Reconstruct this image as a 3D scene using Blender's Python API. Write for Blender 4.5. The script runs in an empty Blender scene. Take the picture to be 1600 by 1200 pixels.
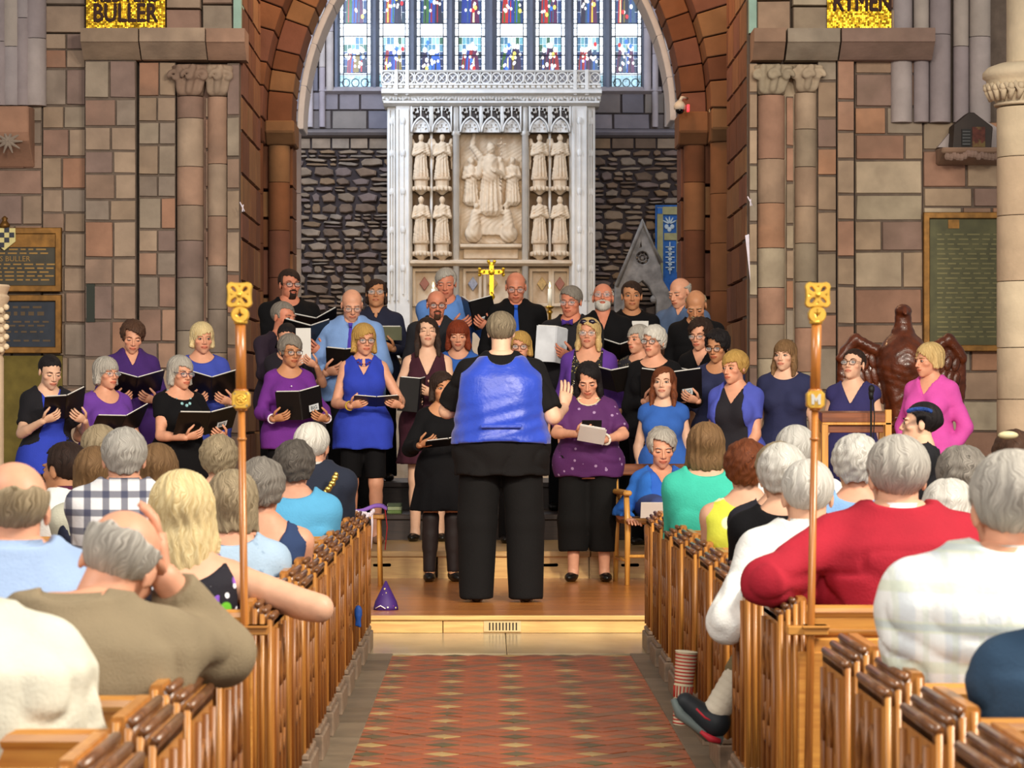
import bpy, bmesh, math, random
import numpy as np
from mathutils import Vector, Matrix, Euler
random.seed(7)
S = bpy.context.scene
COL = S.collection
PI = math.pi
# ------------------------------------------------ camera, world, lamps, exposure
F_PX, CX, CY, EYE = 4400.0, 763.0, 640.0, 1.32      # focal length and principal point for a 1600x1200 frame
cam = bpy.data.objects.new('camera', bpy.data.cameras.new('camera'))
COL.objects.link(cam); S.camera = cam
cam.location = (0, 0, EYE); cam.rotation_euler = (PI/2, 0, 0)
cam.data.sensor_width = 36; cam.data.lens = F_PX/1600*36
cam.data.shift_x = (800-CX)/1600; cam.data.shift_y = (CY-600)/1600
cam.data.clip_end = 200
cam.data.dof.use_dof = True; cam.data.dof.focus_distance = 20.5; cam.data.dof.aperture_fstop = 11
w = bpy.data.worlds.new('interior_daylight'); S.world = w; w.use_nodes = True
w.node_tree.nodes['Background'].inputs[0].default_value = (1.0, .93, .86, 1)
w.node_tree.nodes['Background'].inputs[1].default_value = .30
S.view_settings.view_transform = 'Standard'; S.view_settings.look = 'None'
S.view_settings.gamma = 1; S.view_settings.use_curve_mapping = False
S.view_settings.exposure = 0.0
S.cycles.max_bounces = 5; S.cycles.diffuse_bounces = 3; S.cycles.glossy_bounces = 3
S.cycles.use_denoising = True
def lamp(name, kind, loc, aim, power, col, size=1.0, size_y=None, spot=60, blend=.6):
    l = bpy.data.lights.new(name, kind); o = bpy.data.objects.new(name, l); COL.objects.link(o)
    o.location = loc
    o.rotation_euler = (Vector(aim)-Vector(loc)).to_track_quat('-Z', 'Y').to_euler()
    l.energy = power; l.color = col
    if kind == 'AREA':
        l.size = size
        if size_y: l.shape = 'RECTANGLE'; l.size_y = size_y
    elif kind == 'SPOT':
        l.shadow_soft_size = size; l.spot_size = math.radians(spot); l.spot_blend = blend
    else: l.shadow_soft_size = size
    return o
lamp('frontal_fill_area', 'AREA', (0, -9, 8.5), (0, 16, 1.5), 1700, (1, .95, .88), 6, 7)  # unseen area light added behind the camera as soft frontal fill
lamp('assumed_right_area_light', 'AREA', (6.5, 5.0, 7.5), (1.4, 8.5, 1.0), 1500, (1, .93, .80), 2.6, 2.6)  # unseen area light assumed high right for the bright right audience; no window built
lamp('added_left_area_fill', 'AREA', (-6.5, 5.0, 7.5), (-1.2, 9, 1.0), 420, (1, .95, .86), 2.6, 2.6)  # unseen area light added high left as weaker fill; no window built
lamp('choir_fill_spot', 'SPOT', (2.6, 8.5, 6.0), (.5, 21, 1.2), 2600, (1, .86, .66), .35, spot=48)  # this spot and the next are unseen, added to brighten the choir
lamp('choir_fill_spot', 'SPOT', (-2.6, 8.5, 6.0), (-.5, 21, 1.2), 1500, (1, .86, .68), .35, spot=48)
lamp('assumed_crossing_lamp', 'POINT', (-1.2, 27.0, 6.4), (0, 0, 0), 120, (1, .55, .25), .25)  # this lamp and the next are unseen, assumed from orange light on the arches
lamp('assumed_crossing_lamp', 'POINT', (1.2, 27.0, 6.4), (0, 0, 0), 120, (1, .55, .25), .25)
lamp('assumed_chancel_daylight', 'AREA', (-2.6, 36.5, 6.8), (.3, 39.4, 3.4), 240, (.62, .76, 1), 1.6, 2.4)  # this and the next assumed: bluish side daylight on the screen, no windows built
lamp('assumed_chancel_daylight', 'AREA', (3.0, 34.5, 6.8), (.0, 39.6, 4.0), 120, (.66, .78, 1), 1.6, 2.4)
lamp('screen_warm_fill', 'SPOT', (0, 32, 5.8), (0, 39, 2.4), 420, (1, .80, .58), .3, spot=44)  # unseen warm spot added to light the altar screen

def WX(px, d): return (px-CX)*d/F_PX
def WZ(py, d): return EYE-(py-CY)*d/F_PX
# ------------------------------------------------ helpers
def lin(c):
    if isinstance(c, str):
        c = tuple(int(c[i:i+2], 16)/255 for i in (0, 2, 4))
    return tuple((x/12.92 if x <= .04045 else ((x+.055)/1.055)**2.4) for x in c)
def C4(c): return (*lin(c), 1)
MATS = {}
def mat(name, col, rough=.7, metal=0, var=.12, scale=9, bump=0, bscale=60, cols=None, spec=.4, stretch=None, attr=None, emit=0, coat=0, sheen=0, mottle=None):
    """procedural material: base colour (or a per-object pick among cols), noise mottling, fine relief"""
    if name in MATS: return MATS[name]
    m = bpy.data.materials.new(name); MATS[name] = m; m.use_nodes = True
    N = m.node_tree.nodes; L = m.node_tree.links; B = N['Principled BSDF']
    B.inputs['Roughness'].default_value = rough; B.inputs['Metallic'].default_value = metal
    B.inputs['Specular IOR Level'].default_value = spec
    B.inputs['Coat Weight'].default_value = coat; B.inputs['Sheen Weight'].default_value = sheen
    tc = N.new('ShaderNodeTexCoord'); mp = N.new('ShaderNodeMapping'); L.new(tc.outputs['Object'], mp.inputs[0])
    if stretch: mp.inputs['Scale'].default_value = stretch
    src = None
    if cols:
        oi = N.new('ShaderNodeObjectInfo'); r = N.new('ShaderNodeValToRGB'); L.new(oi.outputs['Random'], r.inputs[0])
        r.color_ramp.interpolation = 'CONSTANT'
        el = r.color_ramp.elements
        while len(el) < len(cols): el.new(.5)
        for i, c in enumerate(cols): el[i].position = i/len(cols); el[i].color = C4(c)
        src = r.outputs[0]
        ad = N.new('ShaderNodeVectorMath'); ad.operation = 'ADD'; gp = N.new('ShaderNodeNewGeometry'); L.new(gp.outputs['Position'], ad.inputs[0])
        ml = N.new('ShaderNodeMath'); ml.operation = 'MULTIPLY'; ml.inputs[1].default_value = 37; L.new(oi.outputs['Random'], ml.inputs[0])
        L.new(ml.outputs[0], ad.inputs[1]); L.new(ad.outputs[0], mp.inputs[0])
    elif attr:
        a = N.new('ShaderNodeAttribute'); a.attribute_name = attr; 
        mx = N.new('ShaderNodeMixRGB'); mx.blend_type = 'MULTIPLY'; mx.inputs[0].default_value = 1
        mx.inputs[1].default_value = C4(col); L.new(a.outputs['Color'], mx.inputs[2]); src = mx.outputs[0]
    nz = N.new('ShaderNodeTexNoise'); nz.inputs['Scale'].default_value = scale; nz.inputs['Detail'].default_value = 4
    L.new(mp.outputs[0], nz.inputs['Vector'])
    mr = N.new('ShaderNodeMapRange'); L.new(nz.outputs[0], mr.inputs[0]); mr.inputs[1].default_value = .3; mr.inputs[2].default_value = .7
    mr.inputs[3].default_value = 1-var; mr.inputs[4].default_value = 1+var
    mx = N.new('ShaderNodeMixRGB'); mx.blend_type = 'MULTIPLY'; mx.inputs[0].default_value = 1
    if src: L.new(src, mx.inputs[1])
    else: mx.inputs[1].default_value = C4(col)
    L.new(mr.outputs[0], mx.inputs[2]); out = mx.outputs[0]
    if mottle:                       # a second colour in soft blotches
        n2 = N.new('ShaderNodeTexNoise'); n2.inputs['Scale'].default_value = mottle[1]; n2.inputs['Detail'].default_value = 3; L.new(mp.outputs[0], n2.inputs['Vector'])
        m2 = N.new('ShaderNodeMapRange'); L.new(n2.outputs[0], m2.inputs[0]); m2.inputs[1].default_value = .52; m2.inputs[2].default_value = .62
        m2.inputs[4].default_value = mottle[2]
        mm = N.new('ShaderNodeMixRGB'); L.new(m2.outputs[0], mm.inputs[0]); L.new(out, mm.inputs[1]); mm.inputs[2].default_value = C4(mottle[0]); out = mm.outputs[0]
    L.new(out, B.inputs['Base Color'])
    if bump:
        n3 = N.new('ShaderNodeTexNoise'); n3.inputs['Scale'].default_value = bscale; n3.inputs['Detail'].default_value = 5; L.new(mp.outputs[0], n3.inputs['Vector'])
        b = N.new('ShaderNodeBump'); b.inputs['Strength'].default_value = bump; b.inputs['Distance'].default_value = .01
        L.new(n3.outputs[0], b.inputs['Height']); L.new(b.outputs[0], B.inputs['Normal'])
    if emit:
        B.inputs['Emission Strength'].default_value = emit
        L.new(src if src else out, B.inputs['Emission Color'])
    return m
def check_mat(name, base, lines, rough=.85):
    """woven check cloth: lines = [(colour, period, width, axis, strength)]"""
    m = mat(name, base, rough, var=.05, bump=.15, bscale=90); N = m.node_tree.nodes; L = m.node_tree.links; B = N['Principled BSDF']
    out = B.inputs['Base Color'].links[0].from_socket
    tc = N.new('ShaderNodeTexCoord'); sp = N.new('ShaderNodeSeparateXYZ'); L.new(tc.outputs['Object'], sp.inputs[0])
    for c, per, wd, ax, st in lines:
        md = N.new('ShaderNodeMath'); md.operation = 'PINGPONG'; md.inputs[1].default_value = per/2; L.new(sp.outputs[ax], md.inputs[0])
        mr = N.new('ShaderNodeMapRange'); L.new(md.outputs[0], mr.inputs[0]); mr.inputs[1].default_value = wd*.42; mr.inputs[2].default_value = wd*.58
        mr.inputs[3].default_value = st; mr.inputs[4].default_value = 0
        mx = N.new('ShaderNodeMixRGB'); L.new(mr.outputs[0], mx.inputs[0]); L.new(out, mx.inputs[1]); mx.inputs[2].default_value = C4(c); out = mx.outputs[0]
    L.new(out, B.inputs['Base Color']); return m
def blot_mat(name, base, blots, rough=.8):
    """printed cloth: blots = [(colour, voronoi scale, threshold)]"""
    m = mat(name, base, rough, var=.06, bump=.15, bscale=90); N = m.node_tree.nodes; L = m.node_tree.links; B = N['Principled BSDF']
    out = B.inputs['Base Color'].links[0].from_socket
    tc = N.new('ShaderNodeTexCoord')
    for i, (c, sc, th) in enumerate(blots):
        mp = N.new('ShaderNodeMapping'); mp.inputs['Location'].default_value = (i*3.1, i*1.7, i*2.3); L.new(tc.outputs['Object'], mp.inputs[0])
        v = N.new('ShaderNodeTexVoronoi'); v.inputs['Scale'].default_value = sc; L.new(mp.outputs[0], v.inputs['Vector'])
        mr = N.new('ShaderNodeMapRange'); L.new(v.outputs['Distance'], mr.inputs[0]); mr.inputs[1].default_value = th; mr.inputs[2].default_value = th*1.15
        mr.inputs[3].default_value = 1; mr.inputs[4].default_value = 0
        mx = N.new('ShaderNodeMixRGB'); L.new(mr.outputs[0], mx.inputs[0]); L.new(out, mx.inputs[1]); mx.inputs[2].default_value = C4(c); out = mx.outputs[0]
    L.new(out, B.inputs['Base Color']); return m
def wood_mat(name, c1, c2, rough=.4, axis=2, scale=1.0, cols=None, coat=.15):
    if name in MATS: return MATS[name]
    m = bpy.data.materials.new(name); MATS[name] = m; m.use_nodes = True
    N = m.node_tree.nodes; L = m.node_tree.links; B = N['Principled BSDF']
    B.inputs['Roughness'].default_value = rough; B.inputs['Coat Weight'].default_value = coat; B.inputs['Coat Roughness'].default_value = .3
    tc = N.new('ShaderNodeTexCoord'); oi = N.new('ShaderNodeObjectInfo'); ad = N.new('ShaderNodeVectorMath'); L.new(tc.outputs['Object'], ad.inputs[0])
    ml = N.new('ShaderNodeMath'); ml.operation = 'MULTIPLY'; ml.inputs[1].default_value = 19; L.new(oi.outputs['Random'], ml.inputs[0]); L.new(ml.outputs[0], ad.inputs[1])
    mp = N.new('ShaderNodeMapping'); sc = [22*scale]*3; sc[axis] = 1.6*scale; mp.inputs['Scale'].default_value = sc; L.new(ad.outputs[0], mp.inputs[0])
    nz = N.new('ShaderNodeTexNoise'); nz.inputs['Scale'].default_value = 2.2; nz.inputs['Detail'].default_value = 6; nz.inputs['Distortion'].default_value = .6; L.new(mp.outputs[0], nz.inputs['Vector'])
    r = N.new('ShaderNodeValToRGB'); L.new(nz.outputs[0], r.inputs[0]); e = r.color_ramp.elements
    e[0].position = .3; e[0].color = C4(c2); e[1].position = .68; e[1].color = C4(c1)
    mr = N.new('ShaderNodeMapRange'); L.new(oi.outputs['Random'], mr.inputs[0]); mr.inputs[3].default_value = .86; mr.inputs[4].default_value = 1.12
    mx = N.new('ShaderNodeMixRGB'); mx.blend_type = 'MULTIPLY'; mx.inputs[0].default_value = 1; L.new(r.outputs[0], mx.inputs[1]); L.new(mr.outputs[0], mx.inputs[2])
    L.new(mx.outputs[0], B.inputs['Base Color'])
    b = N.new('ShaderNodeBump'); b.inputs['Strength'].default_value = .12; b.inputs['Distance'].default_value = .004; L.new(nz.outputs[0], b.inputs['Height']); L.new(b.outputs[0], B.inputs['Normal'])
    return m
def tag(o, label=None, cat=None, group=None, kind=None):
    if label: o['label'] = label
    if cat: o['category'] = cat
    if group: o['group'] = group
    if kind: o['kind'] = kind
    return o
def thing(name, label, cat, loc=(0, 0, 0), rz=0, group=None):
    o = bpy.data.objects.new(name, None); COL.objects.link(o); o.location = loc; o.rotation_euler = (0, 0, rz); o.empty_display_size = .1
    return tag(o, label, cat, group)
def struct(name):
    o = bpy.data.objects.new(name, None); COL.objects.link(o); return tag(o, kind='structure')
def link(name, me, parent=None, loc=None, rot=None, scl=None):
    o = bpy.data.objects.new(name, me); COL.objects.link(o)
    if parent is not None: o.parent = parent
    if loc is not None: o.location = loc
    if rot is not None: o.rotation_euler = rot
    if scl is not None: o.scale = scl
    return o
def copy_tree(o, parent=None, loc=None, rz=None):
    c = o.copy(); COL.objects.link(c)
    if parent is not None: c.parent = parent
    if loc is not None: c.location = loc
    if rz is not None: c.rotation_euler = (0, 0, rz)
    for ch in list(o.children): copy_tree(ch, c)
    return c
def npmesh(name, V, Q, mats, smooth=True, mi=None, col=None):
    """mesh from numpy verts and a list/array of faces"""
    me = bpy.data.meshes.new(name)
    V = np.asarray(V, np.float32)
    if isinstance(Q, np.ndarray):
        n = len(Q); k = Q.shape[1]
        me.vertices.add(len(V)); me.vertices.foreach_set('co', V.ravel())
        me.loops.add(n*k); me.loops.foreach_set('vertex_index', Q.astype(np.int32).ravel())
        me.polygons.add(n); me.polygons.foreach_set('loop_start', np.arange(0, n*k, k, dtype=np.int32))
        me.polygons.foreach_set('loop_total', np.full(n, k, np.int32))
        me.update(calc_edges=True)
    else:
        me.from_pydata([tuple(v) for v in V], [], Q); me.update()
    for m in (mats if isinstance(mats, (list, tuple)) else [mats]): me.materials.append(m)
    if smooth: me.polygons.foreach_set('use_smooth', np.ones(len(me.polygons), bool))
    if mi is not None: me.polygons.foreach_set('material_index', np.asarray(mi, np.int32))
    if col is not None:
        a = me.color_attributes.new('tint', 'FLOAT_COLOR', 'POINT'); a.data.foreach_set('color', np.asarray(col, np.float32).ravel())
    return me
class MB:
    """collects shapes and builds them as ONE mesh object"""
    def __init__(s): s.v = []; s.f = []; s.m = []
    def add(s, vs, fs, mi=0):
        o = len(s.v); s.v += [tuple(v) for v in vs]; s.f += [tuple(i+o for i in f) for f in fs]; s.m += [mi]*len(fs); return s
    def box(s, x0, x1, y0, y1, z0, z1, mi=0, M=None):
        vs = [(x, y, z) for z in (z0, z1) for y in (y0, y1) for x in (x0, x1)]
        if M is not None: vs = [M @ Vector(v) for v in vs]
        return s.add(vs, [(0, 2, 3, 1), (4, 5, 7, 6), (0, 1, 5, 4), (2, 6, 7, 3), (0, 4, 6, 2), (1, 3, 7, 5)], mi)
    def prism(s, poly, a, b, axis='y', mi=0):
        """extrude a 2-D polygon; axis y: poly=(x,z), axis x: poly=(y,z), axis z: poly=(x,y)"""
        f = {'y': lambda p, t: (p[0], t, p[1]), 'x': lambda p, t: (t, p[0], p[1]), 'z': lambda p, t: (p[0], p[1], t)}[axis]
        n = len(poly); vs = [f(p, a) for p in poly]+[f(p, b) for p in poly]
        ar = sum(poly[i][0]*poly[(i+1) % n][1]-poly[(i+1) % n][0]*poly[i][1] for i in range(n))
        fl = (ar > 0) ^ (axis == 'y') ^ (b < a)
        fs = [tuple(range(n-1, -1, -1)), tuple(range(n, 2*n))]+[(i, (i+1) % n, n+(i+1) % n, n+i) for i in range(n)]
        if not fl: fs = [q[::-1] for q in fs]
        return s.add(vs, fs, mi)
    def tube(s, pts, rad, n=8, cap=True, mi=0, flat=1.0, up=(0, 0, 1)):
        pts = [Vector(p) for p in pts]; rad = rad if isinstance(rad, (list, tuple)) else [rad]*len(pts)
        vs = []; fs = []; px = None
        for i, p in enumerate(pts):
            t = (pts[min(i+1, len(pts)-1)]-pts[max(i-1, 0)]).normalized()
            if px is None:
                u = Vector(up)
                if abs(t.dot(u)) > .95: u = Vector((0, 1, 0)) if abs(t.y) < .9 else Vector((1, 0, 0))
                px = t.cross(u).normalized()
            px = (px-t*px.dot(t)).normalized(); py = t.cross(px)
            for k in range(n):
                a = 2*PI*k/n; vs.append(p+(px*math.cos(a)+py*math.sin(a)*flat)*rad[i])
        for i in range(len(pts)-1):
            for k in range(n):
                a = i*n+k; b = i*n+(k+1) % n; fs.append((a, b, b+n, a+n))
        if cap:
            fs.append(tuple(range(n-1, -1, -1))); q = (len(pts)-1)*n; fs.append(tuple(range(q, q+n)))
        return s.add(vs, fs, mi)
    def lathe(s, prof, n=16, c=(0, 0, 0), mi=0, sq=None):
        """profile [(r,z)] turned about z; sq: sides of a polygonal turn start angle"""
        vs = []; fs = []; k = len(prof); off = PI/n if sq else 0
        for r, z in prof:
            for i in range(n):
                a = 2*PI*i/n+off; vs.append((c[0]+r*math.cos(a), c[1]+r*math.sin(a), c[2]+z))
        for j in range(k-1):
            for i in range(n):
                a = j*n+i; b = j*n+(i+1) % n; fs.append((a, b, b+n, a+n))
        fs.append(tuple(range(n-1, -1, -1))); fs.append(tuple(range((k-1)*n, k*n)))
        return s.add(vs, fs, mi)
    def ball(s, c, r, n=10, m=7, mi=0, R=None):
        r = r if isinstance(r, (list, tuple)) else (r, r, r); vs = []; fs = []
        for j in range(1, m):
            for i in range(n):
                a = 2*PI*i/n; b = PI*j/m; v = Vector((r[0]*math.sin(b)*math.cos(a), r[1]*math.sin(b)*math.sin(a), -r[2]*math.cos(b)))
                vs.append((R @ v if R else v)+Vector(c))
        for q in (-1, 1):
            v = Vector((0, 0, q*r[2])); vs.append((R @ v if R else v)+Vector(c))
        for j in range(m-2):
            for i in range(n):
                a = j*n+i; b = j*n+(i+1) % n; fs.append((a, b, b+n, a+n))
        q = (m-1)*n
        for i in range(n):
            fs.append((q, (i+1) % n, i)); fs.append((q+1, q-n+i, q-n+(i+1) % n))
        return s.add(vs, fs, mi)
    def build(s, name, mats, parent=None, smooth=False, bevel=0, loc=None, seg=1, stuff=False, M=None):
        V = s.v if M is None else [M @ Vector(v) for v in s.v]
        me = npmesh(name, V, s.f, mats, smooth, s.m)
        if bevel:
            bm = bmesh.new(); bm.from_mesh(me)
            ed = [e for e in bm.edges if len(e.link_faces) == 2 and e.calc_face_angle(0) > .6]
            bmesh.ops.bevel(bm, geom=ed, offset=bevel, segments=seg, affect='EDGES', profile=.6, clamp_overlap=True)
            bm.to_mesh(me); bm.free()
        if smooth and not isinstance(smooth, bool): pass
        o = link(name, me, parent, loc)
        if stuff: o['kind'] = 'stuff'
        return o
def shade_auto(o, ang=.6):
    me = o.data; me.polygons.foreach_set('use_smooth', np.ones(len(me.polygons), bool)); me.set_sharp_from_angle(angle=ang); return o
def plate_mesh(outers, holes, thick, bev=0, res=6):
    """flat plate with holes (x,z plane, front at -y): 2-D curve filled and extruded, as a mesh"""
    cu = bpy.data.curves.new('plate', 'CURVE'); cu.dimensions = '2D'; cu.fill_mode = 'BOTH'; cu.extrude = thick/2; cu.bevel_depth = bev; cu.bevel_resolution = 0
    for poly in list(outers)+list(holes):
        sp = cu.splines.new('POLY'); sp.points.add(len(poly)-1); sp.use_cyclic_u = True
        for p, q in zip(sp.points, poly): p.co = (q[0], q[1], 0, 1)
    return curve_to_mesh(cu)
def curve_to_mesh(cu):
    o = bpy.data.objects.new('tmp', cu); COL.objects.link(o); dg = bpy.context.evaluated_depsgraph_get()
    me = bpy.data.meshes.new_from_object(o.evaluated_get(dg)); bpy.data.objects.remove(o); bpy.data.curves.remove(cu)
    me.transform(Matrix.Rotation(PI/2, 4, 'X')); return me
def plate(name, outers, holes, thick, m, parent=None, loc=None, bev=0):
    me = plate_mesh(outers, holes, thick, bev); me.materials.clear(); me.materials.append(m)
    return link(name, me, parent, loc)
def text(name, body, size, m, parent=None, loc=(0, 0, 0), rot=None, depth=.002, align='CENTER', sx=1, bold=0, heavy=0):
    cu = bpy.data.curves.new('txt', 'FONT'); cu.body = body; cu.size = size; cu.extrude = depth; cu.align_x = align; cu.align_y = 'CENTER'; cu.resolution_u = 2
    cu.offset = bold
    me = curve_to_mesh(cu); me.materials.clear(); me.materials.append(m)
    if sx != 1: me.transform(Matrix.Diagonal((sx, 1, 1, 1)))
    if heavy:      # a bolder face: the letters struck three times side by side
        bm = bmesh.new(); bm.from_mesh(me)
        for dx, dz in ((heavy, 0), (-heavy, 0), (0, heavy), (0, -heavy)):
            t_ = me.copy(); t_.transform(Matrix.Translation((dx, -.0004*(1+dx/heavy+2*dz/heavy), dz))); bm.from_mesh(t_); bpy.data.meshes.remove(t_)
        bm.to_mesh(me); bm.free()
    return link(name, me, parent, loc, rot)
def circ(cx, cz, r, n=12, rz=None, a0=0):
    return [(cx+r*math.cos(a0+2*PI*i/n), cz+(rz or r)*math.sin(a0+2*PI*i/n)) for i in range(n)]
def ogee(cx, z0, hw, h, n=7):
    """pointed-arch outline from left springing to right springing"""
    R = (hw*hw+h*h)/(2*hw); L = []
    t1 = math.atan2(h, R-hw)
    for i in range(n+1):
        t = t1*i/n; L.append((cx-hw+R-R*math.cos(t), z0+R*math.sin(t)))
    return L+[(2*cx-x, z) for x, z in L[-2::-1]]
# ------------------------------------------------ signed-distance fields and surface nets
class Field:
    def __init__(s, lo, hi, h):
        s.h = h; s.lo = np.array(lo, float); n = np.ceil((np.array(hi)-s.lo)/h).astype(int)+1
        s.ax = [s.lo[i]+h*np.arange(n[i]) for i in range(3)]; s.F = np.full(n, .5, np.float32)
    def sub(s, lo, hi, m):
        sl = []
        for i in range(3):
            a = max(0, int((lo[i]-m-s.lo[i])/s.h)); b = min(len(s.ax[i]), int((hi[i]+m-s.lo[i])/s.h)+2)
            if b <= a: return None, None
            sl.append(slice(a, b))
        x = s.ax[0][sl[0]][:, None, None]; y = s.ax[1][sl[1]][None, :, None]; z = s.ax[2][sl[2]][None, None, :]
        return tuple(sl), (x, y, z)
    def put(s, fn, lo, hi, k=.03):
        sl, g = s.sub(lo, hi, k+2.5*s.h)
        if sl is None: return s
        d = fn(*g); a = s.F[sl]
        if k > 0:
            q = np.maximum(k-np.abs(a-d), 0); s.F[sl] = np.minimum(a, d)-q*q/(4*k)
        else: s.F[sl] = np.minimum(a, d)
        return s
    def cone(s, a, b, ra, rb, k=.03, fl=None):
        a = np.array(a, float); b = np.array(b, float); r = max(ra, rb); lo = np.minimum(a, b)-r; hi = np.maximum(a, b)+r
        ba = b-a; L2 = max(ba @ ba, 1e-9)
        def fn(x, y, z):
            px, py, pz = x-a[0], y-a[1], z-a[2]
            t = np.clip((px*ba[0]+py*ba[1]+pz*ba[2])/L2, 0, 1)
            return np.sqrt((px-t*ba[0])**2+(py-t*ba[1])**2+(pz-t*ba[2])**2)-(ra+(rb-ra)*t)
        return s.put(fn, lo, hi, k)
    def ell(s, c, r, k=.03, R=None):
        c = np.array(c, float); r = np.array(r, float); m = r.max() if R is not None else r
        return s.put(s.fell(c, r, R), c-m, c+m, k)
    @staticmethod
    def fell(c, r, R=None):
        def fn(x, y, z):
            px, py, pz = x-c[0], y-c[1], z-c[2]
            if R is not None:
                px, py, pz = (R[0][0]*px+R[1][0]*py+R[2][0]*pz, R[0][1]*px+R[1][1]*py+R[2][1]*pz, R[0][2]*px+R[1][2]*py+R[2][2]*pz)
            k0 = np.sqrt((px/r[0])**2+(py/r[1])**2+(pz/r[2])**2)+1e-6
            k1 = np.sqrt((px/r[0]**2)**2+(py/r[1]**2)**2+(pz/r[2]**2)**2)+1e-6
            return k0*(k0-1)/k1
        return fn
    def carve(s, fn, k=0):
        d = -fn(s.ax[0][:, None, None], s.ax[1][None, :, None], s.ax[2][None, None, :])
        if k > 0:
            q = np.maximum(k-np.abs(s.F-d), 0); s.F = np.maximum(s.F, d)+q*q/(4*k)
        else: s.F = np.maximum(s.F, d)
        return s
    def warp(s, fn):
        s.F = (s.F+fn(s.ax[0][:, None, None], s.ax[1][None, :, None], s.ax[2][None, None, :])).astype(np.float32); return s
    def mesh(s):
        F = s.F; F[0] = F[-1] = .5; F[:, 0] = F[:, -1] = .5; F[:, :, 0] = F[:, :, -1] = .5
        I = F < 0; nx, ny, nz = F.shape
        cnt = np.zeros((nx-1, ny-1, nz-1), np.int8)
        for dx in (0, 1):
            for dy in (0, 1):
                for dz in (0, 1): cnt += I[dx:nx-1+dx, dy:ny-1+dy, dz:nz-1+dz]
        A = np.argwhere((cnt > 0) & (cnt < 8)); n = len(A)
        if n == 0: return np.zeros((0, 3)), np.zeros((0, 4), int)
        idx = np.full((nx-1, ny-1, nz-1), -1, np.int32); idx[A[:, 0], A[:, 1], A[:, 2]] = np.arange(n)
        P = np.zeros((n, 3)); W = np.zeros(n); cs = [(a, b, c) for a in (0, 1) for b in (0, 1) for c in (0, 1)]
        val = {c: F[A[:, 0]+c[0], A[:, 1]+c[1], A[:, 2]+c[2]] for c in cs}
        for c in cs:
            for ax in range(3):
                if c[ax] == 0:
                    e = list(c); e[ax] = 1; e = tuple(e); va, vb = val[c], val[e]; m = (va < 0) != (vb < 0)
                    t = np.where(m, va/np.where(m, va-vb, 1), 0); q = np.tile(np.array(c, float), (n, 1)); q[:, ax] = t
                    P[m] += q[m]; W += m
        P = (A+P/W[:, None])*s.h+s.lo
        Q = []
        for ax in range(3):
            b, c = [(1, 2), (2, 0), (0, 1)][ax]
            sl0 = [slice(None)]*3; sl1 = [slice(None)]*3; sl0[ax] = slice(0, -1); sl1[ax] = slice(1, None)
            I0 = I[tuple(sl0)]; I1 = I[tuple(sl1)]; E = np.argwhere(I0 != I1)
            E = E[(E[:, b] > 0) & (E[:, c] > 0) & (E[:, b] < F.shape[b]-1) & (E[:, c] < F.shape[c]-1)]
            def g(db, dc):
                e = E.copy(); e[:, b] -= db; e[:, c] -= dc; return idx[e[:, 0], e[:, 1], e[:, 2]]
            q = np.stack([g(1, 1), g(0, 1), g(0, 0), g(1, 0)], 1); fl = I0[E[:, 0], E[:, 1], E[:, 2]]
            q[~fl] = q[~fl][:, ::-1]; Q.append(q)
        return P, np.concatenate(Q)
    def build(s, name, m, parent=None, loc=None, M=None):
        V, Q = s.mesh()
        if M is not None: V = V @ np.array(M.to_3x3()).T+np.array(M.translation)
        return link(name, npmesh(name, V, Q, m), parent, loc)
def wob(x, y, z, f, s=0.0):
    """cheap smooth pseudo noise in about -1..1"""
    return (np.sin(f*(x*.8+y*.5+z*.3)+s+1.7*np.sin(f*.7*(y-z*.6)+s*2))+np.sin(f*(-x*.4+y*.7+z*.9)*1.1+s*1.3+1.5*np.sin(f*.6*(x+z)))+np.sin(f*(x*.3-y*.9+z*.5)*.9+2.1*s))/3
# ------------------------------------------------ materials of the building
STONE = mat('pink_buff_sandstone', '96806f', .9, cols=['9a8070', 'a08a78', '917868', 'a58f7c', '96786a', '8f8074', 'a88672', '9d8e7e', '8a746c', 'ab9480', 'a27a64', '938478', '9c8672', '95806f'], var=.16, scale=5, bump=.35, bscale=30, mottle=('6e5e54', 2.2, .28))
STONE_R = mat('lit_buff_sandstone', 'a89078', .9, cols=['a88c76', 'b39b84', '9a7c68', 'b8a890', 'a27c68', '9c8a76', 'b08872', 'a99a84', '92786c', 'bdaa92', 'b08468', '9e9080', 'ae967e', 'a88f78'], var=.16, scale=5, bump=.35, bscale=30, mottle=('7c6858', 2.2, .25))  # wall stone lightened: the brighter right side's light put into the colour
STONE_G = mat('grey_shaft_stone', 'a89ea2', .88, cols=['a69c9e', 'b0a4a2', '9c9092', 'b2a69e'], var=.12, scale=5, bump=.3, bscale=30)
STONE_O = mat('red_arch_sandstone', '8a5c40', .9, cols=['805438', '744a32', '875e40', '6c4430', '8a6646', '7a5040'], var=.16, scale=4, bump=.3, bscale=25)
STONE_C = mat('chancel_ashlar', '77717a', .9, cols=['7a7378', '6f6a70', '837a7c', '746a66', '80766e'], var=.14, scale=4, bump=.3, bscale=25)
RUBBLE = mat('brown_rubble_stone', '746458', .92, cols=['79624f', '84705c', '6c5848', '8c7864', '74625a', '80664c', '887868'], var=.2, scale=6, bump=.5, bscale=25)
MORTAR = mat('dark_mortar', '6e6056', .95, var=.2, bump=.3)
MORTAR_R = mat('rubble_mortar', '3a302e', .95, var=.2, bump=.3)
LIME = mat('reredos_limestone', 'd8d2c8', .8, var=.08, scale=6, bump=.2, bscale=60)
LIME_W = mat('warm_carved_stone', 'cdb698', .85, var=.1, scale=9, bump=.25, bscale=60, mottle=('b08a62', 4, .35))
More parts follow.
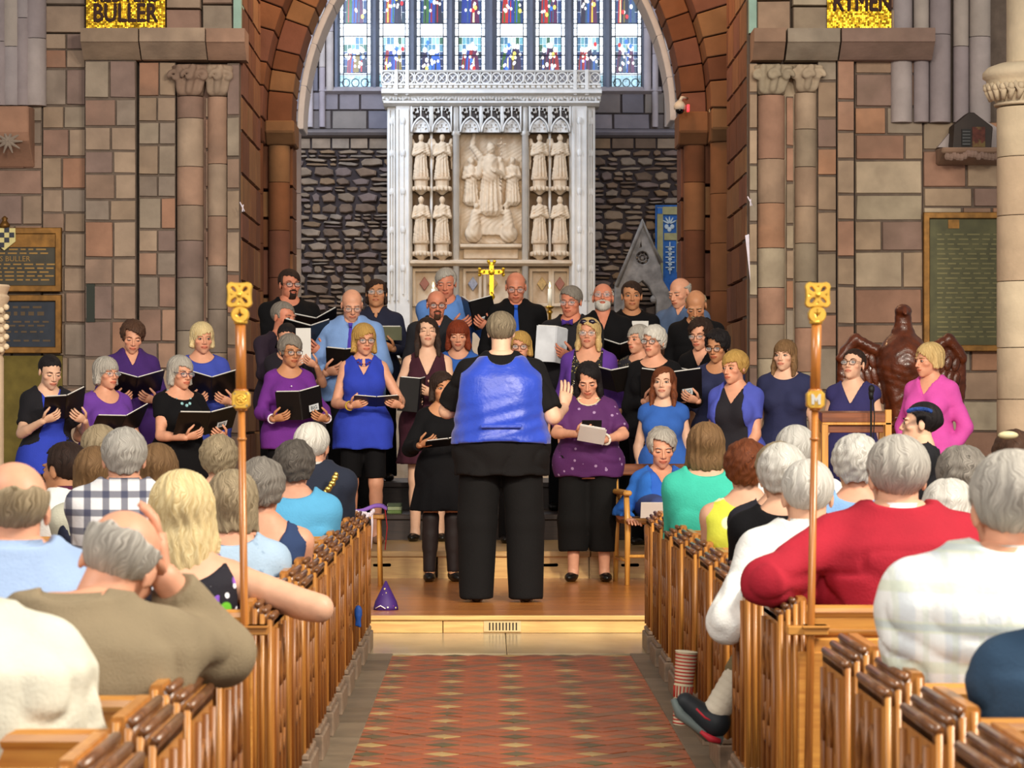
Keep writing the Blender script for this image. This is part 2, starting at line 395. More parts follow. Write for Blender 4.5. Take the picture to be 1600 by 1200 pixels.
LIME_D = mat('recess_shade_stone', '4a423e', .95)  # shade inside the canopy holes put into a dark stone colour
PLASTER = mat('white_limewash', 'd9d9de', .9, var=.05)
TEAL_LIT = mat('teal_lit_stone', '9fbfb2', .8, var=.1)  # pale green stands in for teal light on the arch moulding
GOLD = mat('gilt', 'd9a92c', .32, .9, var=.25, scale=30, bump=.1)
BRASS = mat('brass', 'c8963a', .25, 1, var=.1)
BLACK = mat('black_matt', '0e0d0e', .6)
DARKLET = mat('dark_red_lettering', '3a1c12', .7)
# ------------------------------------------------ building stones
def block_mesh(name, m, jit=0.0, seed=0, inset=.05, irregular=False):
    r = random.Random(seed); V = []; F = []
    n = 4 if not irregular else r.choice((5, 6, 7))
    if irregular:
        # an irregular flattish field stone
        base = []
        for i in range(n):
            a = 2*PI*(i+r.uniform(-.2, .2))/n+.3; k = 1/max(abs(math.cos(a)), abs(math.sin(a)))**.75
            base.append((.5*k*math.cos(a)*r.uniform(.86, 1.04), .5*k*math.sin(a)*r.uniform(.86, 1.04)))
        base = [(max(-.5, min(.5, x)), max(-.5, min(.5, z))) for x, z in base]
    else:
        base = [(sx*(.5-r.uniform(0, jit)), sz*(.5-r.uniform(0, jit))) for sx, sz in ((-1, -1), (1, -1), (1, 1), (-1, 1))]
    V += [(x, .5, z) for x, z in base]+[(x, -.36, z) for x, z in base]+[(x*(1-2*inset), -.5+r.uniform(0, .06 if irregular else .025), z*(1-2*inset*1.5)) for x, z in base]
    for k in (0, n):
        for i in range(n): F.append((k+i, k+(i+1) % n, k+n+(i+1) % n, k+n+i))
    F.append(tuple(range(2*n, 3*n)))
    return npmesh(name, V, F, m, smooth=False)
BLK = {}
def blocks(m, irr=False):
    key = (m.name, irr)
    if key not in BLK: BLK[key] = [block_mesh('block', m, .02, i, .018 if not irr else .08, irr) for i in range(5 if not irr else 14)]
    return BLK[key]
def stones(parent, x0, x1, z0, z1, y, h=(.18, .34), wd=(.25, .55), m=None, gap=.009, depth=.12, seed=1, irr=False, name='stone', skip=None, jy=.012):
    r = random.Random(seed); z = z0; ms = blocks(m, irr); c = 0
    while z < z1-.02:
        hh = r.uniform(*h)
        if z1-z-hh < h[0]*.7: hh = z1-z
        x = x0
        while x < x1-.01:
            ww = r.uniform(*wd)
            if x1-x-ww < wd[0]*.6: ww = x1-x
            if skip is None or not skip(x, x+ww, z, z+hh):
                if irr and hh > h[0]*1.7 and r.random() < .35:
                    k = r.uniform(.4, .6)
                    for q, (a, b) in enumerate(((0, k), (k, 1))):
                        link(name, r.choice(ms), parent, (x+ww/2, y+depth/2-r.uniform(0, jy), z+hh*(a+b)/2), (0, r.uniform(-.06, .06), 0), (max(.02, ww-gap), depth, max(.02, hh*(b-a)-gap)))
                else:
                    link(name, r.choice(ms), parent, (x+ww/2, y+depth/2-r.uniform(0, jy), z+hh/2), (0, r.uniform(-.05, .05) if irr else 0, 0), (max(.02, ww-gap), depth, max(.02, hh-gap)))
                c += 1
            x += ww
        z += hh
    return c
def drums(parent, x, y, r, z0, z1, m, hh=(.3, .55), seed=1, n=14, name='drum', taper=0):
    rr = random.Random(seed); z = z0; key = ('drum', m.name, n)
    if key not in BLK:
        b = MB(); b.lathe([(.985, 0), (1, .02), (1, .98), (.985, 1)], n); BLK[key] = npmesh('drum', b.v, b.f, m, True)
        BLK[key].set_sharp_from_angle(angle=.7)
    while z < z1-.01:
        h = rr.uniform(*hh)
        if z1-z-h < hh[0]*.6: h = z1-z
        link(name, BLK[key], parent, (x, y, z), (0, 0, rr.random()), (r, r, h-.006)); z += h
def moulding(parent, name, prof, x0, x1, y, m, smooth=False):
    """run of moulding along x; profile [(projection, z)]"""
    b = MB(); b.prism([(y-p, z) for p, z in prof]+[(y+.1, prof[-1][1]), (y+.1, prof[0][1])], x0, x1, 'x'); return b.build(name, m, parent)
D1 = 25.5
ZT = WZ(-60, D1)
def leaf_capital(parent, x, y, z0, z1, r, m, name='carved_capital', scroll=1):
    """flared bell with curling leaves, carved"""
    f = Field((x-r*2.2, y-r*2.2, z0-.02), (x+r*2.2, y+r*1.2, z1+.02), .016); h = z1-z0
    f.cone((x, y, z0), (x, y, z1), r*1.0, r*1.45, .0)
    for a in (-2.3, -1.57, -.84):
        for t in np.linspace(0, 1, 9):
            q = .75*h*t; rr = r*(1.1+.45*t); f.ell((x+rr*math.cos(a+.25*t), y+rr*math.sin(a+.25*t), z0+.04+q), (.030, .03, .03), .02)
        for t in np.linspace(0, 5.2, 14):
            k = .055*(1-t/7); f.ell((x+r*1.62*math.cos(a)+k*math.cos(t)*scroll, y+r*1.62*math.sin(a), z0+h*.62+k*math.sin(t)), (.022, .025, .022), .01)
    f.carve(lambda X, Y, Z: Z-z0+0*X+0*Y); f.carve(lambda X, Y, Z: z1-Z+0*X+0*Y)
    return f.build(name, m, parent)
# west face of the crossing: two piers with the nave walls beside them
def pier(side):
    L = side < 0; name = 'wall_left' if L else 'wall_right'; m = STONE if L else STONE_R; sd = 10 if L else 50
    X = lambda px: WX(px, D1)
    wall = MB()
    if L: z_in, z_out = X(372), X(-330)
    else: z_in, z_out = X(1168), X(1700)
    a, b = sorted((z_in, z_out)); wall.box(a, b, D1+.06, D1+.5, 0, ZT)
    W = wall.build(name, MORTAR); W['kind'] = 'structure'
    zones = ([(-330, 66, 0, 150, 0), (66, 134, 0, 52, 0), (136, 216, .16, 97, 0), (218, 276, .07, 97, 0), (322, 326, .02, 152, 0), (356, 376, .1, 100, 0)] if L else
             [(1169, 1182, .1, 100, 0), (1228, 1240, .02, 150, 0), (1276, 1306, .06, 95, 0), (1306, 1333, .1, 95, 0), (1335, 1442, .02, 92, 0), (1442, 1700, 0, 190, 0)])
    for i, (p0, p1, pr, ptop, _) in enumerate(zones):
        x0, x1 = X(p0), X(p1); w_ = x1-x0
        mb = MB(); mb.box(x0+.004, x1-.004, D1-pr+.02, D1+.05, 0, WZ(ptop, D1)-.004); mb.build('mortar_bed', MORTAR, W)
        stones(W, x0, x1, .7, WZ(ptop, D1), D1-pr, (.17, .34) if w_ > .3 else (.22, .4), (.24, .52) if w_ > .55 else (w_*.45, w_*.62) if w_ > .25 else (w_, w_), m, depth=.2+pr, seed=sd+i)
    # the shafts of the arch respond
    for px, rp, pt in (((298, 21, 152), (341, 16, 152)) if L else ((1204, 22, 150), (1258, 17, 146))):
        r = rp*D1/F_PX
        drums(W, X(px), D1-.03, r, .5, WZ(pt, D1), m, (.3, .5), sd+int(px))
        leaf_capital(W, X(px), D1-.04, WZ(pt, D1), WZ(104, D1), r*.95, m, scroll=side)
    bk = MB(); bk.box(*(sorted((X(276), X(358))) if L else sorted((X(1182), X(1278)))), D1+.02, D1+.3, .5, WZ(100, D1)); bk.build('shaft_backing', m, W)
    # abacus and string course
    z0, z1 = WZ(97, D1), WZ(52, D1); pf = [(.02, z0), (.05, z0+.02), (.2, z0+.13), (.22, z0+.14), (.22, z1)]
    for i, (p0, p1, pr) in enumerate(((134, 224, .14), (225, 327, .16), (327, 388, .12)) if L else ((1172, 1222, .14), (1224, 1306, .13), (1307, 1452, .15))):
        moulding(W, 'string_course', [(p+pr, z) for p, z in pf], X(p0)+.004, X(p1)-.004, D1, m)
    # stones of the arch face above
    for i, (p0, p1, pr) in enumerate(((66, 134, 0), (136, 260, .12), (260, 316, .1), (316, 364, .04)) if L else ((1182, 1235, .06), (1236, 1292, .1), (1292, 1396, .1))):
        stones(W, X(p0), X(p1), z1, ZT, D1-pr, (.2, .3), (.3, .5), m, depth=.2+pr, seed=sd+20+i)
    # a roll on the arch edge, teal light put into its colour
    vb = MB(); vb.box(*(sorted((X(365), X(377))) if L else sorted((X(1170), X(1182)))), D1-.02, D1+.3, z1, ZT); vb.build('teal_lit_roll', TEAL_LIT, W)
    # side reveal of the opening, facing the nave's middle
    xr = X(378) if L else X(1166)
    rv = MB(); q0, q1 = sorted((xr+side*.06, xr+side*.4)); rv.box(q0, q1, D1+.1, 27.6, 0, ZT); rv.build('reveal', MORTAR, W)
    r_ = random.Random(sd+40); z_ = .5; bl = blocks(STONE_O)
    while z_ < ZT:
        hh = r_.uniform(.24, .42); y_ = D1+.06; off = r_.uniform(.4, 1.0)
        while y_ < 27.6:
            ww = min(off, 27.62-y_); link('reveal_stone', r_.choice(bl), W, (xr+side*.08, y_+ww/2, z_+hh/2), (0, 0, -side*PI/2), (max(ww-.009, .03), .16, hh-.009)); y_ += ww; off = r_.uniform(.5, .9)
        z_ += hh
    # clustered wall shafts rising from a corbel
    for k, px in enumerate((-52, -34, -16, 2, 20, 38, 56) if L else (1408, 1438, 1468, 1500, 1530)):
        drums(W, X(px), D1-.02-.03*(k % 2), .07 if k % 2 else .1, WZ(166 if L else 192, D1), ZT, STONE_G, (.5, .8), sd+k, 12)
    if L:
        cb = MB(); cb.prism([(D1-.02, WZ(262, D1)), (D1-.3, WZ(225, D1)), (D1-.34, WZ(212, D1)), (D1-.34, WZ(172, D1)), (D1+.1, WZ(168, D1)), (D1+.1, WZ(262, D1))], X(-40), X(54), 'x')
        c = cb.build('corbel', m, W, bevel=.012)
        st = MB()
        for k in range(10):
            a = 2*PI*k/10; st.tube([(X(22), D1-.33, WZ(226, D1)), (X(22)+.13*math.cos(a), D1-.32, WZ(226, D1)+.11*math.sin(a))], [.022, .006], 6)
        st.build('carved_star', m, c)
    else:
        cb = MB(); xs = (X(1462), X(1560)); cb.prism([(D1-.05, WZ(258, D1)), (D1-.34, WZ(244, D1)), (D1-.36, WZ(236, D1)), (D1+.1, WZ(232, D1)), (D1+.1, WZ(258, D1))], xs[0], xs[1], 'x')
        c = cb.build('corbel', m, W, bevel=.012)
        st = MB(); r_ = random.Random(4)
        for k in range(16): st.ball((xs[0]+.05+k*.031, D1-.34, WZ(248, D1)+r_.uniform(-.02, .02)), (.03, .03, .035), 7, 5)
        st.build('carved_leaves', m, c)
        bk2 = MB(); bk2.prism([(xs[0], WZ(232, D1)), (X(1500), WZ(186, D1)), (X(1530), WZ(186, D1)), (xs[1], WZ(205, D1)), (xs[1], WZ(232, D1))], D1-.12, D1+.05, 'y'); bk2.build('weathered_slope', STONE_G, W)
    return W
wall_l = pier(-1); wall_r = pier(1)
# narrow slit in the left pier
sl = MB(); sl.box(WX(139, D1), WX(152, D1), D1-.165, D1-.1, WZ(504, D1), WZ(445, D1)); tag(sl.build('slit_cover', mat('dark_green_slot', '232a22', .6)), 'narrow dark green slot cover let into the left pier', 'cover')
# bronze plaques
BRONZE = mat('aged_brass_frame', '7a5526', .45, .6, var=.3, scale=14); BRDARK = mat('dark_enamel_plate', '3d382e', .5, .3, var=.25, scale=8); BRBLUE = mat('blue_black_plate', '262c38', .5, .3, var=.25, scale=8)
LETT = mat('tarnished_letter', '8a6a38', .45, .5)
def plaque(p0, p1, y0, y1, d, label, plate_m, fr=.045):
    x0, x1, z0, z1 = WX(p0, d), WX(p1, d), WZ(y1, d), WZ(y0, d); t = thing('memorial_plaque', label, 'plaque', ((x0+x1)/2, d, z0))
    hx = (x1-x0)/2; h = z1-z0
    plate('frame', [[(-hx, 0), (hx, 0), (hx, h), (-hx, h)]], [[(-hx+fr, fr), (hx-fr, fr), (hx-fr, h-fr), (-hx+fr, h-fr)]], .05, BRONZE, t, (0, -.015, 0), .006)
    b = MB(); b.box(-hx+.01, hx-.01, -.012, .03, .01, h-.01); b.build('engraved_plate', plate_m, t)
    return t, hx, h
t, hx, h = plaque(-95, 96, 357, 455, D1-.06, 'bronze memorial plaque with chequered shield on the left wall', BRDARK)
hb = MB(); hb.box(-hx+.05, hx-.05, -.028, -.01, h-.17, h-.05); hb.build('header_band', BRONZE, t)
text('lettering', 'RS BULLER', .068, LETT, t, (WX(22, D1)-t.location.x, -.014, .29), depth=.003)
lb = MB(); r_ = random.Random(3)
for zz in (.37, .335, .235, .2, .165, .13, .095):
    x = -hx+.1
    while x < hx-.13:
        wl = r_.uniform(.03, .09); lb.box(x, x+wl, -.015, -.011, zz, zz+.014); x += wl+.025
lb.build('small_lettering', LETT, t, stuff=True)
sx = WX(10, D1)-t.location.x
sh = MB(); NAVY = mat('navy_enamel', '161d33', .4); CREAM = mat('cream_enamel', 'd8cb8a', .45)
sh.prism([(sx-.1, h-.0), (sx+.1, h-.0), (sx+.1, h-.12), (sx, h-.2), (sx-.1, h-.12)], -.05, -.02, 'y', 0)
for i in range(4):
    for j in range(4):
        if (i+j) % 2 and not (j == 0 and i in (0, 3)): sh.box(sx-.09+i*.045, sx-.045+i*.045, -.054, -.05, h-.175+j*.045, h-.13+j*.045, 1)
s_ = sh.build('chequered_shield', [CREAM, NAVY], t)
cr = MB(); cr.lathe([(.03, 0), (.05, .02), (.035, .05), (.02, .07), (.03, .09), (.006, .11)], 10, (sx, -.03, h)); cr.build('shield_crest', BRONZE, t, True)
t2, hx, h = plaque(-95, 96, 462, 551, D1-.06, 'lower dark blue memorial plaque with worn lettering on the left wall', BRBLUE)
lb = MB()
for zz, q in ((.4, .02), (.335, .035), (.27, .016), (.235, .016), (.18, .016), (.1, .016)):
    x = -.3
    while x < hx-.15:
        wl = r_.uniform(.03, .08); lb.box(x, x+wl, -.015, -.011, zz, zz+q); x += wl+.03
lb.build('worn_lettering', mat('worn_letter', '5c4a36', .6, .3), t2, stuff=True)
t3, hx, h = plaque(1443, 1640, 333, 548, D1-.05, 'tall dark green memorial plaque crowded with names on the right wall', mat('green_bronze_plate', '4c4a2e', .5, .3, var=.25, scale=8))
lb = MB()
for k in range(22):
    x = -hx+.12; zz = h-.2-k*.044
    while x < hx-.15:
        wl = r_.uniform(.04, .12); lb.box(x, x+wl, -.015, -.011, zz, zz+.014); x += wl+.03
lb.build('name_lettering', mat('green_letter', '6c6642', .5, .3), t3, stuff=True)
cp = MB(); cp.box(-.3-.05, -.3+.05, -.02, -.01, h-.14, h-.06); cp.build('small_emblem', BRONZE, t3)
# mustard panel under the plaques
mp_ = MB(); mp_.box(WX(-90, D1), WX(98, D1), D1-.03, D1+.0, .6, WZ(556, D1)); tag(mp_.build('hanging_cloth', mat('mustard_cloth', '6e602e', .95, var=.2)), 'mustard yellow cloth hung under the two bronze plaques', 'cloth')
# gold mosaic tablets with lettering
def mosaic(p0, p1, y0, y1, d, lines, label):
    x0, x1, z0, z1 = WX(p0, d), WX(p1, d), WZ(y1, d), WZ(y0, d); t = thing('mosaic_panel', label, 'mosaic', ((x0+x1)/2, d, z0)); hx = (x1-x0)/2; h = z1-z0
    b = MB(); b.box(-hx, hx, -.012, .0, 0, h); b.build('bed', mat('mosaic_bed', '6a4c18', .8), t)
    r = random.Random(int(p0)); V = []; Fc = []; s = .0165
    for i in range(int(2*hx/s)):
        for j in range(int(h/s)):
            cx, cz = -hx+(i+.5)*s, (j+.5)*s; tx, tz = r.gauss(0, .12), r.gauss(0, .12); o = len(V); q = s*.43
            for a, c in ((-1, -1), (1, -1), (1, 1), (-1, 1)): V.append((cx+a*q, -.016+a*q*tx+c*q*tz, cz+c*q))
            V += [(v[0], -.008, v[2]) for v in V[o:o+4]]
            Fc.append((o, o+1, o+2, o+3)); Fc += [(o+k, o+4+k, o+4+(k+1) % 4, o+(k+1) % 4) for k in range(4)]
    o = link('gold_tesserae', npmesh('gold_tesserae', V, Fc, mat('gold_tessera', 'd8a826', .3, .8, var=.3, scale=40), False), t); o['kind'] = 'stuff'
    for tx_, sz, px, py, sx in lines:
        text('lettering', tx_, sz, DARKLET, t, (WX(px, d)-t.location.x, -.023, WZ(py, d)-z0), depth=.006, sx=sx, heavy=.0055)
mosaic(135, 259, -46, 51, D1-.14, [('REDVERS', .22, 197, -8.5, .66), ('BULLER', .235, 196, 22, .74)], 'gold mosaic tablet with two lines of dark letters on the left pier')
mosaic(1292, 1393, -46, 44, D1-.125, [('RYMEN', .235, 1347, 5, .70)], 'gold mosaic tablet with one line of dark letters on the right pier')
# house shaped shrine on the right corbel
t = thing('wall_shrine', 'small dark house-shaped wooden shrine on the carved corbel', 'shrine', (WX(1517, D1-.3), D1-.28, WZ(234, D1-.3)))
WOODK = mat('dark_shrine_wood', '2e211b', .6, var=.2); b = MB(); b.prism([(-.175, 0), (.175, 0), (.19, .2), (.02, .33), (-.03, .33), (-.16, .22)], -.06, .2, 'y'); b.build('case', WOODK, t, bevel=.006)
b = MB(); b.box(-.09, -.01, -.075, -.058, .03, .18); sh_ = b.build('louvre_panel', BLACK, t)
b = MB()
for k in range(5): b.box(-.085, -.015, -.082, -.072, .04+k*.028, .05+k*.028)
b.build('slat', mat('grey_slat', '4a4a4c', .5), sh_, stuff=False)
b = MB(); b.box(.005, .12, -.068, -.058, .02, .2); b.build('red_painting', mat('red_brown_painting', '5a2c22', .7, var=.4, scale=20, mottle=('7a6a3a', 12, .7)), t)
# the big nave column at the right edge
t = struct('wall_column'); dN = 21.0
cx = WX(1606, dN); rN = 48*dN/F_PX
CREAMST = mat('cream_column_stone', 'c9b79c', .9, cols=['c9b79c', 'c2ae94', 'd0bfa4', 'bfa88e'], var=.12, scale=5, bump=.3, bscale=30)
drums(t, cx, dN, rN, 0, WZ(168, dN), CREAMST, (.38, .5), 5, 24); drums(t, cx+.04, dN, rN*.86, WZ(100, dN), WZ(-60, dN), CREAMST, (.5, .7), 6, 24)
b = MB(); z0 = WZ(166, dN); k = dN/F_PX; b.lathe([(rN*1.08, 0), (rN*1.1, 3*k), (rN*1.02, 5*k), (rN*1.12, 14*k), (rN*1.32, 34*k), (rN*1.34, 40*k), (rN*1.46, 44*k), (rN*1.46, 52*k), (rN*1.3, 60*k), (rN*.95, 66*k)], 28, (cx, dN, z0))
cap = b.build('capital', CREAMST, t, True)
b = MB(); r_ = random.Random(9)
for i in range(15):
    a = -PI+PI*i/14; rr = rN*1.2
    b.tube([(cx+rr*1.0*math.cos(a), dN+rr*math.sin(a), z0+8*k), (cx+rr*1.1*math.cos(a+.1), dN+rr*1.1*math.sin(a+.1), z0+20*k), (cx+rr*1.15*math.cos(a-.06), dN+rr*1.15*math.sin(a-.06), z0+32*k)], [.02, .03, .02], 6)
    b.ball((cx+rr*1.14*math.cos(a+.1), dN+rr*1.14*math.sin(a+.1), z0+26*k), .03, 6, 5)
b.build('carved_foliage', CREAMST, cap, True)
b = MB(); zc = WZ(300, dN)
# thin attached shaft of the column
# ------------------------------------------------ inner crossing arch (lit orange) with its responds
def voussoir(parent, cx, cz, R0, R1, a0, a1, y0, y1, side, m, name='voussoir'):
    n = 3; P = []
    for R, rng in ((R0, range(n+1)), (R1, range(n, -1, -1))):
        for i in rng:
            a = a0+(a1-a0)*i/n; P.append((cx+side*R*math.cos(a), cz+R*math.sin(a)))
    b = MB(); b.prism(P, y0, y1, 'y'); return b.build(name, m, parent, bevel=.008)
D2 = 29.0; k2 = D2/F_PX
for side, nm in ((-1, 'wall_arch_left'), (1, 'wall_arch_right')):
    W = struct(nm); L = side < 0
    pin = 455 if L else 1066; yc = 190 if L else 176; zc = WZ(yc, D2); Xi = lambda off: WX(pin, D2)+side*off*k2      # off: px outwards from the opening
    cxa = Xi(0)-side*440*k2
    r_ = random.Random(21+L)
    for (R0, R1, y0, y1, st) in ((440, 478, D2+.05, D2+.75, .0), (479, 560, D2-.5, D2+.75, .04)):
        a = 0.0
        while a < .62:
            da = r_.uniform(.065, .105); voussoir(W, cxa, zc, R0*k2, R1*k2, a+.002, a+da-.002, y0, y1, side, STONE_O); a += da
    # white rim of the arch
    a = 0
    for i in range(4): voussoir(W, cxa, zc, 429*k2, 439*k2, .16*i, .16*i+.16, D2+.78, D2+1.5, side, PLASTER, 'limewashed_rim')
    # respond: capital band, shafts, stepped backing
    for (o0, o1, yy, sd) in ((0, 16, D2+.3, 1), (16, 60, D2+.12, 2), (60, 104, D2-.3, 3)):
        a, b_ = sorted((Xi(o0), Xi(o1))); stones(W, a, b_, .3, WZ(222, D2), yy, (.28, .5), (b_-a, b_-a), STONE_O, depth=.6, seed=77+sd+L, name='respond_stone')
    for off, rp in ((20, 17), (62, 21)): drums(W, Xi(off), D2+(.1 if off < 40 else -.2), rp*k2, .3, WZ(226, D2), STONE_O, (.35, .6), 31+off, 14)
    for o0, o1, yy, pj in ((-6, 40, D2, .06), (40, 106, D2-.35, .06)):
        a, b_ = sorted((Xi(o0), Xi(o1))); z0, z1 = WZ(226, D2), WZ(yc, D2); 
        b = MB(); b.prism([(yy+.03, z0), (yy-.1, z0+.1), (yy-.13, z0+.12), (yy-.13, z1), (yy+.6, z1), (yy+.6, z0)], a, b_, 'x'); b.build('respond_capital', STONE_O, W, bevel=.015)
    # pale shaft behind, lit by the chancel
    drums(W, WX(463 if L else 1066, 31), 31, .055, WZ(470, 31), WZ(190, 31), STONE_G, (.5, .8), 3, 12, 'jamb_shaft')
    # wall over the respond, out to the pier
    b = MB(); a, b_ = sorted((Xi(90), Xi(200))); b.box(a, b_, D2+.1, D2+.7, 0, WZ(-80, D2)); b.build('backing', STONE_O, W)
# ------------------------------------------------ east wall
DE = 40.0; kE = DE/F_PX
W = MB(); X = lambda p: WX(p, DE); Z = lambda p: WZ(p, DE)
ztop = Z(-90)
W.box(X(330), X(524), DE+.2, DE+.6, 0, ztop); W.box(X(1004), X(1200), DE+.2, DE+.6, 0, ztop); W.box(X(524), X(1004), DE+.2, DE+.6, 0, Z(140))
WB = W.build('wall_back', MORTAR_R); WB['kind'] = 'structure'
for i, (p0, p1) in enumerate(((420, 612), (922, 1110))):
    mb = MB(); mb.box(X(p0), X(p1), DE+.145, DE+.19, Z(560), Z(140)); mb.build('mortar_bed', MORTAR_R, WB)
    stones(WB, X(p0), X(p1), Z(560), Z(232), DE+.1, (.05, .165), (.12, .36), RUBBLE, .018, .16, 200+i, True, 'rubble_stone', jy=.05)
    stones(WB, X(p0), X(p1), Z(232), Z(214), DE+.1, (.16, .17), (.2, .34), RUBBLE, .016, .16, 210+i, False, 'rubble_stone')
    moulding(WB, 'string_course', [(.0, Z(214)), (.1, Z(211)), (.14, Z(207)), (.14, Z(205)), (.04, Z(201))], X(p0), X(p1), DE+.1, STONE_C)
    stones(WB, X(p0), X(p1), Z(201), Z(142), DE+.12, (.2, .3), (.3, .6), STONE_C, .012, .16, 220+i)
for i, (p0, p1) in enumerate(((420, 497), (1034, 1110))): stones(WB, X(p0), X(p1), Z(142), ztop, DE+.12, (.25, .4), (.3, .5), STONE_C, .012, .16, 230+i)
moulding(WB, 'window_sill', [(.0, Z(146)), (.12, Z(142)), (.0, Z(134))], X(498), X(1034), DE+.12, STONE_G)
for px, rp in ((503, 5), (515, 6), (1012, 6), (1024, 5), (484, 5), (1043, 5)):
    drums(WB, X(px), DE+.05, rp*kE, Z(198 if rp == 5 else 142), ztop, STONE_G, (.8, 1.1), px, 10, 'jamb_shaft')
# ------------------------------------------------ window of eight stained lights
WIN = struct('window_1')
GLASSW = mat('bright_clear_glass', 'eef6ff', .3, var=.1, scale=18, emit=1.5)
GLASSB = mat('blue_green_glass', '9fc8d8', .3, var=.5, scale=22, emit=.75, mottle=None)
GLASSC = mat('coloured_glass', 'ffffff', .3, var=.25, scale=30, attr='tint', emit=1.0)
LEAD = mat('lead_came', '1d2026', .6)
lights = [(529, 578), (591, 638), (650, 698), (710, 758), (776, 824), (837, 884), (897, 944), (957, 1004)]
MULL = mat('mullion_stone', '6c707c', .85, var=.1)
for i in range(9):
    p0 = lights[i-1][1] if i else 520; p1 = lights[i][0] if i < 8 else 1010
    b = MB(); a, c = X(p0), X(p1); mdl = (a+c)/2; b.prism([(a, DE+.42), (a, DE+.25), (mdl-.02, DE+.1), (mdl+.02, DE+.1), (c, DE+.25), (c, DE+.42)], Z(142), ztop, 'z'); b.build('mullion', MULL, WIN)
PAL = ['16307a', '1d4ea0', '7a1020', 'a01c24', '2a5a2a', '1e1a3c', '284a68', '6a5a20', '4a1440', '101830']
r_ = random.Random(12)
def scene(parent, x0, x1, z0, z1, y, seed, upper):
    """a pictured pane: coloured glass pieces, pale faces and hands, set on a dark ground"""
    r = random.Random(seed); V = []; Fc = []; C = []
    def piece(poly, col, dy):
        o = len(V); cc = (*lin(col), 1)
        for dd in (dy, dy+.004):
            for p in poly: V.append((p[0], y-dd, p[1])); C.append(cc)
        n = len(poly); Fc.append(tuple(range(o+n, o+2*n))); Fc.extend([(o+q, o+(q+1) % n, o+n+(q+1) % n, o+n+q) for q in range(n)])
    w_, h_ = x1-x0, z1-z0
    nx = 6; nz = 5
    for i in range(nx):
        for j in range(nz):
            t = j/nz
            c = r.choice(['1a3a6a', '22406a', '16284a', '1c3446'] if t < .5 else ['5f9aa8', '4a7a90', '2c5a4a', '88b0b8', '3a6a8a', 'a8c8d0'])
            piece([(x0+w_*i/nx+.002, z0+h_*j/nz+.002), (x0+w_*(i+1)/nx-.002, z0+h_*j/nz+.002), (x0+w_*(i+1)/nx-.002, z0+h_*(j+1)/nz-.002), (x0+w_*i/nx+.002, z0+h_*(j+1)/nz-.002)], c, 0)
    for q in range(3 if upper else 4):
        cx = x0+w_*(.16+.68*(q+.5)/(3 if upper else 4))+r.uniform(-.02, .02); ht = h_*r.uniform(.5, .72); bw = w_*r.uniform(.13, .2); col = r.choice(PAL)
        piece([(cx-bw, z0+.01), (cx+bw, z0+.01), (cx+bw*.75, z0+ht*.6), (cx+bw*.4, z0+ht), (cx-bw*.4, z0+ht), (cx-bw*.8, z0+ht*.6)], col, .006+.005*q)
        piece([(cx-bw*.5, z0+.02), (cx-.1*bw, z0+.02), (cx-.1*bw, z0+ht*.7), (cx-bw*.4, z0+ht*.6)], r.choice(PAL+['e8d9a0', 'd8b030']), .008+.005*q)
        piece(circ(cx, z0+ht+.03, .032, 9, .04), 'fffaf2', .03+.002*q)
        for _ in range(2): piece(circ(cx+r.uniform(-bw, bw), z0+ht*r.uniform(.3, .85), .018, 7, .025), 'fdf6ee', .034)
    for _ in range(4): piece(circ(x0+w_*r.uniform(.1, .9), z0+h_*r.uniform(.1, .9), .024, 7, .035), r.choice(['ffffff', 'fff6d8', 'f2d860', 'c02028', '2c6ad0']), .038)
    me = npmesh('pictured_glass', V, Fc, GLASSC, False, col=C); return link('pictured_glass', me, parent)
for i, (p0, p1) in enumerate(lights):
    x0, x1 = X(p0), X(p1); y = DE+.36
    b = MB(); b.box(x0, x1, y, y+.01, Z(140), ztop); ld = b.build('pane', GLASSW, WIN)
    ix0, ix1 = X(p0+6), X(p1-6)
    scene(ld, ix0, ix1, Z(110), Z(53), y, 40+i, False); scene(ld, ix0, ix1, Z(32), Z(-60), y, 60+i, True)
    b = MB(); b.box(x0, x1, y-.006, y, Z(138), Z(113)); b.build('base_pane', GLASSB, ld)
    b = MB()
    for zz in (Z(112), Z(138), Z(52), Z(32), Z(82)): b.box(x0, x1, y-.05, y-.038, zz-.006, zz+.006)
    for xx in (x0, x1, ix0, ix1): b.box(xx-.006, xx+.006, y-.05, y-.038, Z(140), ztop)
    for q in range(3):
        cx = x0+(x1-x0)*(.2+.3*q); b.tube([(cx+.055*math.cos(t), y-.02, Z(125)+.06*math.sin(t)) for t in np.linspace(0, 2*PI, 9)], .007, 5)
    for q in range(14):
        zz = Z(138)+(Z(-60)-Z(138))*q/14
        b.box(x0, ix0, y-.03, y-.02, zz-.004, zz+.004); b.box(ix1, x1, y-.03, y-.02, zz-.004, zz+.004)
    b.build('lead_cames', LEAD, ld, stuff=True)
# ------------------------------------------------ reredos
DR = 39.2; X = lambda p: WX(p, DR); Z = lambda p: WZ(p, DR); kR = DR/F_PX
R = thing('reredos', 'tall white carved stone altar screen with canopied niches below the stained window', 'altar screen', (X(768), DR, 0)); ox = X(768)
def rb(x0, x1, y0, y1, z0, z1, b): b.box(X(x0)-ox, X(x1)-ox, y0, y1, Z(z1), Z(z0)); return b
b = MB(); rb(606, 930, .12, .5, 160, 200+int(1.32*F_PX/DR)+440, b); b.build('back_slab', LIME_W, R)
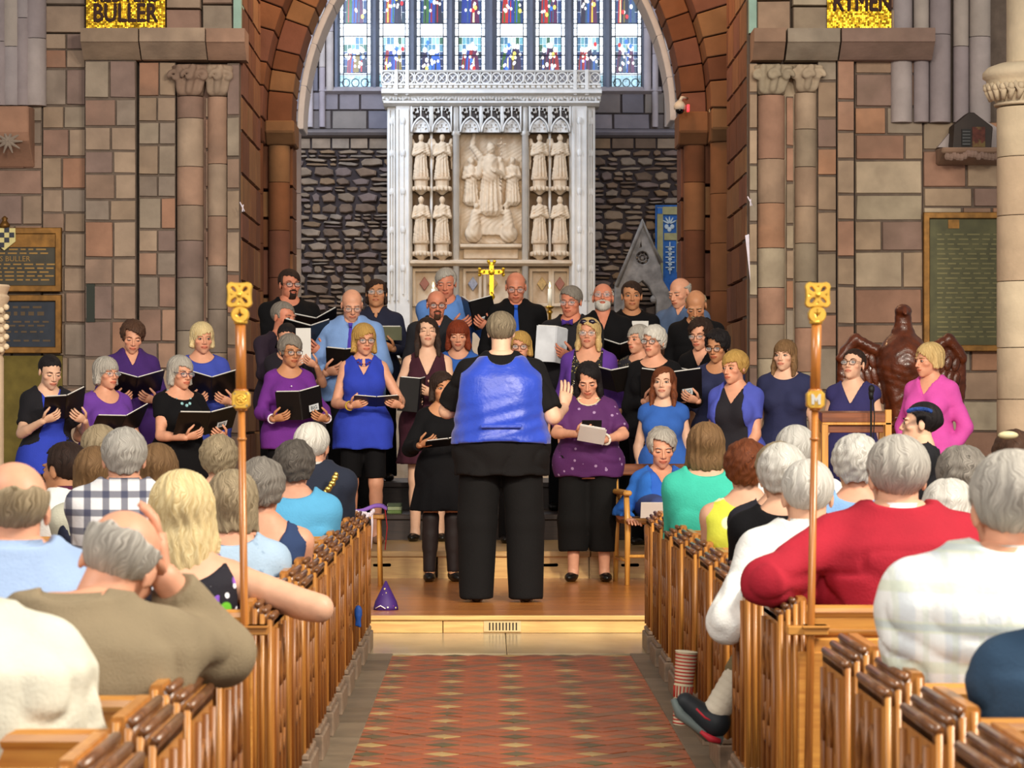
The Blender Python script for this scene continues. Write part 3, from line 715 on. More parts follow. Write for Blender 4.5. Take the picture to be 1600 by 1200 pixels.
# outer posts: two faces each, with sunk panels
for s_, ps in ((-1, ((605, 619, .0), (619, 641, -.1))), (1, ((917, 930, .0), (893, 917, -.1)))):
    for p0, p1, y in ps:
        b = MB(); rb(p0, p1, y, .4, 165, 560, b); o = b.build('post', LIME, R, bevel=.008)
        b = MB()
        for q in ((p0+2, p0+4), (p1-4, p1-2)): rb(q[0], q[1], y-.03, y, 172, 470, b)
        mid = (p0+p1)/2; rb(mid-1.2, mid+1.2, y-.025, y, 185, 460, b)
        for yy in (190, 240, 300, 360, 420): b.ball((X(mid)-ox, y-.01, Z(yy)), (.035, .03, .06), 8, 6)
        b.build('panel_ribs', LIME, o)
# cornice
def run(name, pf, p0, p1, m=LIME): 
    b = MB(); b.prism([(-p, Z(z)) for p, z in pf]+[(.4, Z(pf[-1][1])), (.4, Z(pf[0][1]))], X(p0)-ox, X(p1)-ox, 'x'); return b.build(name, m, R)
run('lower_cornice', [(.1, 167), (.2, 163), (.2, 160)], 600, 936); run('frieze', [(.13, 160), (.2, 152)], 598, 938)
run('upper_cornice', [(.2, 152), (.3, 149), (.3, 144), (.22, 141)], 597, 939); run('dentil_course', [(.2, 141), (.2, 134)], 599, 937); run('cresting_base', [(.26, 136), (.26, 133.5)], 598, 938)
run('cresting_rail', [(.24, 116), (.26, 114), (.24, 112.5)], 599, 937)
b = MB(); r_ = random.Random(2)
for i in range(70):
    px = 601+i*334/69; zz = Z(156)+r_.uniform(-.015, .015); b.ball((X(px)-ox, -.175, zz), (.022, .02, .035), 6, 5, R=Matrix.Rotation(r_.uniform(-1, 1), 3, 'Y'))
b.build('carved_vine', LIME, R, True, stuff=True)
for i in range(40):
    b = MB(); px = 601+i*334/39; rb(px-2.8, px+2.8, -.235, -.19, 135, 140, b)
    if i == 0: dn = b.build('dentil', LIME, R); dx0 = px
    else: link('dentil', dn.data, R, (X(px)-X(dx0), 0, 0))
# pierced cresting: rings with a cross inside
b = MB(); b.tube([(.070*math.cos(t), 0, .075*math.sin(t)) for t in np.linspace(0, 2*PI, 13)], .013, 5, cap=False)
for a in (.785, 2.356): b.tube([(-.05*math.cos(a), 0, -.055*math.sin(a)), (.05*math.cos(a), 0, .055*math.sin(a))], .009, 5)
b.box(-.085, -.071, -.015, .015, -.09, .09)
for i in range(20):
    px = 606+i*17
    if i == 0: rg = b.build('pierced_ring', LIME, R, True, loc=(X(px)-ox, -.22, Z(125)))
    else: link('pierced_ring', rg.data, R, (X(px)-ox, -.22, Z(125)))
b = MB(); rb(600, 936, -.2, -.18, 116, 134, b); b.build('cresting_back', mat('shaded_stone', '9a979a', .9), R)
for p in (620, 637, 898, 916):
    b = MB(); rb(p-3, p+3, -.27, -.1, 112, 152, b); b.build('buttress', LIME, R, bevel=.01)
# colonettes
for p in (712.5, 820.5, 641.5, 892):
    w_ = 5 if 700 < p < 830 else 3
    b = MB(); b.lathe([(w_*kR, Z(560)), (w_*kR, Z(212)), (w_*1.5*kR, Z(211)), (w_*1.5*kR, Z(206)), (w_*kR, Z(205)), (w_*kR, Z(166)), (w_*.4*kR, Z(160)), (.005, Z(150))], 8, (X(p)-ox, -.02, 0)); b.build('colonette', LIME, R, True)
for p in (674, 859):
    b = MB(); rb(p-2, p+2, .0, .2, 166, 415, b); b.build('niche_divider', LIME, R, bevel=.01)
# traceried canopies
for p0, p1 in ((643, 673), (675, 706), (719, 751), (752, 784), (785, 814), (827, 858), (860, 891)):
    x0, x1 = X(p0)-ox, X(p1)-ox; cx = (x0+x1)/2; hw = (x1-x0)/2; z0, z1 = Z(208), Z(168); zs = Z(196)
    arch = [(x, z) for x, z in ogee(cx, z0+.02, hw*.80, .16, 6)]
    out = [(x0, z0), (cx-hw*.80, z0)]+arch[1:-1]+[(cx+hw*.80, z0), (x1, z0), (x1, z1), (x0, z1)]
    holes = []
    for sd in (-1, 1):
        for dx, dz, rr in ((.56, .315, .017), (.72, .27, .017), (.36, .29, .014), (.66, .22, .012), (.22, .33, .013)): holes.append(circ(cx+sd*hw*dx, z0+dz, rr*1.25, 7, rr*1.6))
    c = plate('canopy', [out], holes, .05, LIME, R, (0, -.06, 0))
    b = MB(); oo = ogee(cx, z0+.0, hw*.93, .21, 7); b.tube([(x, -.10, z) for x, z in oo], .014, 5); b.tube([(cx, -.1, z1), (cx, -.1, z0+.2)], .012, 5)
    for sd in (-1, 1): b.tube([(cx+sd*hw*.98, -.09, z0), (cx+sd*hw*.98, -.09, z1)], .013, 5)
    b.build('ogee_rib', LIME, c, True)
    # inner pierced trefoil below the arch, with a cross-shaped opening
    hl = [[(cx-.012, z0+.01), (cx+.012, z0+.01), (cx+.012, z0+.05), (cx+.035, z0+.05), (cx+.035, z0+.072), (cx+.012, z0+.072), (cx+.012, z0+.11), (cx-.012, z0+.11), (cx-.012, z0+.072), (cx-.035, z0+.072), (cx-.035, z0+.05), (cx-.012, z0+.05)]]
    for sd in (-1, 1): hl += [circ(cx+sd*.075, z0+.045, .02, 6), circ(cx+sd*.062, z0+.10, .015, 6)]
    plate('pierced_infill', [[(cx-hw*.8, z0)]+arch[1:-1]+[(cx+hw*.8, z0)]], hl, .03, LIME, c, (0, -.03, 0))
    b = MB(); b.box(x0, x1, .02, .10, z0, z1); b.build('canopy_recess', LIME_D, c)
# sunk niche backs, ledges and lower panels
for p0, p1 in ((645, 672), (676, 706), (827, 857), (861, 890)):
    b = MB(); rb(p0, p1, .08, .125, 208, 412, b); b.build('niche_back', mat('shaded_brown_niche', '6e5840', .9, var=.15), R)  # niche shadow put into the darker brown
run('ledge', [(.06, 416), (.12, 412), (.12, 409), (.04, 406)], 641, 893, LIME_W); run('shelf', [(.0, 388), (.05, 386), (.05, 383), (.0, 381)], 719, 815, LIME_W)
b = MB(); rb(724, 810, .06, .12, 388, 404, b); b.build('inscription_panel', LIME_W, R, bevel=.01)
DIA = {'r': mat('red_marble', '8a4a34', .4), 'y': mat('yellow_marble', 'b08a4a', .4, var=.3, scale=30), 'g': mat('grey_marble', '8c8c96', .4, var=.3, scale=30)}
for p0, p1, ds in ((645, 692, ((663, 'r'),)), (696, 708, ()), (724, 752, ((739, 'g'),)), (756, 812, ((770, 'y'),)), (828, 861, ((847, 'y'),)), (862, 890, ((875, 'r'),))):
    a, c = X(p0)-ox, X(p1)-ox; z0, z1 = Z(478), Z(420)
    plate('lower_panel_frame', [[(a, z0), (c, z0), (c, z1), (a, z1)]], [[(a+.03, z0+.03), (c-.03, z0+.03), (c-.03, z1-.03), (a+.03, z1-.03)]], .05, LIME_W, R, (0, .07, 0), .006)
    for px, kk in ds:
        b = MB(); q = X(px)-ox; zz = Z(443); b.prism([(q-.07, zz), (q, zz-.1), (q+.07, zz), (q, zz+.1)], .06, .12, 'y'); b.build('marble_lozenge', DIA[kk], R, bevel=.006)
# statues in the niches (each stands on its own carved pedestal)
def robed(f, x, y, z, h, flat=1.0, arms='fold', wings=False, k=.012, lean=0, kneel=False):
    s_ = h/.6
    if kneel:
        f.ell((x+lean*.5, y, z+h*.2), (.13*s_, .07*flat, .13*s_), k); f.cone((x+lean*.4, y, z+h*.2), (x+lean, y, z+h*.72), .10*s_, .065*s_, .03); f.ell((x+lean*1.3, y-.01, z+h*.9), (.042*s_, .045, .055*s_), k)
        f.cone((x+lean, y-.02, z+h*.66), (x+lean*2.0, y-.03, z+h*.45), .035*s_, .022*s_, k)
    else:
        f.put(lambda X_, Y_, Z_: np.sqrt(((X_-x)/1.0)**2+((Y_-y)/flat)**2)-(.105-.035*np.clip((Z_-z)/(h*.5), 0, 1)+.012*np.sin(np.arctan2(X_-x, Y_-y)*11))*s_+np.maximum(z-Z_, 0)+np.maximum(Z_-z-h*.56, 0), (x-.13*s_, y-.13*s_, z), (x+.13*s_, y+.13*s_, z+h*.58), .02)
        f.cone((x, y, z+h*.5), (x, y, z+h*.72), .07*s_, .072*s_, .03); f.cone((x, y, z+h*.72), (x, y, z+h*.86), .038*s_, .026*s_, .01)
        f.ell((x, y-.012, z+h*.925), (.040*s_, .046*s_, .054*s_), .004)
        for sd in (-1, 1):
            e = (x+sd*.105*s_, y-.01, z+h*.54); f.cone((x+sd*.075*s_, y, z+h*.755), e, .032*s_, .030*s_, .012)
            if arms == 'raise' and sd < 0: f.cone((x+sd*.085*s_, y, z+h*.78), (x-.16*s_, y-.02, z+h*.95), .036*s_, .026*s_, .01); f.cone((x-.16*s_, y-.02, z+h*.95), (x-.15*s_, y-.02, z+h*1.13), .026*s_, .018*s_, .01)
            else: f.cone(e, (x+sd*.02*s_, y-.085*s_, z+h*(.60 if sd > 0 else .56)), .027*s_, .019*s_, .008)
    if wings:
        for sd in (-1, 1):
            f.cone((x+sd*.08*s_, y+.06*s_, z+h*.70), (x+sd*.125*s_, y+.06*s_, z+h*.88), .028*s_, .022*s_, .01); f.cone((x+sd*.125*s_, y+.06*s_, z+h*.88), (x+sd*.135*s_, y+.06*s_, z+h*.2), .026*s_, .012*s_, .01)
cols = ((658, 'far left'), (691, 'inner left'), (843, 'inner right'), (875, 'far right'))
for i, (px, wh) in enumerate(cols):
    for row, (yb, yt, pb, wd) in enumerate(((277, 211, 305, 'upper'), (376, 308, 408, 'lower'))):
        h = (yb-yt)*kR; x = X(px); z0 = Z(yb); t = thing('niche_statue', '%s carved statue in the %s niche of the altar screen' % ({'upper': 'winged' if i in (0, 3) else 'long-robed', 'lower': ('bearded', 'veiled', 'book-holding', 'hands-clasped')[i]}[wd], wd+' '+wh), 'statue', (x, DR-.04, z0), group=None)
        f = Field((-.18, -.16, -.02), (.18, .14, h+.05), .0085); robed(f, 0, 0, 0, h, .8, 'fold', row == 0); f.warp(lambda A, B_, C_: .004*np.sin(90*A+20*np.sin(9*C_))*np.sin(14*C_+i)); f.build('figure', LIME_W, t)
        b = MB(); hp = (pb-yb)*kR; b.lathe([(.02, -hp), (.06, -hp*.86), (.115, -hp*.72), (.12, -hp*.6), (.095, -hp*.52), (.095, -hp*.2), (.12, -hp*.14), (.12, 0)], 8, (0, .02, 0)); b.build('pedestal', LIME_W, t, bevel=.006)
        b = MB()
        for q in range(7): a = -PI*q/6; b.ball((.115*math.cos(a), .02+.115*math.sin(a), -hp*.66), (.022, .022, .035), 6, 5)
        b.build('pedestal_leaves', LIME_W, t, True)
# carved relief in the centre
f = Field((X(718)-ox, -.1, Z(381)), (X(816)-ox, .16, Z(205)), .013)
f.put(lambda A, B_, C_: np.abs(B_-.13)-.025+0*A+0*C_, (X(719)-ox, .1, Z(380)), (X(815)-ox, .16, Z(207)), 0)
q = lambda px: X(px)-ox
robed(f, q(767), .05, Z(330), .95, .7, 'raise'); robed(f, q(736), .07, Z(315), .62, .7, 'fold', True); robed(f, q(801), .07, Z(315), .62, .7, 'fold', True)
robed(f, q(737), .05, Z(378), .56, .8, kneel=True, lean=.05); robed(f, q(798), .05, Z(378), .56, .8, kneel=True, lean=-.05)
f.put(lambda A, B_, C_: np.maximum(np.maximum(np.abs(A-q(768))-.16, np.abs(C_-Z(349))-.16), np.abs(B_-.09)-.05), (q(748), .0, Z(370)), (q(788), .14, Z(328)), .02)
f.put(lambda A, B_, C_: np.maximum(np.maximum(np.abs(A-q(768))-.19, np.abs(C_-Z(332))-.022), np.abs(B_-.07)-.07), (q(744), -.02, Z(338)), (q(792), .14, Z(326)), .01)
f.cone((q(783), .0, Z(325)), (q(783), .0, Z(216)), .011, .011, .005); f.cone((q(776), .0, Z(225)), (q(790), .0, Z(225)), .011, .011, .005)
f.warp(lambda A, B_, C_: .004*np.sin(70*A+18*np.sin(7*C_)))
f.build('carved_relief', LIME_W, R)
# altar furniture in front
t = thing('altar', 'stone altar table hidden behind the choir under the carved screen', 'altar', (X(768), 37.9, 0))
b = MB(); b.box(-1.1, 1.1, -.35, .35, 0, 1.86); b.build('body', LIME_W, t, bevel=.02); b = MB(); b.box(-1.2, 1.2, -.4, .4, 1.86, 1.95); b.build('slab', LIME, t, bevel=.02)
DA = 37.8; zA = 1.95
t = thing('altar_cross', 'gilt altar cross with rounded ends on a knopped stem', 'cross', (WX(768, DA), DA, zA)); g = DA/F_PX; hz = lambda py: WZ(py, DA)-zA
b = MB(); b.lathe([(.13, 0), (.13, .03), (.05, .07), (.03, hz(500)), (.06, hz(494)), (.03, hz(488)), (.018, hz(482)), (.018, hz(470)), (.05, hz(464)), (.018, hz(456))], 12); b.build('stem', GOLD, t, True)
b = MB(); cz = hz(425); b.box(-.028, .028, -.015, .015, hz(468), hz(413)); b.box(-15*g, 15*g, -.015, .015, cz-.028, cz+.028)
for dx, dz in ((-15*g, 0), (15*g, 0), (0, hz(412)-cz)):
    b.lathe([(.03, -.02), (.05, -.015), (.05, .015), (.03, .02)], 10, (dx, 0, cz+dz))
    for u, v in ((0, .04), (0, -.04)): b.ball((dx+(.03 if dx > 0 else -.03 if dx < 0 else v), 0, cz+dz+(v if dx else .03)), .024, 8, 6)
b.ball((0, -.015, cz), (.045, .02, .045), 10, 6); b.build('cross', GOLD, t, bevel=0)
CANDLE = mat('ivory_wax', 'efe6cc', .5)
def candle(px, py0, lab):
    t = thing('candlestick', lab, 'candlestick', (WX(px, DA), DA, zA)); top = WZ(py0, DA)-zA
    b = MB(); b.lathe([(.1, 0), (.1, .02), (.04, .06), (.022, .12), (.05, .17), (.022, .22), (.022, top-.36), (.045, top-.33), (.02, top-.3), (.06, top-.27), (.065, top-.255)], 14); b.build('stick', BRASS, t, True)
    b = MB(); b.lathe([(.028, top-.26), (.026, top-.02), (.004, top-.015)], 10); b.build('candle', CANDLE, t, True)
    b = MB(); b.lathe([(.004, top-.01), (.014, top+.02), (.003, top+.07)], 8); b.build('flame', mat('candle_flame', 'ffd27a', .5, emit=9), t, True)
candle(859, 449, 'brass candlestick with a lit white candle right of the gilt cross'); candle(677, 449, 'brass candlestick with a lit candle behind the tall grey-haired singer')
# gabled stone canopy of the old sedilia, and the blue painted panel behind it
OLD = mat('weathered_grey_stone', '7d756c', .95, var=.3, scale=8, bump=.5, bscale=20, mottle=('57504a', 5, .5)); dS = 38.6; XS = lambda p: WX(p, dS); ZS = lambda p: WZ(p, dS)
t = thing('gabled_stone_canopy', 'broken grey gabled stone canopy leaning against the rubble wall', 'stone canopy', (XS(1000), dS, ZS(560))); o0 = (XS(1000), ZS(560)); c_ = lambda px, py: (XS(px)-o0[0], ZS(py)-o0[1])
gab = [c_(954, 560), c_(962, 448), c_(1003, 346), (c_(1028, 402)), c_(1034, 440), c_(1052, 470), c_(1056, 560), c_(1030, 560), c_(1026, 470), c_(1014, 448), c_(1003, 438), c_(990, 448), c_(980, 475), c_(976, 560)]
zf = -ZS(560)
gab = [(x_, zf if abs(z_) < 1e-6 else z_) for x_, z_ in gab]
plate('gable', [gab], [circ(*c_(1003, 404), .1, 12), [c_(1001, 372), c_(1004, 388), c_(996, 390)]], .3, OLD, t, bev=.012)
b = MB(); cx, cz = c_(1003, 404)
for q in range(8):
    a = 2*PI*q/8; b.tube([(cx+.075*math.cos(a)+.03*math.cos(s), -.12, cz+.075*math.sin(a)+.03*math.sin(s)) for s in np.linspace(0, 2*PI, 8)], .009, 5)
b.ball((cx, -.1, cz), (.03, .02, .03), 8, 6); b.build('rosette', OLD, t, True)
b = MB(); b.tube([(*c_(962, 448)[:1], -.16, c_(962, 448)[1]), (c_(1003, 350)[0], -.16, c_(1003, 350)[1]), (c_(1032, 412)[0], -.16, c_(1032, 412)[1])], .035, 6); b.build('coping', OLD, t, True)
b = MB(); b.box(c_(1038, 0)[0], c_(1046, 0)[0], -.1, .1, 0, c_(0, 478)[1]); b.box(c_(1034, 0)[0], c_(1050, 0)[0], -.12, .12, c_(0, 484)[1], c_(0, 474)[1]); b.ball((c_(1022, 470)[0], -.1, c_(0, 468)[1]), .06, 8, 6); b.ball((c_(1030, 460)[0], -.1, c_(0, 461)[1]), .05, 8, 6); b.build('broken_shaft', OLD, t)
BLUEP = mat('blue_banner_cloth', '2c5fa0', .8, var=.25, scale=14); STRAW = mat('straw_banner_cloth', '9c9468', .85, var=.15)
dB = 39.98; XB = lambda p: WX(p, dB); ZB = lambda p: WZ(p, dB); t = thing('heraldic_banner', 'blue and straw painted banner panel hung at the right of the east wall', 'banner', (XB(1050), dB, ZB(540))); o0 = (XB(1050), ZB(540))
def bb(b, p0, p1, y0, y1, yy): b.box(XB(p0)-o0[0], XB(p1)-o0[0], yy, yy+.02, ZB(y1)-o0[1], ZB(y0)-o0[1]); return b
bb(MB(), 1024, 1090, 320, 640, .03).build('blue_field', BLUEP, t); b = bb(MB(), 1027, 1036, 324, 560, .0); bb(b, 1036, 1090, 323, 335, .0); bb(b, 1038, 1057, 364, 375, .01); bb(b, 1057, 1064, 343, 425, .01); b.build('straw_border', STRAW, t)
b = bb(MB(), 1027, 1035, 325, 334, -.01); b.build('corner_square', BLUEP, t)
PALEB = mat('pale_emblem', 'b8c4c8', .8); b = MB()
for a in (.5, 1.05, 1.57, 2.1, 2.64): b.ball((XB(1046)-o0[0]+.06*math.cos(a), .012, ZB(350)-o0[1]+.06*math.sin(a)), (.012, .008, .05), 6, 5, R=Matrix.Rotation(PI/2-a, 3, 'Y'))
for dx in (-.04, .04, 0): b.ball((XB(1046)-o0[0]+dx, .012, ZB(354)-o0[1]-(.0 if dx else .04)), (.03, .01, .035), 8, 5)
for k in range(5): bb(b, 1040, 1054, 385+k*8, 386.6+k*8, .01); b.ball((XB(1047)-o0[0], .012, ZB(389+k*8)-o0[1]), (.03, .008, .02), 8, 5)
bb(b, 1046, 1047.5, 378, 428, .01); b.build('emblem', PALEB, t)
# ------------------------------------------------ floors
FL = MB(); FL.box(-5.5, 5.5, -2, 45, -.2, -.012); FLO = FL.build('floor', mat('dark_floor_stone', '5a4c44', .7, var=.2, bump=.2)); FLO['kind'] = 'structure'
TC = [mat('red_clay_tile', 'a5552f', .5, var=.18, scale=14, bump=.15), mat('buff_tile', 'b99a60', .5, var=.15, scale=14, bump=.15), mat('green_black_tile', '59502f', .5, var=.2, scale=14, bump=.15), mat('brown_tile', '84573a', .5, var=.2, scale=14, bump=.15)]
a_ = .0719; xc = .108; TILES = []
for n in range(-6, 80):
    for m_ in range(-12, 12):
        if (m_+n) % 2: continue
        x, y = xc+m_*a_, 10.8+(n-6)*a_
        if not (-.55 < x < .80) or y > 15.16: continue
        if m_ % 4 == 0 and (n-6) % 4 == 0: c = 1 if ((m_//4)+((n-6)//4)) % 2 else 2
        elif (m_ % 4 == 0) != ((n-6) % 4 == 0) and m_ % 2 == 0: c = 3
        else: c = 0 if m_ % 2 == 0 or ((m_+n) % 4 == 0) else 3 if (m_*7+n*3) % 5 == 0 else 0
        TILES.append((y, x, c))
TILES.sort(); tm = []
r_ = random.Random(8)
for c in range(4):
    b = MB(); q = a_*.965; e = q*.95
    b.add([(q, 0, -.012), (0, q, -.012), (-q, 0, -.012), (0, -q, -.012), (q, 0, -.002), (0, q, -.002), (-q, 0, -.002), (0, -q, -.002), (e, 0, 0), (0, e, 0), (-e, 0, 0), (0, -e, 0)], [(0, 1, 5, 4), (1, 2, 6, 5), (2, 3, 7, 6), (3, 0, 4, 7), (4, 5, 9, 8), (5, 6, 10, 9), (6, 7, 11, 10), (7, 4, 8, 11), (8, 9, 10, 11)])
    tm.append(npmesh('tile', b.v, b.f, TC[c], False))
vis = [t_ for t_ in TILES if t_[0] > 10.3]
for y, x, c in vis[:296]: link('tile', tm[c], FLO, (x, y, r_.uniform(-.0015, .0015)), (r_.gauss(0, .003), r_.gauss(0, .003), 0))
b = MB()
for y, x, c in vis[296:]+[t_ for t_ in TILES if t_[0] <= 10.3]:
    me = tm[c]; b.add([(v.co.x+x, v.co.y+y, v.co.z) for v in me.vertices], [tuple(p.vertices) for p in me.polygons], c)
b.build('far_tiles', TC, FLO, stuff=True)
SLAB = mat('worn_grey_slab', '7a6a58', .6, var=.2, scale=6, bump=.2, cols=['7c6c58', '73634f', '85745e'])
for x0, x1 in ((-.74, -.515), (.765, 1.0)):
    y = 9.2; r_ = random.Random(int(x0*100))
    while y < 15.2:
        l = min(r_.uniform(.5, .9), 15.2-y); b = MB(); b.box(x0, x1, y+.003, y+l-.003, -.03, .004); b.build('border_slab', SLAB, FLO, bevel=.003); y += l
MARB = mat('polished_cream_marble', 'b3a080', .22, var=.12, scale=3, spec=.5, cols=['b3a080', 'ad9a7b', 'b8a686'])
for i in range(4): b = MB(); x0 = -1.9+i*1.0; b.box(x0+.002, x0+.998, 15.2, 16.62, -.03, .004); b.build('marble_slab', MARB, FLO, bevel=.003)
# ------------------------------------------------ stage platform
PLY = wood_mat('pale_birch_board', 'dcb673', 'c2935a', .42, 0, .8); OAKF = wood_mat('polished_stage_board', 'c07a38', 'a5602a', .25, 0, .8, coat=.5); TOPB = wood_mat('pale_top_board', 'cba672', 'b08850', .45, 0, .8)
t = thing('stage_platform', 'low wooden stage platform with a polished floor and pale front across the aisle', 'stage', (0, 16.6, 0))
ZD = .105; y = 0; i = 0
while y < 3.9:
    b = MB(); b.box(-3.4, 3.6, y+.001, y+.148, ZD-.025, ZD); b.build('floorboard', OAKF, t, bevel=.0015); y += .15
b = MB(); b.box(-3.4, 3.6, 3.9, 8.2, ZD-.025, ZD); b.build('rear_floor', OAKF, t)
for x0, x1 in ((-3.4, -.95), (-.945, -.27), (-.265, 1.9), (1.905, 3.6)): b = MB(); b.box(x0, x1, -.02, .01, .005, ZD-.028); b.build('front_board', PLY, t, bevel=.002)
b = MB(); b.box(-3.4, 3.6, -.035, .02, ZD-.026, ZD+.002); b.build('nosing', PLY, t, bevel=.006)
b = MB(); b.box(-3.38, 3.58, .02, 8.1, 0, ZD-.03); b.build('carcass', BLACK, t)
GR = mat('cream_metal', 'c9b184', .45, .2); k = 16.6/F_PX; x0, x1 = WX(756, 16.6), WX(814, 16.6)
gv = plate('vent_grille', [[(x0, .012), (x1, .012), (x1, .075), (x0, .075)]], [[(x0+(8+5.2*i)*k, .02), (x0+(10.2+5.2*i)*k, .02), (x0+(10.2+5.2*i)*k, .066), (x0+(8+5.2*i)*k, .066)] for i in range(9)], .006, GR, t, (0, -.024, 0))
b = MB(); b.box(x0+.005, x1-.005, .0032, .0038, .014, .073); b.build('grille_shade_sheet', BLACK, gv)  # black sheet stands in for shade behind the vent slots
# choir risers
for i, (p0, p1, tp0, tp1, lab) in enumerate(((142, 266, 140, 268, 'plywood riser box at the far left under the purple dress'), (272, 396, 270, 394, 'plywood riser box under the blonde singer by the left pier'), (400, 528, 395, 530, 'pale plywood riser box furthest left behind the left pews'), (533, 661, 528, 672, 'pale plywood riser box behind the spotted party hat'), (686, 796, 676, 798, 'pale plywood riser box with slot behind the conductor'), (798, 918, 798, 922, 'pale plywood riser box with slot beside the conductor on the right'), (923, 1046, 923, 1048, 'pale plywood riser box behind the wooden armchair'), (1050, 1175, 1048, 1178, 'pale plywood riser box furthest right behind the right pews'))):
    d = 20.3; x0, x1 = WX(p0, d), WX(p1, d); t = thing('riser_box', lab, 'riser box', ((x0+x1)/2, d, ZD)); hx = (x1-x0)/2; hb = .155
    sl = .043; sc = WX(597, d)-WX(597, d)
    plate('front_panel', [[(-hx, 0), (hx, 0), (hx, hb), (-hx, hb)]], [[(-.055+sl*math.cos(q)*.25+(.11 if abs(q) < 1.6 else 0), .095+.012*math.sin(q)) for q in (-1.57, -.8, 0, .8, 1.57, 2.4, 3.14, 3.9, 4.71)]], .018, PLY, t, (0, 0, 0))
    for sd in (-1, 1): b = MB(); b.box(sd*hx-.009, sd*hx+.009, .01, 1.2, 0, hb); b.build('side_panel', PLY, t)
    b = MB(); b.box(-hx+.02, hx-.02, .2, .22, 0, hb); b.build('inner_panel', BLACK, t)
    a, c = WX(tp0, d)-t.location.x, WX(tp1, d)-t.location.x; b = MB(); b.box(a+.002, c-.002, -.03, 1.75, hb, hb+.04); b.build('top_board', TOPB, t, bevel=.004)
DKW = wood_mat('dark_riser_board', '3a261c', '24160f', .5, 0)
for d, z, lab in ((22.05, .5, 'dark second riser step behind the front row of singers'), (23.2, .72, 'dark top riser step under the men in the back row')):
    t = thing('riser_step', lab, 'riser', (0, d, 0)); b = MB(); b.box(-2.1, 2.2, 0, 1.15 if d < 23 else 1.5, ZD, z-.04); b.build('body', DKW, t); b = MB(); b.box(-2.12, 2.22, -.03, 1.15 if d < 23 else 1.5, z-.04, z); b.build('tread', DKW, t, bevel=.004)
# ------------------------------------------------ pews
OAK = wood_mat('golden_oak', 'c98a3e', 'a4652a', .35, 2, 1.0); OAKX = wood_mat('golden_oak_rail', 'd09446', 'ab6c30', .32, 0, 1.0); OAKD = wood_mat('dark_carved_oak', '8a5a34', '54321e', .28, 2, 1.0); OAKC = wood_mat('carved_oak', 'a86c32', '744420', .45, 2, 1.4)
END_D = .40
def bench_end_mesh(sd):
    """end panel: stepped, ribbed section sloping to the aisle, drawn from back (y=0) to front; aisle is at +sd x"""
    V = []; b = MB(); s = -sd
    top = [(0, .705)]; x = 0; z = .705
    for i in range(3): top += [(x+.004, z+.010), (x+.016, z+.018), (x+.022, z+.012)]; x += .020; z += .016
    top += [(x+.004, .76), (x+.026, .76), (x+.03, .752)]
    P = [(0, .10)]+top+[(x+.03, .10)]
    b.prism([(s*p, q) for p, q in P], 0, END_D, 'y'); return b
def make_pew(sd, length, lab, near=False):
    """sd=-1: pew left of the aisle; local origin at the aisle foot of its back edge"""
    t = thing('pew', lab, 'pew'); o = sd        # outwards direction
    b = bench_end_mesh(-sd); e = b.build('bench_end', OAK, t)
    # vertical ribs on the edge that faces the nave's west end
    r = MB()
    for q in (.012, .034, .056, .078): r.tube([(o*q, -.004, .12), (o*q, -.004, .70+.05*min(1, q/.07))], .008, 6)
    r.build('edge_rib', OAK, e, True)
    cp = MB()
    for i in range(3): q = .006+.021*i; cp.tube([(o*q, -.008, .716+.017*i), (o*q, END_D+.008, .716+.017*i)], .0095, 8); cp.box(*sorted((o*(q-.006), o*(q+.012))), -.004, END_D+.004, .69, .714+.017*i)
    cp.build('coping_roll', OAKD, e, True)
    tr = MB()     # carved tracery on the aisle face
    for q in (.04, .19, .34): tr.box(*sorted((-o*.012, o*.002)), q-.012, q+.012, .14, .68)
    for c0 in (.115, .265): tr.tube([(-o*.004, y, z) for y, z in ogee(c0, .5, .07, .13, 5)], .010, 5); tr.tube([(-o*.004, c0+.045*math.cos(a), .36+.055*math.sin(a)) for a in np.linspace(0, 2*PI, 9)], .009, 5)
    tr.build('carved_tracery', OAKC, e, True)
    bs = MB(); bs.box(*sorted((-o*.022, o*.11)), -.02, END_D+.02, 0, .10); bs.box(*sorted((-o*.012, o*.11)), -.012, END_D+.012, .1, .125); bs.build('plinth', mat('grey_worn_plinth', '8a7460', .6, var=.3, scale=20), e, bevel=.006)
    x0, x1 = sorted((o*.09, o*length))
    rl = MB(); rl.tube([(x0, .02, .715), (x1, .02, .715)], [.022, .022], 10); rl.box(x0, x1, .005, .05, .60, .71); shade_auto(rl.build('top_rail', OAKX, t, True))
    r2 = MB(); r2.tube([(x0, .008, .655), (x1, .008, .655)], .014, 8); r2.build('rail_moulding', OAKX, t, True)
    r3 = MB(); r3.box(x0, x1, .0, .055, .08, .16); r3.build('bottom_rail', OAKX, t, bevel=.004)
    n = max(2, int(length/.42))
    for i in range(n):
        a = x0+(x1-x0)*i/n; c = x0+(x1-x0)*(i+1)/n; p = MB(); p.box(a+.004, c-.004, .018, .04, .16, .60); p.build('back_panel', OAK, t, bevel=.004)
    st = MB(); st.box(x0, x1, .05, .43, .385, .415); st.build('seat', OAKX, t, bevel=.008)
    return t
XL, XR = -.64, .862
far_l = [15.2, 14.5, 13.73, 12.94, 12.15, 11.36, 10.57, 9.78, 9.0]; far_r = [15.2, 14.4, 13.6, 12.8, 11.9, 11.05, 10.25, 9.4]
near_l = [6.4, 5.73, 5.13, 4.5]; near_r = [6.66, 5.99, 5.31, 4.65]
ordn = ['front', 'second', 'third', 'fourth', 'fifth', 'sixth', 'seventh', 'eighth', 'ninth']
PEWX = {}
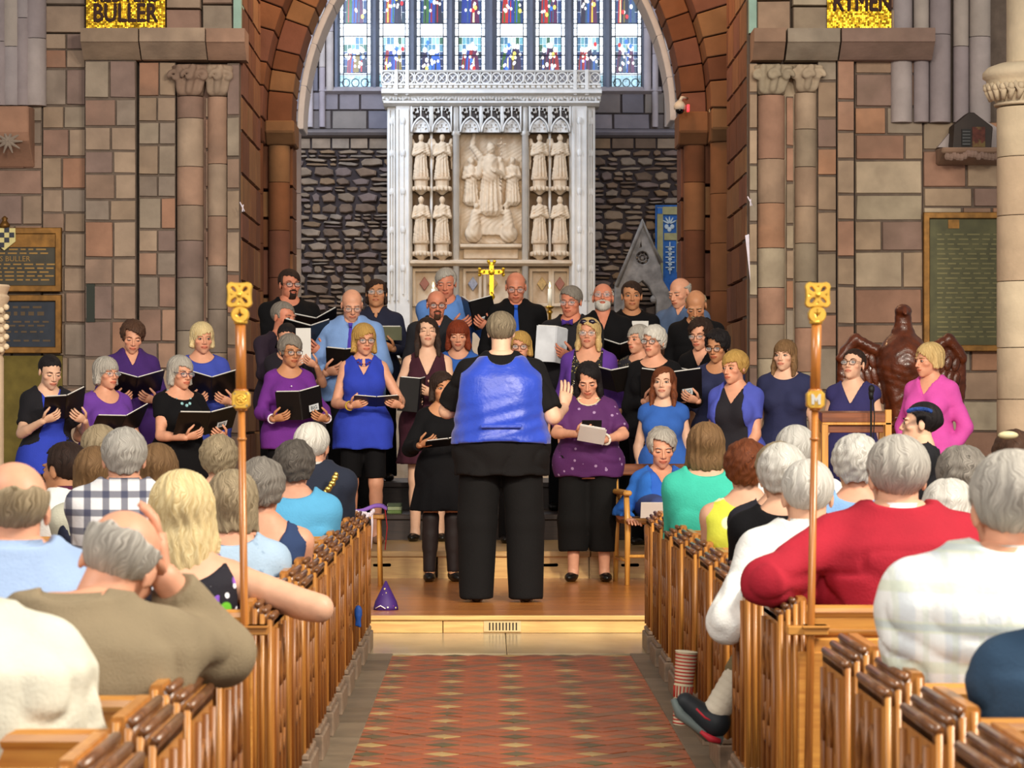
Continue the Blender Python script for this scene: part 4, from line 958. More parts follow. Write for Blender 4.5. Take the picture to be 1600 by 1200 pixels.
def put_pews(sd, ds, x, length, side, blk, xs=None):
    proto = None
    for i, d in enumerate(ds):
        lab = 'oak pew left of the aisle, %s from the stage in its %s block' % (ordn[i], blk) if sd < 0 else 'oak pew right of the aisle, %s from the stage in its %s block' % (ordn[i], blk)
        if proto is None: proto = make_pew(sd, length, lab); o = proto
        else: o = copy_tree(proto); o['label'] = lab
        o['group'] = 'oak pews left of the aisle' if sd < 0 else 'oak pews right of the aisle'
        o.location = (x if xs is None else xs[i], d, 0)
put_pews(-1, far_l, XL, 2.3, 'left', 'forward', [-.66, -.66, -.66, -.655, -.65, -.645, -.64, -.635, -.63]); put_pews(1, far_r, XR, 2.3, 'right', 'forward', [.875, .872, .87, .866, .862, .86, .858, .856])
put_pews(-1, near_l, -.60, 1.5, 'left', 'rear'); put_pews(1, near_r, .838, 1.5, 'right', 'rear')
# the last pew of each forward block, with a carved back and a brass-headed staff bracketed to it
def staff_pew(sd, x, d, lab, stiles):
    t = make_pew(sd, 2.0, lab); t.location = (x, d, 0); o = sd
    a0 = .10
    b = MB(); b.box(*sorted((o*a0, o*2.0)), -.03, .0, .56, .64); b.build('frieze_rail', OAKX, t, bevel=.005)
    b = MB(); b.box(*sorted((o*.06, o*.22)), -.035, .0, .1, .60); b.build('plain_stile', OAKX, t, bevel=.004)
    for i in range(3):
        p0, p1 = o*(.24+.58*i), o*(.24+.58*i+.54); x0, x1 = sorted((p0, p1)); cx = (x0+x1)/2; hw = (x1-x0)/2
        fr = plate('tracery_frame', [[(x0, .1), (x1, .1), (x1, .56), (x0, .56)]], [[(x0+.025, .13)]+[(cx+(q[0]-cx), q[1]) for q in ogee(cx, .36, hw-.025, .165, 6)]+[(x1-.025, .13)]], .03, OAKX, t, (0, -.02, 0), .003)
        fl = MB(); r = random.Random(i+3)
        for sd2 in (-1, 1):
            for q in range(10):
                u = r.random(); v = r.random(); px = cx+sd2*(hw-.03-.1*u); pz = .535-.10*v*(1-u*.6)
                fl.ball((px, -.036, pz), (.018, .012, .022), 7, 5, R=Matrix.Rotation(r.uniform(-1.2, 1.2), 3, 'Y'))
            fl.tube([(cx+sd2*(hw-.055+.03*math.cos(s)), -.04, .505+.03*math.sin(s)) for s in np.linspace(0, 5, 9)], .008, 5)
        fl.build('carved_foliage', OAKC, fr, True)
        cu = MB()
        for sd2 in (-1, 1): cu.tube([(cx+sd2*(hw-.03), -.03, .33), (cx+sd2*(hw-.09), -.03, .42), (cx+sd2*(hw-.16), -.03, .37), (cx+sd2*(hw-.1), -.03, .36)], [.012, .012, .01, .004], 6)
        cu.build('cusp', OAKC, fr, True)
    return t
staff_pew(-1, -.625, 8.21, 'oak pew with carved back holding the left brass-headed staff', 0); staff_pew(1, .86, 8.4, 'oak pew with carved back holding the right brass-headed staff', 0)
GILT = mat('polished_gilt', 'e6b64c', .3, .55, var=.15, scale=30); STAFFW = wood_mat('varnished_staff', 'c07a34', '98581f', .3, 2, 1.2, coat=.4); VOID = mat('grey_recess', '6a665e', .7)
def staff(px, d, lab, mitre, pxb):
    s = d/F_PX; x = WX(px, d); t = thing('churchwarden_staff', lab, 'staff', (x, d, 0)); z = lambda py: WZ(py, d); dx = (pxb-px)*s; f_ = lambda py: dx*(py-440)/540
    P = lambda a: [(f_(py), 0, z(py)) for py in a]
    b = MB(); b.tube(P([502, 620]), [.0155, .0155], 12); b.tube(P([630, 1290]), [.0105, .0125], 12); b.build('pole', STAFFW, t, True)
    r = 19*s; cz = z(461); q = 17.5*s
    sq = []
    for k in range(4):
        a = k*PI/2
        for ang, rad in ((a-.42, r*1.02), (a-.2, r*.94), (a, r*.91), (a+.2, r*.94), (a+.42, r*1.02), (a+.60, r*1.2), (a+.785, r*1.26), (a+.97, r*1.2)): sq.append((rad*math.cos(ang), cz+rad*math.sin(ang)))
    holes = []
    for k in range(4):
        a = k*PI/2+PI/4; h = []
        for i in range(10):
            u = 2*PI*i/10; l = r*.62+r*.34*math.cos(u); wd = r*.2*math.sin(u)*(1+.25*math.cos(u)); h.append((l*math.cos(a)-wd*math.sin(a), cz+l*math.sin(a)+wd*math.cos(a)))
        holes.append(h); a2 = k*PI/2; holes.append([(r*.45*math.cos(a2), cz+r*.45*math.sin(a2)), (r*.78*math.cos(a2-.17), cz+r*.78*math.sin(a2-.17)), (r*.78*math.cos(a2+.17), cz+r*.78*math.sin(a2+.17))])
    hd = plate('cross_head', [sq], holes, .022, GILT, t, (0, -.004, 0), .0025)
    hb = MB(); hb.lathe([(.008, 0), (r*.22, .004), (r*.16, .012)], 10); hb.build('boss', GILT, hd, True, M=Matrix.Translation((0, -.012, cz)) @ Matrix.Rotation(PI/2, 4, 'X'))
    r2 = 12.5*s; c2 = z(492); hl = []
    if mitre: hl = [[(-.5*r2, c2+.45*r2), (-.15*r2, c2-.4*r2), (.15*r2, c2-.4*r2), (.5*r2, c2+.45*r2), (.15*r2, c2+.2*r2), (0, c2+.5*r2), (-.15*r2, c2+.2*r2)]]
    else: hl = [[(.62*r2*math.cos(a)*(1 if i % 2 == 0 else .55), c2+.62*r2*math.sin(a)*(1 if i % 2 == 0 else .55)) for i, a in enumerate([2*PI*k/8 for k in range(8)])]]
    rp = plate('roundel', [circ(0, c2, r2, 18, r2*.95)], hl, .03, GILT, t, (f_(492), 0, 0), .003); b = MB(); b.lathe([(.020, z(506)), (.02, z(502)), (.016, z(500))], 12, (f_(503), 0, 0)); b.lathe([(.019, z(485)), (.017, z(480))], 12); b.build('neck_ring', GILT, rp, True)
    cb = f_(625); hw = 12.5*s; zz0, zz1 = z(637), z(612)
    bo = plate('boss_plate', [[(-hw, zz0+.008), (-hw+.008, zz0), (hw-.008, zz0), (hw, zz0+.008), (hw, zz1-.008), (hw-.008, zz1), (-hw+.008, zz1), (-hw, zz1-.008)]], [], .04, GILT, t, (cb, 0, 0), .003)
    zm = (zz0+zz1)/2
    if mitre:
        b = MB(); b.prism([(-hw*.55, zm-hw*.6), (-hw*.25, zm-hw*.6), (-hw*.2, zm+hw*.1), (0, zm-hw*.3), (hw*.2, zm+hw*.1), (hw*.25, zm-hw*.6), (hw*.55, zm-hw*.6), (hw*.6, zm+hw*.7), (hw*.35, zm+hw*.7), (0, zm+hw*.1), (-hw*.35, zm+hw*.7), (-hw*.6, zm+hw*.7)], -.029, -.02, 'y'); b.build('raised_mark', mat('silver_mark', 'd8d8d4', .3, .6), bo)
    else:
        b = MB(); b.tube([(hw*.62*math.cos(a), -.022, zm+hw*.62*math.sin(a)) for a in np.linspace(0, 2*PI, 17)], .003, 5)
        for k in range(5): a = 2*PI*k/5+.3; b.ball((hw*.28*math.cos(a), -.022, zm+hw*.28*math.sin(a)), (.006, .004, .006), 7, 5)
        b.ball((0, -.024, zm), .004, 7, 5); b.build('rosette', GILT, bo, True)
        b = MB()
        for u, v in ((-1, -1), (1, -1), (1, 1), (-1, 1)): b.prism([(u*hw*.85, zm+v*hw*.85), (u*hw*.55, zm+v*hw*.85), (u*hw*.85, zm+v*hw*.55)], -.0235, -.02, 'y')
        b.build('corner_spandrel', VOID, bo)
    b = MB()
    for py, rr in ((686, .014), (610, .02), (640, .0165)): b.lathe([(.011, z(py)-.004), (rr, z(py)-.003), (rr, z(py)+.003), (.011, z(py)+.004)], 12, (f_(py), 0, 0))
    b.build('collar', STAFFW, t, True)
    b = MB(); xb = f_(985); b.box(xb-.024, xb+.068 if not mitre else xb+.05, -.02, .045, z(992), z(977)); b.box(xb-.028, xb+.07 if not mitre else xb+.055, -.026, .045, z(982), z(977)); 
    if mitre: b.box(xb-.07, xb+.0, -.016, .045, z(992), z(978))
    b.build('bracket', OAKX, t, bevel=.003)
staff(374.5, 8.13, 'tall wooden staff with a pierced gilt cross head and rosette boss at the left', False, 382); staff(1277, 8.32, 'tall wooden staff with a pierced gilt cross head and mitre boss at the right', True, 1267)
# ------------------------------------------------ eagle lectern
EAG = mat('varnished_brown_wood', '5a2a16', .34, var=.35, scale=16, bump=.3, bscale=70, coat=.2); dL = 22.2; s = dL/F_PX
t = thing('eagle_lectern', 'large dark varnished wooden eagle lectern with spread wings by the right wall', 'lectern', (WX(1411, dL), dL, 0))
ex = lambda px: (px-1411)*s; ez = lambda py: WZ(py, dL)
f = Field((ex(1300), -.42, ez(690)), (ex(1512), .35, ez(466)), .012)
f.cone((0, -.02, ez(640)), (0, -.02, ez(560)), .15, .2, .05); f.cone((0, -.02, ez(570)), (ex(1410), -.02, ez(520)), .2, .08, .06); f.cone((0, -.02, ez(530)), (ex(1410), -.03, ez(490)), .085, .06, .03)
f.ell((ex(1410), -.05, ez(486)), (.062, .08, .055), .02); f.cone((ex(1410), -.1, ez(484)), (ex(1410), -.165, ez(492)), .034, .012, .01)
for sd in (-1, 1):
    for x_ in np.arange(.10, .47, .045):
        q = x_/s; zt = ez(np.interp(q, [18, 50, 74, 92], [556, 536, 523, 540])); zb = ez(np.interp(q, [18, 50, 74, 92], [600, 640, 658, 640])); f.ell((sd*x_, .02+.12*x_, (zt+zb)/2), (.055, .034, (zt-zb)/2), .03)
    for (a, za), (c, zc_) in zip(((10, 560), (45, 545), (74, 530)), ((45, 545), (74, 530), (96, 560))): f.cone((sd*a*s, .0+a*s*.1, ez(za)), (sd*c*s, .0+c*s*.1, ez(zc_)), .045, .04, .02)
    f.cone((sd*.09, -.1, ez(590)), (sd*.075, -.13, ez(625)), .085, .045, .03); f.cone((sd*.075, -.13, ez(625)), (sd*.07, -.12, ez(655)), .045, .03, .02)
    for q in (-1, 0, 1): f.cone((sd*.07, -.13, ez(658)), (sd*.07+q*.05, -.23, ez(664)), .028, .016, .01)
f.warp(lambda A, B_, C_: .004*np.sin(60*np.abs(A)+6*np.sin(14*C_))*np.sin(48*C_+20*np.abs(A)))
f.build('eagle', EAG, t)
b = MB(); r = random.Random(5)
for sd in (-1, 1):
    for row, (z0, n, ln) in enumerate(((556, 6, .10), (578, 7, .12), (602, 7, .16))):
        for i in range(n):
            x = sd*(.12+.30*i/(n-1)); zz = ez(z0)-.03*(i-n/2)*.3; b.ball((x, -.016+.005*(2-row)*-1+abs(x)*.12, zz-ln*.5), (.034, .010, ln*.6), 8, 6, R=Matrix.Rotation(sd*(.15+.12*i/n), 3, 'Y'))
b.build('feather', EAG, t, True, stuff=True)
b = MB(); b.ball((0, -.12, ez(672)), (.15, .15, .11), 16, 10); b.lathe([(.14, 0), (.16, .06), (.07, .12), (.05, .3), (.08, .38), (.05, .5), (.05, ez(700)-.05), (.11, ez(690))], 14, (0, -.1, ZD)); b.build('stand', EAG, t, True)
# chair-like reading desk with microphone
DESK = wood_mat('mid_brown_desk', '8a4c26', '643214', .35, 0); LIGHTW = wood_mat('honey_beech', 'd9a14e', 'bb7f34', .4, 2)
d = 19.3; s = d/F_PX; t = thing('reading_desk', 'brown reading desk with honey wood edging behind the right staff', 'desk', (WX(1338, d), d, ZD)); z = lambda py: WZ(py, d)-ZD
hx = 54*s; b = MB(); b.box(-hx, hx-.02, -.02, .0, z(660), z(645)); b.build('fascia', DESK, t, bevel=.003); b = MB(); b.box(-hx, hx, -.03, .03, z(664), z(660)); b.build('edging', LIGHTW, t, bevel=.003)
b = MB(); b.prism([(.002, z(660)), (.34, z(648)), (.34, z(642)), (.002, z(645))], -hx, hx, 'x'); b.build('book_board', DESK, t)
b = MB(); b.box(-hx+.02, hx-.05, .0, .28, z(676), z(664)); b.build('shelf', DESK, t, bevel=.003)
for sx in (-hx+.02, hx-.02):
    b = MB(); b.box(sx-.022, sx+.022, -.03, .03, 0, z(640 if sx > 0 else 662)); b.build('leg', LIGHTW, t, bevel=.004); b = MB(); b.box(sx-.022, sx+.022, .28, .33, 0, z(646)); b.build('leg', LIGHTW, t, bevel=.004)
d = 19.15; t = thing('microphone_stand', 'slim black microphone on a stand in front of the reading desk', 'microphone', (WX(1361, d), d, ZD)); z = lambda py: WZ(py, d)-ZD
b = MB(); b.tube([(0, 0, .02), (0, 0, z(622))], .007, 8); b.build('pole', BLACK, t, True); b = MB(); b.lathe([(.11, 0), (.11, .015), (.02, .03)], 16); b.build('base', BLACK, t, True); b = MB(); b.ball((.002, -.01, z(608)), (.022, .022, .03), 10, 8); b.tube([(0, 0, z(624)), (0, -.005, z(612))], [.012, .02], 8); b.build('microphone', BLACK, t, True)
b = MB(); b.tube([(.012, -.01, z(620)), (.022, -.01, z(650)), (.014, -.01, z(690)), (.03, -.01, z(740))], .004, 6); b.build('cable', BLACK, t, True)
LACE_ = mat('cream_page_block', 'dcd6c2', .8)
# ------------------------------------------------ armchairs, hat, cups, small things
def armchair(px, d, lab, rz, flip=1):
    s = d/F_PX; t = thing('armchair', lab, 'chair', (WX(px, d), d, ZD), rz); W_ = .27
    leg = MB()
    for sx in (-1, 1):
        b = MB(); b.tube([(sx*W_, -.25, 0), (sx*W_*.97, -.22, .40), (sx*W_, -.22, .62)], [.017, .022, .02], 8); b.build('leg', LIGHTW, t, True)
        b = MB(); b.tube([(sx*W_, .24, 0), (sx*W_, .2, .42), (sx*W_, .24, .83)], [.017, .022, .018], 8); b.build('leg', LIGHTW, t, True)
        b = MB(); b.box(sx*W_-.03, sx*W_+.03, -.28, .22, .62, .655); b.build('armrest', LIGHTW, t, bevel=.01)
        b = MB(); b.tube([(sx*W_, -.25, .17), (sx*W_, .23, .17)], .012, 8); b.build('stretcher', LIGHTW, t, True)
    b = MB(); b.tube([(-W_, -.24, .2), (W_, -.24, .2)], .012, 8); b.build('stretcher', LIGHTW, t, True)
    b = MB(); b.box(-W_-.01, W_+.01, -.26, .22, .42, .46); b.build('seat', wood_mat('tan_seat', 'a8743a', '8a5a28', .5, 0), t, bevel=.012)
    b = MB(); b.box(-W_-.05, W_+.05, .21, .25, .75, .83); b.build('top_rail', DESK, t, bevel=.008); b = MB(); b.box(-W_, W_, .2, .22, .58, .64); b.build('mid_rail', LIGHTW, t, bevel=.006)
    return t
CH1 = armchair(1030, 19.75, 'wooden armchair under the elderly woman in bright blue', .12)
armchair(1507, 20.6, 'honey wood armchair at the right behind the woman in pink', .5)
d = 19.5; t = thing('wooden_stool', 'small honey wood stool under the lilac cloth beside the left front pew', 'stool', (WX(572, d), d, ZD)); zt = WZ(802, d)-ZD
b = MB(); b.box(-.13, .13, -.12, .12, zt-.035, zt-.006); b.build('seat', LIGHTW, t, bevel=.006)
for sx in (-1, 1):
    for sy in (-1, 1): b = MB(); b.tube([(sx*.10, sy*.10, 0), (sx*.09, sy*.085, zt-.03)], .014, 8); b.build('leg', LIGHTW, t, True)
d = 22.3
for k, (c, lab) in enumerate((('7f9a58', 'green hymn book lowest in the little pile behind the capri trousers'), ('b8c49a', 'pale green hymn book in the middle of the little pile'), ('5c6a52', 'dark green hymn book on top of the little pile'))):
    t = thing('hymn_book', lab, 'book', (WX(617, d), d, .5+.027*k)); b = MB(); b.box(-.055, .055, -.08, .08, 0, .026); b.build('cover', mat(('leaf_green_cover', 'pale_green_cover', 'dark_green_cover')[k], c, .7), t, bevel=.002); b = MB(); b.box(-.057, .05, -.078, .078, .004, .022); b.build('page_block', LACE_, t)
d = 13.73; f = Field((-.03, -.03, -.07), (.05, .04, .07), .006); f.ell((.012, 0, .02), (.020, .014, .035), 0); f.cone((.012, 0, .0), (.02, 0, -.05), .012, .008, .01); f.cone((.012, 0, .0), (.002, 0, -.045), .012, .007, .01)
o = f.build('ribbon_bow', mat('blue_ribbon', '1f4fa0', .6)); o.location = (-.645, d-.03, WZ(962, d)); tag(o, 'small blue ribbon bow tied to a left bench end', 'ribbon')
CLP = mat('lilac_cloth', '8a62c0', .8, var=.2); LACE = mat('white_lace', 'e8e0ee', .8); d = 19.45
t = thing('lilac_cloth', 'lilac cloth with white lace draped over the arm of the left chair', 'cloth', (WX(575, d), d, WZ(800, d))); b = MB()
f = Field((-.16, -.08, -.1), (.16, .1, .12), .009); f.put(lambda A, B_, C_: np.maximum(np.abs(C_-.025-.02*np.sin(22*A)+.3*np.maximum(np.abs(A)-.1, 0))-.014, np.maximum(np.abs(A)-.135, np.abs(B_)-.06)), (-.15, -.07, -.06), (.15, .07, .1), .0); f.build('cloth', CLP, t)
b = MB(); r = random.Random(2)
for k in range(16): b.ball((-.12+.16*k/15, -.07, -.01+r.uniform(-.025, .02)+(.05 if k < 3 else 0)), (.014, .01, .016), 6, 5)
b.tube([(.03, -.06, .0), (.032, -.065, -.1), (.026, -.065, -.25)], [.012, .007, .003], 6); b.build('lace', LACE, t, True)
b = MB(); b.tube([(.12, -.06, .02), (.135, -.06, -.1), (.12, -.05, -.26)], .0035, 6); b.build('red_ribbon', mat('red_ribbon', 'b0202a', .7), t, True)
d = 17.1; s = d/F_PX; t = thing('party_hat', 'purple spotted cone party hat on the stage at the left', 'hat', (WX(603, d), d, ZD)); h = 45*s
PURP = mat('purple_card', '3a1a66', .6, var=.15); b = MB(); b.lathe([(.076, 0), (.074, .02), (.066, .05), (.004, h)], 20); b.build('cone', PURP, t, True); dots = {}
for i, (u, v, c) in enumerate(((-.4, .12, 'w'), (.15, .1, 'w'), (.55, .14, 'p'), (-.1, .28, 'y'), (.4, .3, 'w'), (-.55, .3, 'r'), (.1, .42, 'g'), (-.35, .52, 'w'), (.5, .45, 'g'), (.05, .58, 'y'), (-.2, .72, 'y'), (.75, .08, 'y'))):
    m = {'w': mat('white_dot', 'dcd8c0', .6), 'y': mat('yellow_dot', 'd8c878', .6), 'p': mat('pink_dot', 'b83a7a', .6), 'r': mat('red_dot', 'b02040', .6), 'g': mat('grey_dot', '8a8494', .6)}[c]
    rr = .073*(1-v)+.002; a = -PI/2+u*1.3; b = MB(); b.ball((rr*math.cos(a), rr*math.sin(a), v*h), (.008, .008, .008), 8, 5); b.build('spot', m, t, True)
b = MB(); b.tube([(-.06, -.055, .012), (-.03, -.078, .03), (.0, -.082, .012)], .0035, 5); b.build('elastic', LACE, t, True)
# striped paper cups, stacked, leaning against a right bench end
STRW = mat('cream_paper', 'efe4c4', .7); STRR = mat('red_stripe', 'b8352a', .7); d = 11.75; s = d/F_PX
t = thing('paper_cup_stack', 'tall stack of red and cream striped paper cups leaning on a right bench end', 'paper cups', (.80, d, .004)); H_ = .31; parts = ((0, .11, 'cup', 'h'), (.11, .17, 'cup', 'v'), (.17, .31, 'cup', 'h'))
for z0, z1, nm, k in parts:
    b = MB(); r0 = .030+.016*z0/H_; r1 = .030+.016*z1/H_; b.lathe([(r0*.96, z0), (r0, z0+.003), (r1+.001, z1-.004), (r1+.004, z1-.002), (r1*.96, z1)], 18); c = b.build(nm, STRW, t, True); b = MB()
    if k == 'h':
        n = int((z1-z0)/.0145)
        for i in range(n): zz = z0+.006+i*.0145; rr = .030+.016*zz/H_+.0012; b.lathe([(rr, zz), (rr+.0005, zz+.003), (rr+.0005, zz+.006)], 18)
    else:
        for i in range(16):
            a = 2*PI*i/16; b.tube([((r0+.001)*math.cos(a), (r0+.001)*math.sin(a), z0+.006), ((r1+.001)*math.cos(a), (r1+.001)*math.sin(a), z1-.006)], .0032, 5)
    b.build('red_stripe', STRR, c, True)
t.rotation_euler = (0, .09, 0)
# dome camera and lamps on the right arch
d = 28.6; s = d/F_PX; t = thing('dome_camera', 'white dome security camera with a red light on the right arch', 'camera', (WX(1062, d), d, WZ(168, d))); WH = mat('white_plastic', 'd8cfc0', .4)
b = MB(); b.lathe([(.02, -.03), (.058, -.02), (.062, .02), (.045, .05), (.02, .07)], 16); b.tube([(0, 0, .06), (.02, 0, .1), (.08, .1, .1)], .018, 8); b.build('housing', WH, t, True); b = MB(); b.ball((0, -.01, -.03), (.045, .045, .04), 14, 8); b.build('dome', mat('black_dome', '0c0c10', .1), t, True)
b = MB(); b.box(.075, .098, -.02, .06, -.04, .03); b.build('red_indicator', mat('red_light', 'ff2a3a', .4, emit=1.2), t)
d = 28.75
for px, py, lab in ((1155, 173, 'small spotlight on the right arch capital'), (1113, 173.2, 'smaller spotlight bracket on the right arch ledge')):
    t = thing('spotlight', lab, 'lamp', (WX(px, d), d, WZ(py, d))); b = MB(); b.box(-.035, .035, -.05, .05, -.02, .02); b.build('head', mat('cream_lamp', 'cabb98', .5), t, bevel=.008); b = MB(); b.tube([(0, 0, -.02), (0, .02, -.06)], .01, 6); b.box(-.03, .03, -.054, -.05, -.01, .015); b.build('bracket', BLACK, t)
t = thing('dark_box', 'small dark green box lamp on the left arch ledge', 'lamp', (WX(389, 28.7), 28.7, WZ(190, 29)+.052)); b = MB(); b.box(-.06, .06, -.05, .08, -.04, .05); b.build('case', mat('dark_green_case', '1c2a2a', .4), t, bevel=.01); b = MB(); b.box(-.06, .09, -.06, .08, -.055, -.045); b.build('tray', BRASS, t)
for px, py, lab in ((378, 322, 'small loop of white cord hanging from the left pier edge'), (1171, 313, 'small twist of white cord on the right pier edge')):
    d = 25.2; t = MB(); t.tube([(WX(px-3, d), d, WZ(py-6, d)), (WX(px+1, d), d-.01, WZ(py+2, d)), (WX(px+4, d), d, WZ(py+8, d)), (WX(px+1, d), d-.02, WZ(py+9, d)), (WX(px+2, d), d, WZ(py-2, d))], .006, 6); tag(t.build('cord', LACE, None, True), lab, 'cord')
t = MB(); d = 25.2; t.prism([(WX(1164, d), WZ(368, d)), (WX(1170, d), WZ(366, d)), (WX(1172, d), WZ(440, d))], d-.02, d, 'y'); tag(t.build('paper_slip', LACE), 'white slip of paper on the right pier edge', 'paper')
# carved stone post at the left edge
d = 19.0; k = d/F_PX; x = WX(-16, d); t = thing('carved_stone_post', 'pale carved stone post with leaf capital at the left edge', 'stone post', (x, d, 0)); z = lambda py: WZ(py, d)
b = MB(); b.lathe([(22*k, 0), (22*k, z(560)), (20*k, z(556)), (26*k, z(545)), (24*k, z(480)), (30*k, z(470)), (31*k, z(464)), (27*k, z(460)), (32*k, z(448)), (30*k, z(445))], 12); shade_auto(b.build('shaft', CREAMST, t, True))
b = MB(); r = random.Random(1)
for i in range(16): b.ball((27*k*math.cos(-1.2+.5*(i % 3)), 27*k*math.sin(-1.2+.5*(i % 3)), z(552)+(z(475)-z(552))*i/15), (.022, .02, .022), 7, 5)
b.build('carved_leaves', CREAMST, t, True)
# ------------------------------------------------ people: materials
SKIN = [mat('skin_fair', 'd9a789', .5, var=.06, scale=25, attr='tint', bump=.05, bscale=200), mat('skin_rosy', 'd89c7e', .5, var=.07, scale=25, attr='tint', bump=.05, bscale=200),
        mat('skin_tan', 'c08660', .5, var=.07, scale=25, attr='tint', bump=.05, bscale=200), mat('skin_pale', 'deb195', .5, var=.05, scale=25, attr='tint', bump=.05, bscale=200), mat('skin_ruddy', 'cf8468', .5, var=.09, scale=25, attr='tint', bump=.05, bscale=200)]
EYEW = mat('eye_white', 'cfc6bf', .3); IRIS = mat('dark_iris', '2a211c', .2); LASH = mat('dark_lash', '2c1a14', .7)
def hair_mat(name, c1, c2, rough=.62):
    if name in MATS: return MATS[name]
    m = bpy.data.materials.new(name); MATS[name] = m; m.use_nodes = True; N = m.node_tree.nodes; L = m.node_tree.links; B = N['Principled BSDF']
    B.inputs['Roughness'].default_value = rough; B.inputs['Specular IOR Level'].default_value = .22
    tc = N.new('ShaderNodeTexCoord'); sp = N.new('ShaderNodeSeparateXYZ'); L.new(tc.outputs['Object'], sp.inputs[0])
    at = N.new('ShaderNodeMath'); at.operation = 'ARCTAN2'; L.new(sp.outputs[0], at.inputs[0]); L.new(sp.outputs[1], at.inputs[1])
    nz0 = N.new('ShaderNodeTexNoise'); nz0.inputs['Scale'].default_value = 14; L.new(tc.outputs['Object'], nz0.inputs['Vector'])
    a1 = N.new('ShaderNodeMath'); a1.operation = 'MULTIPLY_ADD'; a1.inputs[1].default_value = .9; L.new(nz0.outputs[0], a1.inputs[0]); L.new(at.outputs[0], a1.inputs[2])
    a2 = N.new('ShaderNodeMath'); a2.operation = 'MULTIPLY'; a2.inputs[1].default_value = 24; L.new(a1.outputs[0], a2.inputs[0])
    a3 = N.new('ShaderNodeMath'); a3.operation = 'MULTIPLY'; a3.inputs[1].default_value = 9; L.new(sp.outputs[2], a3.inputs[0])
    cb = N.new('ShaderNodeCombineXYZ'); L.new(a2.outputs[0], cb.inputs[0]); L.new(a3.outputs[0], cb.inputs[2])
    nz = N.new('ShaderNodeTexNoise'); nz.inputs['Scale'].default_value = 1.6; nz.inputs['Detail'].default_value = 5; L.new(cb.outputs[0], nz.inputs['Vector'])
    r = N.new('ShaderNodeValToRGB'); e = r.color_ramp.elements; e[0].position = .34; e[0].color = C4(c2); e[1].position = .62; e[1].color = C4(c1); L.new(nz.outputs[0], r.inputs[0]); L.new(r.outputs[0], B.inputs['Base Color'])
    b = N.new('ShaderNodeBump'); b.inputs['Strength'].default_value = .7; b.inputs['Distance'].default_value = .006; L.new(nz.outputs[0], b.inputs['Height']); L.new(b.outputs[0], B.inputs['Normal'])
    return m
HC = {'greybrown': ('94866f', '4c4236'), 'white': ('e0dcd4', 'a8a297'), 'silver': ('c2bcb2', '7d7770'), 'grey': ('968e84', '565049'), 'darkgrey': ('6e665e', '3e3833'), 'ash': ('b09e80', '6a5a42'), 'blond': ('d9bd86', 'a88650'), 'paleblond': ('e6d3a4', 'bda06a'),
      'goldblond': ('c9a25c', '8e6a30'), 'brown': ('5c4030', '33221a'), 'darkbrown': ('3a2820', '1c1310'), 'black': ('221c1e', '0d0b0d'), 'auburn': ('7e4426', '4e2614'), 'red': ('8e3c1e', '561f10'), 'ginger': ('a0602e', '6c3c1a'), 'lightbrown': ('8a6a48', '594028')}
def HM(k): return hair_mat('hair_'+k, *HC[k])
CLOTH = {}
def cl(name, col, **k):
    k.setdefault('rough', .88); k.setdefault('bump', .25); k.setdefault('bscale', 120); k.setdefault('var', .08); return mat(name, col, **k)
LENS = bpy.data.materials.new('clear_lens'); LENS.use_nodes = True; LB = LENS.node_tree.nodes['Principled BSDF']; LB.inputs['Alpha'].default_value = .10; LB.inputs['Roughness'].default_value = .05; LB.inputs['Base Color'].default_value = (.9, .95, 1, 1)
